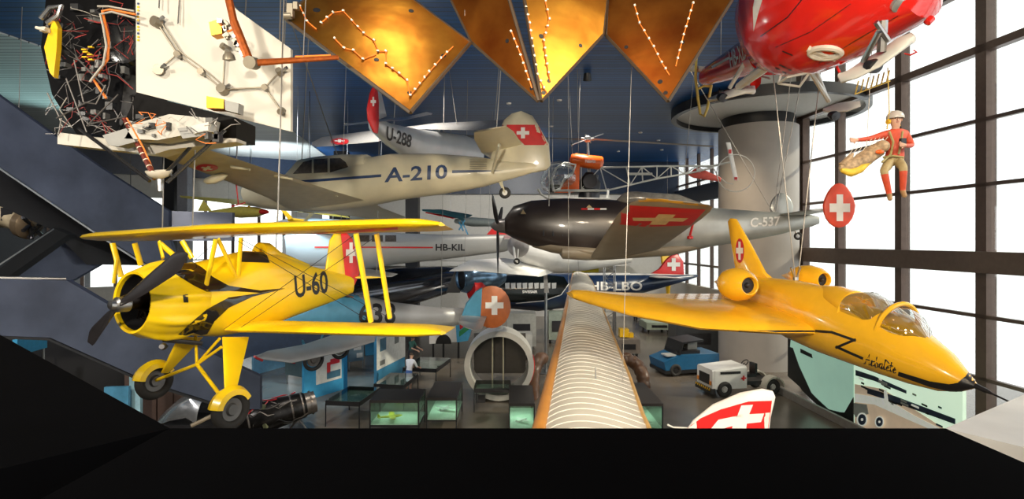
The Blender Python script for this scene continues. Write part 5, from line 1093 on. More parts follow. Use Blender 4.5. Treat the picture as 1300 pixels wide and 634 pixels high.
def face(parent, head, look, s=1.0, hair=True):
    """nose, eyes, mouth, ears and hair on the head"""
    look = Vector(look).normalized(); up = V(0, 0, 1); sd = look.cross(up).normalized(); h = Vector(head)
    MB().lathe([(-.012, .013), (.0, .016), (.014, .010), (.022, .0)], h + look * .088 * s + up * -.005, look, 8).build('nose', SKIN, parent)
    for q in (-1, 1):
        MB().lathe([(-.006, .010), (.003, .008), (.005, 0)], h + look * .085 * s + sd * q * .032 * s + up * .02, look, 8).build('eye', BLACK, parent)
        MB().lathe([(-.008, .024), (.006, .026), (.010, 0)], h + sd * q * .084 * s, sd * q, 10).build('ear', SKIN, parent)
    MB().box(h + look * .088 * s + up * -.042, (.04, .012, .008)).build('mouth', mat('lip', (.42, .12, .10), .5), parent)
    if hair:
        rs = []
        for i in range(8):
            t = i / 7 * math.pi * .52; rs.append([h + up * (.02 + .105 * s * math.cos(t)) - look * .015 + (sd * math.cos(a) * .092 + look * math.sin(a) * .10) * s * math.sin(t) for a in [2 * math.pi * k / 18 for k in range(18)]])
        MB().rings(rs, False).build('hair', HAIR if not isinstance(hair, bpy.types.Material) else hair, parent)
D = 9.1
RJ = mat('red_rescue_suit', (.60, .075, .03), .55, var=.15, scale=14); KH = mat('khaki_trousers', (.42, .33, .16), .65, var=.15, scale=14); BT = mat('tan_boots', (.36, .22, .10), .6)
RG = thing('person', 'rescuer in red jacket and khaki trousers with pale helmet sitting in a hanging harness', 'person', V(*P(1135, 205, D)))
J = dict(pelvis=P(1134, 204, D), waist=P(1136, 192, D), chest=P(1138, 177, D), neck=P(1137.5, 164, D), chin=P(1137, 158, D - .02), head=P(1137, 152, D - .01), crown=P(1137, 147, D),
         sl=P(1127, 170, D), sr=P(1150, 170, D), el=P(1106, 176, D - .06), er=P(1158, 185, D - .1), wl=P(1088, 178, D - .1), wr=P(1149, 185, D - .28), hml=P(1083, 178, D - .12), hmr=P(1145, 184, D - .3),
         hl=P(1129, 207, D - .05), hr=P(1141, 206, D - .05), kl=P(1122, 217, D - .38), kr=P(1147, 213, D - .38), al=P(1129, 247, D - .3), ar=P(1146, 243, D - .3), fl=P(1130, 254, D - .42), fr=P(1149, 250, D - .42))
def cls(a, b, t):
    k = a + b
    if 'f' in (a[0], b[0]) and a[:1] == 'f' or b in ('fl', 'fr') or a[:1] in 'f' : return 3 if (b in ('fl', 'fr')) else 2
    if a in ('wl', 'wr') or a[:2] in ('hm', 'ta') or b[:1] in 't': return 2
    if a in ('neck', 'chin', 'head'): return 2
    if a in ('pelvis',) and b in ('hl', 'hr'): return 1
    if a in ('hl', 'hr'): return 1
    if a in ('kl', 'kr'): return 1 if t < .12 else 0
    if a in ('al', 'ar'): return 3
    return 1 if (a == 'pelvis' and t < .15) else 0
figure(RG, J, [RJ, KH, SKIN, BT], cls)
face(RG, P(1137, 152.5, D - .01), (-.3, -1, -.05), hair=False)
hc = P(1137, 150, D)
MB().rings([[hc + V(math.cos(a) * .125 * math.sin(t), math.sin(a) * .135 * math.sin(t) + .01, .115 * math.cos(t) + .01) for a in [2 * math.pi * k / 20 for k in range(20)]] for t in [.02 + i * math.pi * .55 / 7 for i in range(8)]], False).build('helmet', mat('pale_helmet', (.60, .58, .54), .3), RG)
MB().lathe([(-.02, .04), (.02, .04)], hc + V(-.12, 0, -.06), (1, 0, 0), 12, True).build('ear_cup', YELLOW, RG)
hs = MB(); hs.path([P(1129, 167, D - .13), P(1134, 180, D - .17), P(1131, 196, D - .14), P(1120, 206, D - .25)], .018).path([P(1146, 167, D - .13), P(1144, 180, D - .17), P(1141, 196, D - .14)], .018).path([P(1121, 200, D - .12), P(1134, 198, D - .16), P(1147, 200, D - .12)], .018)
hs.build('harness', mat('webbing', (.35, .30, .12), .6), RG); MB().box(P(1146, 181, D - .22), (.08, .06, .13)).build('radio', DARKSTEEL, RG)
MB().path([P(1126, 164, D), P(1128, 150, D), P(1129, 141, D), P(1135, 141, D), P(1143, 160, D)], .01).build('sling', ylw, RG)
# casualty bag held on lines
BG = mat('mottled_camo_bag', (.46, .33, .20), .6, var=.5, scale=16); BGY = mat('yellow_bag', (.80, .56, .06), .5, var=.2, scale=10)
CB = thing('casualty_bag', 'mottled brown and yellow rescue bag hanging beside the seated rescuer', 'rescue bag', V(*P(1092, 205, 9.0)))
def lump(pts, rs_, seed, name, m, par, n=18):
    out = []; 
    fine = []; fr2 = []
    for i in range(len(pts) - 1):
        for j in range(5): fine.append(Vector(pts[i]).lerp(Vector(pts[i + 1]), j / 5)); fr2.append(lerp(rs_[i], rs_[i + 1], j / 5))
    fine.append(Vector(pts[-1])); fr2.append(rs_[-1])
    for i, p in enumerate(fine):
        d = (fine[min(i + 1, len(fine) - 1)] - fine[max(0, i - 1)]).normalized(); u = V(0, 1, 0); w = d.cross(u).normalized(); 
        out.append([p + (u * math.cos(a) + w * math.sin(a)) * fr2[i] * (1 + .22 * noise.noise(p * 9 + V(math.cos(a), math.sin(a), seed) * 1.3)) for a in [2 * math.pi * k / n for k in range(n)]])
    return MB().rings(out).build(name, m, par)
lump([P(1066, 212, 9), P(1072, 213, 9), P(1088, 208, 9), P(1103, 198, 9), P(1115, 190, 9), P(1120, 187, 9)], [.03, .11, .12, .12, .12, .05], 1, 'bag', BG, CB)
lump([P(1068, 216, 8.93), P(1080, 219, 8.93), P(1092, 214, 8.93), P(1105, 206, 8.93)], [.03, .07, .07, .02], 4, 'underside', BGY, CB)
lump([P(1070, 211, 9), P(1077, 202, 9), P(1083, 195, 9)], [.07, .055, .02], 7, 'foot_end', BG, CB)
MB().rings([[P(1120, 186, 8.95) + V(math.cos(a) * .11 * math.sin(t), math.sin(a) * .11 * math.sin(t), .10 * math.cos(t)) for a in [2 * math.pi * k / 16 for k in range(16)]] for t in [.02 + i * math.pi / 8 * .98 for i in range(9)]]).build('head_hood', BG, CB)
MB().rings([[P(1117, 193, 8.84) + V(math.cos(a) * .07 * math.sin(t), math.sin(a) * .03 * math.sin(t), .035 * math.cos(t)) for a in [2 * math.pi * k / 12 for k in range(12)]] for t in [.02 + i * math.pi / 8 * .98 for i in range(9)]]).build('face_opening', OR2, CB)
for i in range(8):
    MB().tube(P(1092 + i * 5, 178 - i * .6, 9.0), P(1070 + i * 7, 206 - i * 3, 9.0), .005, n=4).build('line', CLIP, CB)
# ================================================================ exhibits on the hall floor
def FD(py): return F * EYE / (py - CY)
CG = glassmat('showcase_glass', (.82, .93, .88), .85); CF = mat('mint_case_floor', (.62, .82, .66), .5, var=.05); LID = mat('charcoal_lid', (.022, .02, .02), .4)  # case floor mint raised to carry the glow of the case lamps
def model_plane(c, s, m, label, rz=0.0):
    a = Matrix.Rotation(rz, 3, 'Z'); q = lambda x, y, z: Vector(c) + a @ V(x * s, y * s, z * s)
    t = thing('model_aeroplane', label, 'model', c)
    MB().rings([[q(x, r * math.cos(k), .25 + r * math.sin(k)) for k in [2 * math.pi * j / 10 for j in range(10)]] for x, r in ((-1, .02), (-.6, .07), (.2, .12), (.7, .11), (.95, .05), (1, .01))]).build('fuselage', m, t)
    MB().wing([(q(.35, -1, .3), q(0, -1, .3), .03 * s), (q(.45, 0, .25), q(-.1, 0, .25), .06 * s), (q(.35, 1, .3), q(0, 1, .3), .03 * s)]).build('wing', m, t)
    MB().wing([(q(-.75, -.35, .27), q(-.95, -.35, .27), .02 * s), (q(-.75, .35, .27), q(-.95, .35, .27), .02 * s)]).prism([q(-.75, -.02, .25), q(-1, -.02, .25), q(-1, -.02, .5), q(-.88, -.02, .5)], a @ V(0, .04 * s, 0)).build('tail', m, t)
    for y in (-.15, .15): MB().tube(q(.3, y, 0), q(.3, y, .2), .02 * s).build('leg', STEEL, t)
    MB().tube(q(-.8, 0, 0), q(-.8, 0, .25), .015 * s).build('leg', STEEL, t)
    return t
def showcase(x0, x1, D0, D1, ztop, zfl, label, lid=LID, rz=0.0, lidth=.09):
    """glazed case on legs with an opaque lid; x in columns at the front depth"""
    xa, xb = (x0 - CX) / F * D0, (x1 - CX) / F * D0; cx, cy = (xa + xb) / 2, (D0 + D1) / 2; w, d = xb - xa, D1 - D0
    fr_ = yaw((cx, cy, 0), rz); t = thing('showcase', label, 'showcase', fr_, 'glass showcases on the hall floor')
    MB(fr_).box((0, 0, ztop - lidth / 2), (w, d, lidth)).build('lid', lid, t, smooth=False)
    MB(fr_).box((0, 0, zfl), (w - .04, d - .04, .03)).build('display_floor', CF, t, smooth=False)
    g = MB(fr_); zc = (ztop - lidth + zfl) / 2; h = ztop - lidth - zfl
    g.box((0, -d / 2 + .02, zc), (w - .06, .012, h)).box((0, d / 2 - .02, zc), (w - .06, .012, h)).box((-w / 2 + .02, 0, zc), (.012, d - .06, h)).box((w / 2 - .02, 0, zc), (.012, d - .06, h)); g.build('glass_pane', CG, t, smooth=False)
    for a in (-1, 1):
        for b in (-1, 1): MB(fr_).box((a * (w / 2 - .02), b * (d / 2 - .02), (ztop - lidth) / 2), (.04, .04, ztop - lidth)).build('leg', BLACK, t, smooth=False)
    MB(fr_).box((0, -d / 2 + .02, zfl - .03), (w, .04, .05)).box((0, d / 2 - .02, zfl - .03), (w, .04, .05)).box((-w / 2 + .02, 0, zfl - .03), (.04, d - .06, .05)).box((w / 2 - .02, 0, zfl - .03), (.04, d - .06, .05)).build('case_frame', BLACK, t, smooth=False)
    lo = lamp('case_lamp', 'AREA', (cx, cy, ztop - lidth - .03), (cx, cy + .001, 0), 9, (.80, 1.0, .84), shape='RECTANGLE', size=w * .8, size_y=.1); lo.parent = t; lo.matrix_parent_inverse = WM[t.name].inverted()
    return cx, cy
cx, cy = showcase(469, 532, 18.3, 19.7, 1.18, .36, 'black-lidded glass showcase with a yellow model plane in the front row')
MM = mat('lime_model', (.60, .62, .05), .4)
model_plane((cx - .25, cy - .2, .38), .42, MM, 'small lime-yellow model aeroplane inside the front showcase', .3)
cx, cy = showcase(541, 580, 18.7, 20.9, 1.15, .40, 'narrow black-lidded glass showcase beside the one with the yellow model')
model_plane((cx, cy - .2, .42), .36, mat('grey_model', (.45, .48, .44), .5), 'grey model aeroplane inside the narrow showcase', 1.2)
cx, cy = showcase(646, 679, 18.2, 20.5, 1.1, .25, 'black-lidded glass showcase standing just left of the ribbed wing')
model_plane((cx, cy - .5, .27), .28, WHITE, 'white model aeroplane inside the showcase left of the ribbed wing', .8)
cx, cy = showcase(797, 842, 18.2, 20.9, 1.1, .25, 'brown-lidded glass showcase standing just right of the ribbed wing', mat('brown_lid', (.05, .04, .035), .4))
model_plane((cx + .1, cy - .9, .27), .25, WHITE, 'white model aeroplane inside the showcase right of the ribbed wing', .2)
def gtable(x0, x1, D0, D1, z, label, rz=0, felt=None):
    xa, xb = (x0 - CX) / F * D0, (x1 - CX) / F * D0; cx, cy = (xa + xb) / 2, (D0 + D1) / 2; w, d = xb - xa, D1 - D0
    fr_ = yaw((cx, cy, 0), rz); t = thing('glass_table', label, 'display table', fr_, 'flat glass display tables')
    MB(fr_).box((0, 0, z - .01), (w, d, .02)).build('glass_top', CG, t, smooth=False)
    MB(fr_).box((0, 0, z - .16), (w - .06, d - .06, .02)).build('display_floor', felt or mat('grey_green_felt', (.20, .26, .22), .6), t, smooth=False)
    m = MB(fr_); m.box((0, -d / 2, z - .09), (w, .03, .16)).box((0, d / 2, z - .09), (w, .03, .16)).box((-w / 2, 0, z - .09), (.03, d, .16)).box((w / 2, 0, z - .09), (.03, d, .16)); m.build('table_frame', BLACK, t, smooth=False)
    for a in (-1, 1):
        for b in (-1, 1): MB(fr_).box((a * w / 2, b * d / 2, z / 2 - .05), (.035, .035, z - .1)).build('leg', BLACK, t, smooth=False)
    r = random.Random(int(x0)); pp = mat('paper_sheet', (.5, .5, .44), .6)
    for i in range(6): MB(fr_).box((r.uniform(-.38, .38) * w, r.uniform(-.38, .38) * d, z - .145), (.22, .16, .006)).build('document', pp, t, smooth=False)
    return t
gtable(417, 462, 19.1, 21.0, .92, 'flat glass display table right of the jet engine', -8)
gtable(478, 517, 21.2, 23.0, .95, 'flat glass display table between the showcases and the poster wall', -8)
gtable(516, 560, 24.1, 26.3, .9, 'flat glass display table the visitors lean over', -10)
gtable(602, 648, 20.75, 21.95, .92, 'pale glass display table inside the round cabin section', felt=mat('pale_mint_felt', (.66, .74, .62), .6))
# round cabin section with posts
RC = thing('cabin_section', 'round white cabin section cut open, standing behind the glass tables', 'cabin section', V(*P(634, 505, 22.6)))
c = P(634, 466, 22.6); c.z = 1.44
WS = mat('white_shell', (.62, .60, .56), .4, var=.06)
MB().rings([[c + V(r * math.cos(a), y, r * math.sin(a)) for r, y in ((1.40, -.5), (1.40, .9), (1.18, .9), (1.18, -.5))] for a in [2 * math.pi * k / 48 for k in range(49)]], False).build('shell_ring', WS, RC, angle=30)
MB().rings([[c + V(r * math.cos(a), y, r * math.sin(a)) for r, y in ((1.41, -.35), (1.44, -.3), (1.44, .3), (1.41, .35))] for a in [math.radians(-30 + 60 * k / 10) for k in range(8)]]).build('red_band', RED, RC)
MB().box(c + V(0, .85, .25), (2.2, .05, 1.7)).build('rear_bulkhead', mat('dark_bulkhead', (.05, .045, .04), .6), RC, smooth=False)
for dx in (-.28, .16): MB().tube((c.x + dx, c.y - .1, .45), (c.x + dx, c.y - .1, 2.55), .03).build('post', mat('buff_post', (.5, .46, .34), .4), RC)
MB().box((c.x, c.y + .1, .40), (2.0, 1.3, .06)).build('cabin_floor', mat('pale_green_floor', (.45, .50, .42), .5), RC, smooth=False)
MB().lathe([(0, .14), (.25, .10), (.30, .10), (.32, 0)], c + V(0, .1, 1.38), (0, 0, 1), 14).build('roof_stub', WS, RC)
for a in (-1, 1): MB().box((c.x + a * .7, c.y, .15), (.3, 1.2, .3)).build('cradle', BLACK, RC, smooth=False)
# jet engine bottom left
JE = thing('jet_engine', 'dark jet engine with red pipes on the floor under the yellow biplane', 'engine', V(*P(350, 560, 18.5)))
a0, a1 = P(318, 534, 18.2), P(400, 510, 19.2); ax = (a1 - a0).normalized(); L_ = (a1 - a0).length
EM = mat('black_engine_metal', (.03, .028, .027), .3, .8, var=.5, scale=5); LE_ = mat('grey_engine_metal', (.22, .20, .18), .35, .8, var=.3, scale=5)
MB().lathe([(-.5, 0), (-.5, .25), (-.1, .48), (.4, .55), (.9, .50), (1.3, .46)], a0, ax, 32).build('compressor_casing', EM, JE)
MB().lathe([(1.28, .47), (1.7, .42), (L_ - .3, .36)], a0, ax, 32).build('combustion_casing', EM, JE); MB().lathe([(L_ - .32, .38), (L_, .36), (L_, .30), (L_ - .3, .28)], a0, ax, 32).build('exhaust_nozzle', LE_, JE)
for k, t_ in enumerate((-.1, .35, .85, 1.25, 1.6, 1.9)): MB().lathe([(t_, .40), (t_, .56 - .03 * k), (t_ + .05, .56 - .03 * k), (t_ + .05, .40)], a0, ax, 28).build('flange', LE_, JE)
r = random.Random(5)
for k in range(22):
    an = r.uniform(0, 6.28); t0 = r.uniform(-.4, 1.0); u = ax.orthogonal().normalized(); w = ax.cross(u); pts = []
    for j in range(5): an += r.uniform(-.4, .4); pts.append(a0 + ax * (t0 + j * .2) + (u * math.cos(an) + w * math.sin(an)) * (.54 - .05 * t0))
    MB().path(pts, .02, 6).build('pipe', [mat('red_pipe', (.45, .015, .02), .4), LE_, EM][k % 3], JE)
for k in range(14):
    an = r.uniform(0, 6.28); q = a0 + ax * r.uniform(-.4, .8) + (u * math.cos(an) + w * math.sin(an)) * .55; MB().box(q, (r.uniform(.08, .2), .12, r.uniform(.08, .2)), Matrix.Rotation(an, 3, 'Y')).build('accessory', [EM, LE_, mat('green_unit', (.14, .15, .08), .5)][k % 3], JE, smooth=False)
for t_ in (.2, 1.5): q = a0 + ax * t_; MB().tube((q.x - .3, q.y, 0), (q.x, q.y, q.z - .4), .04).tube((q.x + .3, q.y, 0), (q.x, q.y, q.z - .4), .04).build('stand', STEEL, JE)
# silver cockpit shell under the yellow wheels
SC = thing('aircraft_nose_section', 'silver rounded aircraft nose shell on the floor below the biplane wheels', 'aircraft section', V(*P(228, 560, 17.5)))
rs = []
for x, y, w_, h_ in ((186, 531, .05, .05), (200, 520, .35, .35), (220, 512, .55, .6), (245, 506, .72, .82), (258, 514, .70, .85)):
    b_ = P(x, y, 17.4); rs.append([b_ + V(math.cos(a) * .1, math.cos(a) * w_, math.sin(a) * h_) + V(0, .5, -.55) for a in [math.pi * k / 16 for k in range(17)]])
MB().rings(rs, False, False).build('shell', mat('bright_silver', (.55, .56, .57), .25, .85, var=.2, scale=2), SC)
MB().box(V(rs[3][8].x, rs[3][8].y, .35), (1.7, 1.3, .7)).build('plinth', DARKSTEEL, SC, smooth=False); MB().tube(P(243, 541, 16.9), P(276, 525, 17.1), .06).build('support_bar', mat('ochre_bar', (.30, .24, .16), .5), SC)
# posters, panels
BP = mat('cyan_blue_panel', (.04, .30, .56), .5, var=.06); PW = mat('poster_white', (.70, .70, .66), .6); PH_ = [mat('photo_blue', (.06, .16, .24), .5), mat('photo_grey', (.18, .19, .18), .5), mat('photo_green', (.10, .16, .10), .5), mat('photo_dark', (.04, .05, .06), .5)]
def panel(label, x0, D0, x1, D1, z0, z1, m, th=.12, pics=(), posters=(), top=None):
    a, b = V((x0 - CX) / F * D0, D0, 0), V((x1 - CX) / F * D1, D1, 0); d = (b - a).normalized(); L_ = (b - a).length; n = V(d.y, -d.x, 0)
    t = thing('exhibition_panel', label, 'display panel', (a + b) / 2)
    q = lambda s_, z, o=0.0: a + d * (s_ * L_) + V(0, 0, lerp(z0, z1, z)) + n * o
    MB().prism([q(0, 0), q(1, 0), q(1, 1), q(0, 1)], -n * th).build('board', m, t, smooth=False)
    if top: MB().prism([q(-.01, 1), q(1.01, 1), q(1.01, 1.06), q(-.01, 1.06)], -n * (th + .02)).build('header', top, t, smooth=False)
    for (s0, s1, u0, u1, mm) in posters: MB().prism([q(s0, u0, .003), q(s1, u0, .003), q(s1, u1, .003), q(s0, u1, .003)], n * .012).build('poster', mm, t, smooth=False)
    for (s0, s1, u0, u1, mm) in pics: MB().prism([q(s0, u0, .016), q(s1, u0, .016), q(s1, u1, .016), q(s0, u1, .016)], n * .01).build('photograph', mm, t, smooth=False)
    if z0 > .3:
        for s_ in (.05, .95): MB().tube((*q(s_, 0, -.06).xy, 0), q(s_, .02, -.06), .03).build('post', STEEL, t)
    return t
panel('blue panel with a white poster showing a red shape behind the glass tables', 386, 22.2, 441, 24.2, 0, 2.9, BP, posters=((.26, .85, .18, .80, PW),),
      pics=((.55, .80, .58, .78, PH_[1]), (.32, .5, .6, .74, PH_[2]), (.5, .82, .22, .32, PH_[0]), (.50, .58, .30, .46, RED), (.58, .80, .42, .50, RED)))
panel('white poster wall with small photographs left of the two visitors', 478, 23.7, 514, 26.6, 0, 3.4, mat('poster_wall_blue', (.05, .24, .42), .5), posters=((0, 1, .26, 1.0, PW),), top=None,
      pics=((.1, .3, .48, .64, PH_[0]), (.1, .26, .30, .36, PH_[1]), (.38, .55, .72, .82, PH_[0]), (.6, .78, .66, .8, PH_[1]), (.62, .78, .83, .93, PH_[2]), (.82, .97, .6, .74, PH_[3]), (.82, .97, .8, .94, PH_[0]), (.6, .75, .5, .6, PH_[1]), (.1, .25, .8, .9, PH_[2])))
panel('narrow blue panel between the poster wall and the blue poster board', 464, 31, 484, 31.5, 0, 1.9, BP)
panel('grey document panel beside the blue poster board', 362, 25, 384, 24.5, .4, 3.2, mat('grey_green_board', (.13, .18, .18), .5), pics=((.15, .45, .75, .88, PW), (.5, .85, .6, .78, PW), (.12, .4, .45, .6, PH_[2]), (.3, .6, .2, .35, RED)))
panel('grey showcase wall with small pale cards behind the wheels of the silver monoplane', 443, 27.5, 462, 28, .4, 2.0, mat('blue_grey_board', (.16, .24, .28), .5), pics=((.1, .45, .55, .7, PW), (.3, .8, .35, .5, PW), (.5, .9, .1, .25, PW), (.2, .6, .8, .92, PW)))
# cyan glow put into the showcase wall and counter colours, orange edge, at the left
panel('cyan showcase wall with an orange shelf edge behind the jet engine', 322, 26.5, 366, 28.5, 0, 1.9, mat('pale_cyan_wall', (.30, .62, .80), .4), top=mat('orange_edge', (.40, .17, .05), .5))  # wall colour brightened for the cyan reflection on the glass
panel('pale cyan post panel beside the brown doors under the stairs', 164, 17.6, 178, 17.6, 0, 2.6, mat('pale_cyan', (.45, .72, .80), .4)); panel('cyan counter front at the foot of the brown doors', 132, 17.2, 163, 17.3, 0, 1.9, mat('cyan_counter', (.12, .40, .62), .4))  # cyan glow on the shelf put into these colours
panel('cyan light panel below the lowest steel parapet', 22, 15.2, 60, 16.4, 3.3, 3.75, mat('sky_cyan', (.08, .45, .75), .4))  # flat cyan board without emission
# ---- visitors at the glass table
V1 = thing('person', 'visitor in white shirt and blue shorts leaning over the glass table', 'person', V((519 - CX) / F * 23.3, 23.3, 0)); x0, y0 = (519 - CX) / F * 23.3, 23.3
def standing(x, y, h, turn, lean=0.0, arm=None):
    s = h / 1.75; a = math.radians(turn); fx, fy = math.cos(a), math.sin(a); sx, sy = -fy, fx
    p = lambda f_, l_, z: V(x + fx * f_ * s + sx * l_ * s, y + fy * f_ * s + sy * l_ * s, z * s)
    return dict(pelvis=p(0, 0, .98), waist=p(lean * .25, 0, 1.12), chest=p(lean * .6, 0, 1.33), neck=p(lean * .9, 0, 1.50), chin=p(lean * 1.0 + .02, 0, 1.56), head=p(lean * 1.05 + .02, 0, 1.63), crown=p(lean * 1.08, 0, 1.69),
                sl=p(lean * .75, .18, 1.42), sr=p(lean * .75, -.18, 1.42), el=p(lean * .7 + .12, .25, 1.16), er=p(lean * .7 + .12, -.25, 1.16), wl=p(lean + .36, .2, 1.06), wr=p(lean + .36, -.2, 1.06), hml=p(lean + .44, .19, 1.03), hmr=p(lean + .44, -.19, 1.03),
                hl=p(0, .09, .90), hr=p(0, -.09, .90), kl=p(.03, .10, .5), kr=p(-.02, -.10, .5), al=p(0, .11, .09), ar=p(-.06, -.11, .09), fl=p(.15, .12, .04), fr=p(.09, -.12, .04)), V(fx, fy, -.3), s
def clothes(a, b, t):
    if a[:1] == 'f' or b in ('fl', 'fr'): return 3 if b in ('fl', 'fr') else 2
    if a[:2] == 'hm' or b[:1] == 't' or a in ('wl', 'wr', 'neck', 'chin', 'head'): return 2
    if a in ('sl', 'sr', 'el', 'er'): return 0 if (a in ('sl', 'sr')) else 2
    if a == 'pelvis' and b in ('hl', 'hr') or a in ('hl', 'hr') or (a == 'pelvis' and t < .4): return 1
    if a in ('kl', 'kr'): return 2
    return 0
J, lk, s = standing(x0, y0, 1.68, 70, .2); figure(V1, J, [mat('white_shirt', (.70, .72, .76), .7), mat('blue_shorts', (.05, .13, .38), .7), SKIN, mat('grey_shoe', (.2, .2, .2), .6)], clothes, s); face(V1, J['head'], lk, s)
x1, y1 = (521 - CX) / F * 27.6, 27.6
V2 = thing('person', 'visitor in dark green top standing behind the one in white', 'person', V(x1, y1, 0)); J, lk, s = standing(x1, y1, 1.72, -20, .12); figure(V2, J, [mat('green_top', (.03, .12, .10), .7), mat('dark_trousers', (.04, .04, .05), .7), SKIN, BLACK], lambda a, b, t: (1 if a in ('kl', 'kr') else clothes(a, b, t)), s); face(V2, J['head'], lk, s)
# ---- airport vehicles at the right
def tyre(parent, c, ax, R, w, hubm): wheel(None, parent, c, ax, R, w, RUBBER, hubm)
TG = thing('airport_tug', 'small white airport tug with hazard stripes and a red emblem near the column', 'vehicle', Frame(P(928, 508, 23.2) * 1.0, (-.80, -.60, 0)) if 0 else yaw((9.1, 23.4, 0), 190))
f = yaw((9.1, 23.4, 0), 190); WT = mat('white_vehicle', (.70, .70, .68), .35, var=.04)
MB(f).prism([(.95, -.62, .38), (.95, .62, .38), (.92, .62, 1.12), (.92, -.62, 1.12)], (-.04, 0, 0)).build('grille_panel', WT, TG, smooth=False)
hood = MB(f).rings([[(1.0, y, z) for y, z in ((-.62, .35), (.62, .35), (.62, 1.08), (.55, 1.15), (-.55, 1.15), (-.62, 1.08))], [(-.55, y, z) for y, z in ((-.62, .35), (.62, .35), (.62, 1.20), (.55, 1.27), (-.55, 1.27), (-.62, 1.20))]]).build('bonnet', WT, TG, smooth=False)
MB(f).box((1.02, 0, .72), (.03, .8, .42)).build('radiator_grille', BLACK, TG, smooth=False); MB(f).box((.98, 0, .28), (.2, 1.3, .22)).build('bumper', BLACK, TG, smooth=False)
for i in range(8): MB(f).prism([(1.085, -.62 + i * .155, .30), (1.085, -.55 + i * .155, .30), (1.085, -.50 + i * .155, .40), (1.085, -.57 + i * .155, .40)], (.01, 0, 0)).build('hazard_stripe', YELLOW if i % 2 == 0 else YELLOW, TG, smooth=False)
for y in (-.5, .5): MB(f).box((1.03, y, .6), (.03, .12, .16)).build('head_lamp', mat('amber_lamp', (.75, .25, .03), .3), TG, smooth=False)
MB(f).box((.2, .64, 1.02), (.9, .02, .10)).build('side_vent', BLACK, TG, smooth=False); MB(f).box((.2, -.64, 1.02), (.9, .02, .10)).build('side_vent', BLACK, TG, smooth=False)
for y in (-.66, .66):
    MB(f).box((-.38, y, .78), (.22, .02, .06)).build('red_emblem', RED, TG, smooth=False); MB(f).box((-.38, y, .78), (.06, .022, .2)).build('red_emblem', RED, TG, smooth=False)
for x in (.45, -1.75):
    for y in (-.58, .58): tyre(TG, f.w(x, y, .34), f.l, .34, .22, mat('pale_hub', (.5, .5, .48), .4))
for y in (-.58, .58):
    MB(f).rings([[(-1.75 + math.cos(a) * r_, y + o, .34 + math.sin(a) * r_) for r_, o in ((.46, -.2), (.46, .2), (.40, .2), (.40, -.2))] for a in [math.pi * k / 10 for k in range(11)]]).build('mudguard', mat('ivory_mudguard', (.55, .53, .46), .4), TG)
MB(f).box((-1.1, 0, .5), (1.6, .9, .16)).build('chassis', DARKSTEEL, TG, smooth=False); MB(f).box((-.9, .2, .8), (.45, .45, .12)).box((-1.12, .2, 1.05), (.1, .42, .5)).build('driver_seat', BLACK, TG, smooth=False)
MB(f).tube((-.55, .2, 1.15), (-.72, .2, 1.3), .02).torus((-.72, .2, 1.3), (.7, 0, .7), .17, .02, 18, 6).build('steering_wheel', BLACK, TG); MB(f).box((-.8, -.3, .85), (.3, .3, .3)).build('orange_winch', mat('orange_part', (.6, .2, .03), .5), TG, smooth=False)
BT_ = thing('airport_tractor', 'low dark blue airport tractor with angular body beside the column', 'vehicle', yaw((8.5, 27.2, 0), 192)); f = yaw((8.5, 27.2, 0), 192); BLU = mat('vehicle_blue', (.015, .11, .24), .35)
MB(f).prism([(1.4, -.8, .3), (1.5, -.8, .7), (.6, -.8, 1.0), (-1.4, -.8, 1.0), (-1.4, -.8, .3)], (0, 1.6, 0)).build('body', BLU, BT_, smooth=False)
MB(f).box((.1, 0, 1.0), (1.2, 1.2, .3)).build('cockpit_well', BLACK, BT_, smooth=False); MB(f).prism([(.7, -.75, 1.0), (.5, -.75, 1.6), (-.6, -.75, 1.7), (-.6, -.75, 1.62), (.45, -.75, 1.52), (.62, -.75, 1.0)], (0, 1.5, 0)).build('canopy', BLACK, BT_, smooth=False)
MB(f).box((-.3, 0, 1.25), (.5, .5, .6)).build('seat', mat('grey_seat', (.3, .3, .28), .6), BT_, smooth=False); MB(f).box((1.0, .3, .95), (.5, .6, .06)).build('bonnet_plate', mat('white_plate', (.6, .62, .6), .4), BT_, smooth=False)
MB(f).box((0, 0, .22), (2.9, 1.66, .16)).build('skirt', BLACK, BT_, smooth=False)
for x in (.9, -.9):
    for y in (-.78, .78): tyre(BT_, f.w(x, y, .3), f.l, .3, .16, DARKSTEEL)
# more things further back
def cart(label, px, D, w, d, h, m, extra=None, n='service_cart', cat='cart'):
    x = (px - CX) / F * D; t = thing(n, label, cat, V(x, D, 0)); MB().box((x, D, .25 + h / 2), (w, d, h)).build('body', m, t, smooth=False); MB().box((x, D, .25 + h), (w * .96, d * .96, .05)).build('lid', m, t, smooth=False)
    MB().box((x, D - d / 2 - .01, .25 + h * .5), (w * .6, .03, h * .4)).build('access_panel', DARKSTEEL, t, smooth=False)
    for a in (-1, 1):
        for b in (-1, 1): wheel(None, t, V(x + a * w * .38, D + b * d * .36, .16), (1, 0, 0), .16, .1, RUBBER, STEEL)
    if extra: extra(t, x, D, h)
    return t
def yl(t, x, D, h): MB().box((x - .15, D, h + .55), (.5, .5, .45)).box((x + .25, D, h + .42), (.25, .4, .25)).build('yellow_motor', YELLOW, t, smooth=False)
cart('grey ground power cart with a yellow motor on top, right of the ribbed wing', 795, 31, 1.25, 1.4, .75, mat('grey_brown_metal', (.26, .23, .2), .5), yl)
cart('pale green and black flat cart far back in the aisle', 832, 39.5, 1.8, 2.2, .45, mat('pale_green_metal', (.42, .5, .4), .5)); cart('blue crate cart far back beside the ribbed wing', 812, 45, .9, 1.0, .7, mat('crate_blue', (.02, .08, .25), .5))
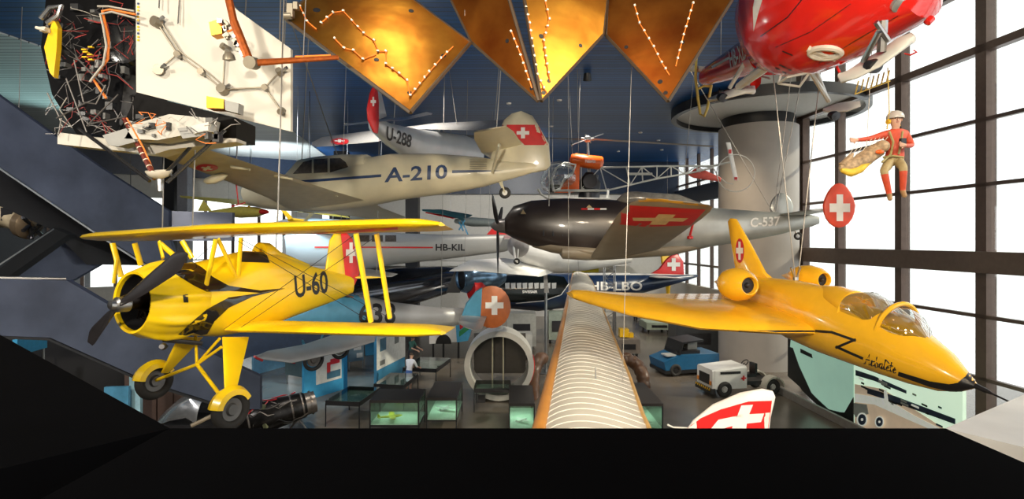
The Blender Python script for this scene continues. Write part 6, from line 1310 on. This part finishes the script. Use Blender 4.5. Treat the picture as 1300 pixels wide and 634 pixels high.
cart('white boxy equipment cart behind the round cabin section', 662, 33, 1.7, 1.3, 1.9, mat('off_white_cabinet', (.40, .41, .38), .5)); cart('low white and red equipment cart behind the round cabin section', 650, 30.5, 2.2, 1.2, 1.1, mat('pale_cabinet', (.45, .46, .44), .5))
cart('small green equipment cart beside the rust-red rudder', 706, 35, 1.0, 1.0, 1.7, mat('grey_green_cabinet', (.28, .33, .28), .5)); cart('dark machine with pipes behind the blue tractor', 880, 31.5, 2.4, 1.6, 1.5, mat('dark_machine', (.04, .045, .05), .4))
# serving vehicle with black arch and tricolour stripes
VB = thing('display_vehicle', 'white display vehicle front with black arch and red and green stripes', 'vehicle', V(*P(572, 440, 30)))
MB().prism([P(545, 404, 30), P(580, 400, 30), P(588, 434, 30), P(545, 437, 30)], (0, 1.6, 0)).build('body', WHITE, VB, smooth=False)
MB().prism([P(563 - 10 * math.cos(a), 437 - 12 * math.sin(a), 29.95) for a in [math.pi * k / 14 for k in range(15)]], (0, .3, 0)).build('wheel_arch', BLACK, VB, smooth=False)
MB().prism([P(578, 404, 29.9), P(592, 398, 29.9), P(600, 412, 29.9), P(594, 433, 29.9), P(580, 435, 29.9)], (0, 1.7, 0)).build('nose', mat('sky_blue_nose', (.08, .40, .65), .4), VB, smooth=False)
MB().prism([P(583, 408, 29.85), P(592, 402, 29.85), P(594, 411, 29.85), P(584, 419, 29.85)], (0, .04, 0)).build('red_stripe', RED, VB, smooth=False); MB().prism([P(583, 421, 29.85), P(595, 412, 29.85), P(596, 418, 29.85), P(583, 428, 29.85)], (0, .04, 0)).build('green_stripe', mat('flag_green', (.02, .25, .08), .5), VB, smooth=False)
for i in range(3): MB().prism([P(556 + i * 8, 403.5, 29.9), P(562 + i * 8, 403, 29.9), P(561 + i * 8, 407, 29.9), P(555 + i * 8, 407.5, 29.9)], (0, .05, 0)).build('window', BLACK, VB, smooth=False)
for px in (550, 563, 582): MB().tube((*P(px, 430, 30.5).xy, 0), P(px, 428, 30.5), .06).build('leg', BLACK, VB)
# ribbed ducts either side of the ribbed wing
DU = mat('brown_leather_duct', (.11, .055, .03), .4, var=.3)
def duct(label, pts, r, D):
    w = [P(x, y, d) for x, y, d in pts]; fine = []
    for i in range(len(w) - 1):
        for j in range(8): fine.append(w[i].lerp(w[i + 1], j / 8))
    fine.append(w[-1]); rr_ = [r * (1 + .22 * abs(math.sin(i * .8))) for i in range(len(fine))]
    t = MB().path(fine, rr_, 14).build('ribbed_duct', DU); return tag(t, label, 'duct')
duct('brown ribbed duct curving down just left of the ribbed wing', [(690, 455, 26.0), (684, 456, 25.2), (677, 475, 24.4), (676, 500, 23.2), (678, 522, 22.2), (682, 546, 19.6)], .24, 0)
duct('brown ribbed duct arching just right of the ribbed wing', [(786, 480, 23.8), (784, 462, 24.0), (794, 455, 24.2), (808, 462, 24.2), (816, 476, 23.6), (818, 497, 23.4)], .24, 0)
# lattice mast behind the fighter
LM = MB(); D = 32
for px in (768, 781):
    for d in (0, .5): LM.tube(V((px - CX) / F * D, D + d, 0), V((px - CX) / F * D, D + d, 6.3), .03, n=5)
for i in range(16):
    a, b = (768, 781) if i % 2 else (781, 768); LM.tube(V((a - CX) / F * D, D, i * .39), V((b - CX) / F * D, D, i * .39 + .39), .02, n=4); LM.tube(V((768 - CX) / F * D, D, i * .39), V((781 - CX) / F * D, D, i * .39), .02, n=4)
tag(LM.build('lattice_mast', STEEL), 'steel lattice mast standing behind the right edge of the ribbed wing', 'mast')
wv = MB(); wv.tube(V((693 - CX) / F * 27, 27, 0), P(693, 345, 27), .07).tube(V((693 - CX) / F * 27, 27, .02), V((693 - CX) / F * 27, 27, .06), .5, n=20); wv.prism([P(690, 345, 26.9), P(694, 345, 26.9), P(697, 372, 26.9), P(691, 372, 26.9)], (0, .06, 0))
tag(wv.build('steel_pole', STEEL), 'upright steel pole with a white vane left of the ribbed wing', 'pole')
# ---- backlit airport picture under the glazing
LB = thing('light_box', 'large backlit airport photograph standing along the glazed wall', 'light box', V(11.5, 19, 0))
def wq(px, z, W0=13.2):
    D = 700 * W0 / (px - 610); return V(W0 - D * 40 / 700, D, z)
def pz(px, py, W0=13.2): D = 700 * W0 / (px - 610); return EYE - (py - CY) / F * D
def lb(name, pts, m, off=0.0, th=.02, par=None): return MB().prism([wq(x, pz(x, y, 13.2 - off), 13.2 - off) for x, y in pts], (th, 0, 0)).build(name, m, par or LB, smooth=False)
GLOW = mat('backlit_sky', (.50, .62, .50), .5, var=.10, scale=.4, emit=(.62, .82, .62), estr=.75)
TAR = mat('backlit_tarmac', (.55, .42, .30), .5, var=.25, scale=1.2, emit=(.75, .60, .42), estr=.30)
PT = [mat('print_white', (.7, .72, .66), .5, emit=(.8, .85, .75), estr=.35), mat('print_navy', (.03, .06, .12), .5), mat('print_black', (.01, .012, .012), .5), mat('print_grey', (.25, .28, .25), .5, emit=(.3, .34, .3), estr=.1), mat('print_rust', (.35, .18, .10), .5)]
lb('picture_sheet', [(1084, 452), (1222, 495), (1222, 640), (1084, 560)], GLOW, 0, .10)
lb('tarmac', [(1085, 488), (1120, 494), (1222, 560), (1222, 620), (1085, 555)], TAR, .03)
lb('pictured_terminal', [(1101, 493), (1135, 503), (1212, 532), (1212, 539), (1135, 511), (1101, 500)], PT[1], .06)
lb('pictured_terminal', [(1086, 470), (1110, 478), (1150, 496), (1150, 500), (1110, 484), (1086, 477)], PT[1], .06)
lb('pictured_wing', [(1085, 500), (1125, 507), (1160, 528), (1200, 548), (1196, 552), (1150, 532), (1110, 514), (1085, 511)], PT[0], .08)
lb('pictured_engine', [(1062 + 22, 512), (1100, 514), (1102, 526), (1086, 530), (1084, 526)], PT[3], .07); 
def ring_(x, y, r, par=None):
    lb('pictured_engine', [(x + r * math.cos(a), y + r * 1.35 * math.sin(a)) for a in [2 * math.pi * k / 20 for k in range(20)]], PT[0], .11); lb('pictured_intake', [(x + r * .72 * math.cos(a), y + r * 1.35 * .78 * math.sin(a)) for a in [2 * math.pi * k / 20 for k in range(20)]], PT[1], .14); lb('pictured_spinner', [(x + r * .2 * math.cos(a), y + r * .3 * math.sin(a)) for a in [2 * math.pi * k / 10 for k in range(10)]], PT[0], .16)
ring_(1094, 533, 6.5); ring_(1109, 530, 0.1) if 0 else None; ring_(1116, 536, 5.5)
r = random.Random(3)
for i in range(26):
    x = r.uniform(1088, 1205); y = 478 + (x - 1086) * .45 + r.uniform(-12, 14); w_ = r.uniform(3, 10)
    lb('pictured_vehicle', [(x, y), (x + w_, y + w_ * .45), (x + w_, y + w_ * .45 + 2.2), (x, y + 2.2)], PT[r.choice((0, 1, 2, 3, 2))], .09)
lb('pictured_tail', [(1122, 497), (1125, 495), (1127, 510), (1131, 513), (1123, 512)], PT[0], .12)
LB2 = thing('light_box', 'narrow backlit picture of a pale green aircraft nose beside the column', 'light box', V(11.8, 22, 0))
lb('picture_sheet', [(1000, 426), (1083, 452), (1083, 552), (1000, 478)], mat('print_dark_backdrop', (.010, .012, .012), .5), 0.0, .10, LB2)
lb('pictured_fuselage', [(1004, 430), (1018, 432), (1040, 439), (1083, 452.5), (1083, 505), (1072, 525), (1052, 520), (1036, 505), (1010, 478), (1003, 440)], mat('backlit_mint', (.30, .50, .40), .5, var=.12, scale=.8, emit=(.42, .70, .55), estr=.42), .03, .02, LB2)
lb('pictured_shadow', [(1000, 440), (1006, 442), (1014, 465), (1030, 500), (1052, 522), (1045, 522), (1018, 496), (1002, 470)], PT[2], .06, .02, LB2); lb('pictured_door', [(1016, 443), (1030, 450), (1031, 455), (1016, 448)], PT[2], .06, .02, LB2)
lb('pictured_tail', [(1040, 522), (1072, 524), (1083, 505), (1083, 552), (1060, 535)], PT[2], .06, .02, LB2)
# low kerb rail in front of it
tag(MB().prism([wq(985, 0, 12.6), wq(1300, 0, 12.6), wq(1300, .28, 12.6), wq(985, .28, 12.6)], (.12, 0, 0)).build('kerb_rail', mat('grey_kerb', (.32, .31, .29), .5)), 'low grey kerb running along the foot of the backlit pictures', 'kerb')
# ================================================================ things hanging in the far left bay
YG = thing('glider', 'small yellow glider with a red nose hanging before the left windows', 'aircraft', V(*P(305, 270, 30)))
blob2('fuselage', [(266, 268, 266, 270, 32, .08), (285, 265, 285, 274, 31.5, .3), (305, 262, 305, 277, 31, .42), (325, 263, 325, 276, 30.5, .36), (336, 266, 336, 272, 30.2, .2)], mat('pale_yellow', (.78, .62, .12), .4), YG)
blob2('nose_cap', [(334, 265.5, 334, 272.5, 30.2, .24), (339, 267, 339, 271.5, 30, .12), (341, 269, 341, 270, 29.9, .02)], RED, YG)
MB().wing([(P(228, 249, 36), P(230, 251, 34), .08), (P(310, 256, 32), P(318, 262, 30), .3), (P(440, 275, 27), P(444, 277, 26), .06)]).build('wing', mat('pale_yellow', (.78, .62, .12), .4), YG)
MB().prism([P(251, 268, 32), P(258, 254, 32), P(268, 268, 32)], (0, .08, 0)).build('fin', mat('pale_yellow', (.7, .6, .1), .4), YG)
MB().tube(P(318, 258, 30.5), P(312, 272, 30.5), .06).build('wing_strut', YELLOW, YG)
AP = thing('tail_pieces', 'yellow and white V-shaped tail pieces left of the cream monoplane belly', 'aircraft', V(*P(375, 270, 23.5)))
MB().wing([(P(354, 264, 23.5), P(358, 262, 23.5), .06), (P(366, 279, 23.2), P(372, 277, 23.2), .06)]).build('tail_panel', YELLOW, AP); MB().wing([(P(385, 281, 23.2), P(390, 281, 23.4), .06), (P(396, 268, 23.5), P(401, 269, 23.7), .06)]).build('tail_panel', mat('cream_piece', (.7, .66, .4), .5), AP)
MB().tube(P(366, 279, 23.4), P(388, 281, 23.4), .08).build('boom', YELLOW, AP)
tag(MB().wing([(P(345, 283, 27), P(348, 285, 26.5), .03), (P(370, 277, 28), P(400, 288, 25), .2), (P(440, 281, 27), P(470, 289, 25), .25)]).build('aircraft_wing', G2), 'grey aircraft wing just above the upper wing of the yellow biplane', 'aircraft wing')
GB = thing('biplane', 'small green and red biplane hanging behind the cream monoplane tail wheel', 'aircraft', V(*P(570, 280, 30)))
GR = mat('sea_green_paint', (.04, .17, .17), .45, var=.3)
MB().wing([(P(536, 268, 28), P(536, 266, 29), .05), (P(560, 272, 28), P(560, 266, 32), .15), (P(590, 280, 29), P(600, 273, 33), .1)]).build('upper_wing', GR, GB); MB().wing([(P(540, 270.5, 27.9), P(542, 269.5, 28.2), .05), (P(575, 278, 28.5), P(582, 276, 29), .06)]).build('red_edge', RED, GB)
blob2('fuselage', [(580, 278, 580, 284, 29, .2), (600, 276, 600, 288, 30, .4), (625, 278, 625, 288, 31, .35), (640, 280, 640, 284, 32, .1)], mat('dull_grey_green', (.3, .34, .32), .5), GB)
for a, b in (((582, 280), (588, 293)), ((586, 280), (594, 298)), ((590, 280), (583, 292))): MB().tube(P(*a, 29), P(*b, 28.6), .04).build('strut', BL5, GB)
# reddish racer engine and tan aircraft at the far left edge
TN = thing('aircraft_nose', 'tan aircraft nose with round engine at the far left edge', 'aircraft', V(*P(20, 280, 15.5)))
blob2('fuselage', [(-50, 248, -50, 282, 15.5, .4), (-20, 254, -20, 284, 15.5, .45), (20, 262, 20, 292, 15.4, .42), (34, 266, 34, 298, 15.3, .4)], mat('tan_dope', (.34, .28, .18), .5, var=.3, scale=5), TN)
MB().lathe([(0, .30), (.05, .40), (.25, .42), (.35, .32), (.4, 0)], P(28, 283, 15.3), (1, -.1, -.2), 18).build('cowling', mat('brown_cowl', (.18, .13, .08), .35, .5), TN)
for k in range(7): a = k * .9; MB().tube(P(38, 285, 15.2), P(38, 285, 15.2) + V(.05, math.cos(a) * .1, math.sin(a) * .1) + V(.08, math.cos(a) * .3, math.sin(a) * .32), .05).build('engine_cylinder', DARKSTEEL, TN)
MB().box(P(9, 272, 15.0), (.3, .05, .35)).build('cabin_window', BLACK, TN, smooth=False); MB().tube(P(36, 302, 15.2), P(54, 284, 15.1), .04).build('propeller', BLACK, TN)
# yellow posters on the far wall and balcony line
def wposter(label, pts, m, D=46.6): return tag(MB().prism([P(x, y, D) for x, y in pts], (0, .06, 0)).build('wall_poster', m, smooth=False), label, 'poster')
YP = mat('poster_yellow', (.78, .68, .03), .5)
for lab, pts, pl in (('yellow poster with a grey aeroplane under the fighter belly', [(727, 330), (760, 330), (760, 346), (727, 346)], [(731, 340), (738, 338), (752, 335), (755, 331), (757, 332), (756, 338), (741, 342), (731, 341)]),
                     ('long yellow poster on the far wall left of the smaller one', [(660, 322), (711, 322), (711, 334), (700, 334), (696, 328), (660, 327)], [(664, 323), (676, 320), (682, 322), (668, 325)])):
    t = thing('wall_poster', lab, 'poster', P(*pts[0], 46.6)); MB().prism([P(x, y, 46.6) for x, y in pts], (0, .06, 0)).build('poster_sheet', YP, t, smooth=False); MB().prism([P(x, y, 46.5) for x, y in pl], (0, .05, 0)).build('printed_aeroplane', mat('print_aeroplane', (.30, .34, .42), .5), t, smooth=False)
# gallery slab edges and columns at the far wall
MB().box((-3.5, 45.4, 4.6), (26, 2.6, .35)).build('floor_gallery_back', WALLW, smooth=False, kind='structure')
for px in (434, 524): x = (px - CX) / F * 40; MB().box((x, 40, 6.4), (.9, .9, 13)).build('wall_pillar', mat('black_pillar', (.012, .012, .014), .5), smooth=False, kind='structure')
x = (218 - CX) / F * 39; MB().box((x, 39, 6.4), (.8, .8, 12.9)).build('wall_pillar', mat('black_pillar', (.012, .012, .014), .5), smooth=False, kind='structure')
MB().box((x + .95, 39, 6.4), (.7, .7, 12.9)).build('wall_pillar', mat('grey_pillar', (.22, .22, .25), .5), smooth=False, kind='structure')
# ================================================================ suspension cables
ORD = ['first', 'second', 'third', 'fourth', 'fifth', 'sixth', 'seventh', 'eighth']
def susp(lab, pts, r=.010):
    """one cable per pair: attachment point on the exhibit to the ceiling"""
    pts = sorted(pts, key=lambda q: q[0][0])
    for k_, (a, D, tx) in enumerate(pts):
        p = P(*a, D); top = V(p.x + tx, p.y + .2, CEILZ)
        if p.x + tx > 10.2 and D < 29: top.z = 17.0
        tag(MB().tube(p, top, r, n=5).build('suspension_cable', CABLE), lab if len(pts) == 1 else lab + ', ' + (('left one', 'right one')[k_] if len(pts) == 2 else ORD[k_] + ' from the left'), 'cable', 'thin steel cables hanging from the ceiling')
susp('thin steel cable holding the yellow biplane', [((206, 300), 8.6, 0.0), ((244, 300), 8.2, .1), ((352, 298), 7.6, .1), ((350, 325), 10.5, .2)])
susp('thin steel cable holding the cream monoplane', [((382, 224), 13.8, .2), ((428, 196), 13.8, -1.6), ((628, 196), 14.6, .3), ((300, 205), 11.5, .2)], .014)
susp('thin steel cable holding the silver monoplane with the red rudder', [((580, 158), 18.5, -.4), ((628, 156), 18.2, .2), ((500, 160), 16, .1)])
susp('thin steel cable holding the bubble helicopter', [((734, 168), 21, 0.0), ((734, 200), 21.8, .1), ((870, 211), 22, .4)])
susp('thin steel cable holding the dark fighter', [((697, 262), 16.3, 0.0), ((980, 268), 17.2, -3.2), ((983, 268), 17.2, .8), ((985, 268), 17.2, 1.2)], .014)
susp('thin steel cable holding the yellow jet', [((1010, 356), 10.6, -.7), ((1013, 356), 10.6, .9)], .01)
MB_ = MB(); MB_.path([P(1004, 340, 10.4), P(1010, 356, 10.5), P(1016, 340, 10.4)], .02).tube(P(1010, 356, 10.5), P(1010, 352, 10.5), .05)
tag(MB_.build('lifting_shackle', STEEL), 'steel lifting shackle on the spine of the yellow jet', 'shackle')
susp('thin steel cable holding the spacecraft', [((202, 10), 7.7, .0), ((226, 30), 7.8, .1), ((246, 4), 8.0, .1), ((90, 2), 8.6, -.2), ((355, 56), 8.3, 0), ((140, 100), 8.4, 0)])
susp('thin steel cable holding the copper-coloured manipulator', [((292, 10), 7.0, .0), ((385, 75), 7.1, .1)], .006)
susp('thin steel cable holding the gold solar panels', [((450, -20), 8.4, 0.0), ((590, 20), 8.2, .1), ((620, -20), 8.2, .1), ((700, -20), 8.6, .1), ((760, 10), 8.4, .1), ((780, 0), 8.4, .1), ((920, -10), 8.4, .1)], .006)
susp('thin steel cable holding the red helicopter', [((1010, -30), 9.5, 0.0), ((1100, -60), 8.6, .1), ((915, 82), 13.2, .1)])
susp('thin steel cable holding the silver-grey light aeroplane', [((480, 298), 26.4, .2), ((620, 298), 28, .2)]); susp('thin steel cable holding the white light aircraft', [((700, 305), 25.2, .1), ((590, 338), 22.6, .1)])
susp('thin steel cable holding the light blue monoplane', [((430, 374), 16.6, .2), ((560, 392), 18.6, .1), ((478, 346), 15.6, .1)]); susp('thin steel cable holding the ribbed glider wing', [((735, 352), 22, -.4), ((722, 400), 15, .0), ((790, 490), 8.8, .3)], .006)
susp('thin steel cable holding the small yellow glider', [((318, 260), 31, 0), ((290, 258), 32, 0)]); susp('thin steel cable holding the green and red biplane', [((572, 270), 30, 0), ((610, 278), 30.4, 0)])
susp('thin steel cable holding the grey wing above the yellow biplane', [((390, 280), 27, 0), ((440, 284), 26, 0)]); susp('thin steel cable holding the V-shaped tail pieces', [((376, 280), 23.4, 0)]); susp('thin steel cable holding the tan aircraft nose', [((-10, 256), 15.5, 0), ((20, 262), 15.4, 0)])
susp('thin steel cable holding the yellow tail fin', [((848, 318), 42.2, 0)]); susp('thin steel cable holding the rescuer and the rescue bag', [((1100, 190), 9.0, .4)], .005)
# small white ceiling downlights
for i, (x, y) in enumerate(((440, 157), (710, 127), (646, 131), (590, 160), (813, 168), (836, 178), (840, 190), (700, 160), (785, 192))):
    D = (CEILZ - EYE) * F / (CY - y); p = P(x, y, D); t = thing('downlight', None, None, p); MB().lathe([(-.06, .10), (.03, .14), (.05, 0)], p, (0, 0, 1), 14).build('housing', WHITE, t); MB().tube(p, p + V(0, 0, .1), .03).build('stem', BLACK, t)
    tag(t, 'small round white downlight on the blue ceiling, ' + ('rear one near the bubble helicopter rotor, number %s from the left' % ORD[[440, 590, 646, 700, 710, 785, 813, 836, 840].index(x)] if 0 else ['left of the silver aircraft rudder', 'just right of the bright solar panel tip', 'above the cream tail fin', 'above the wing of the silver aircraft', 'right of the bubble helicopter rotor', 'second right of the bubble helicopter rotor', 'farthest right by the canopy', 'just left of the bubble helicopter rotor', 'above the lattice tail boom'][i]), 'downlight', 'small white downlights on the ceiling')
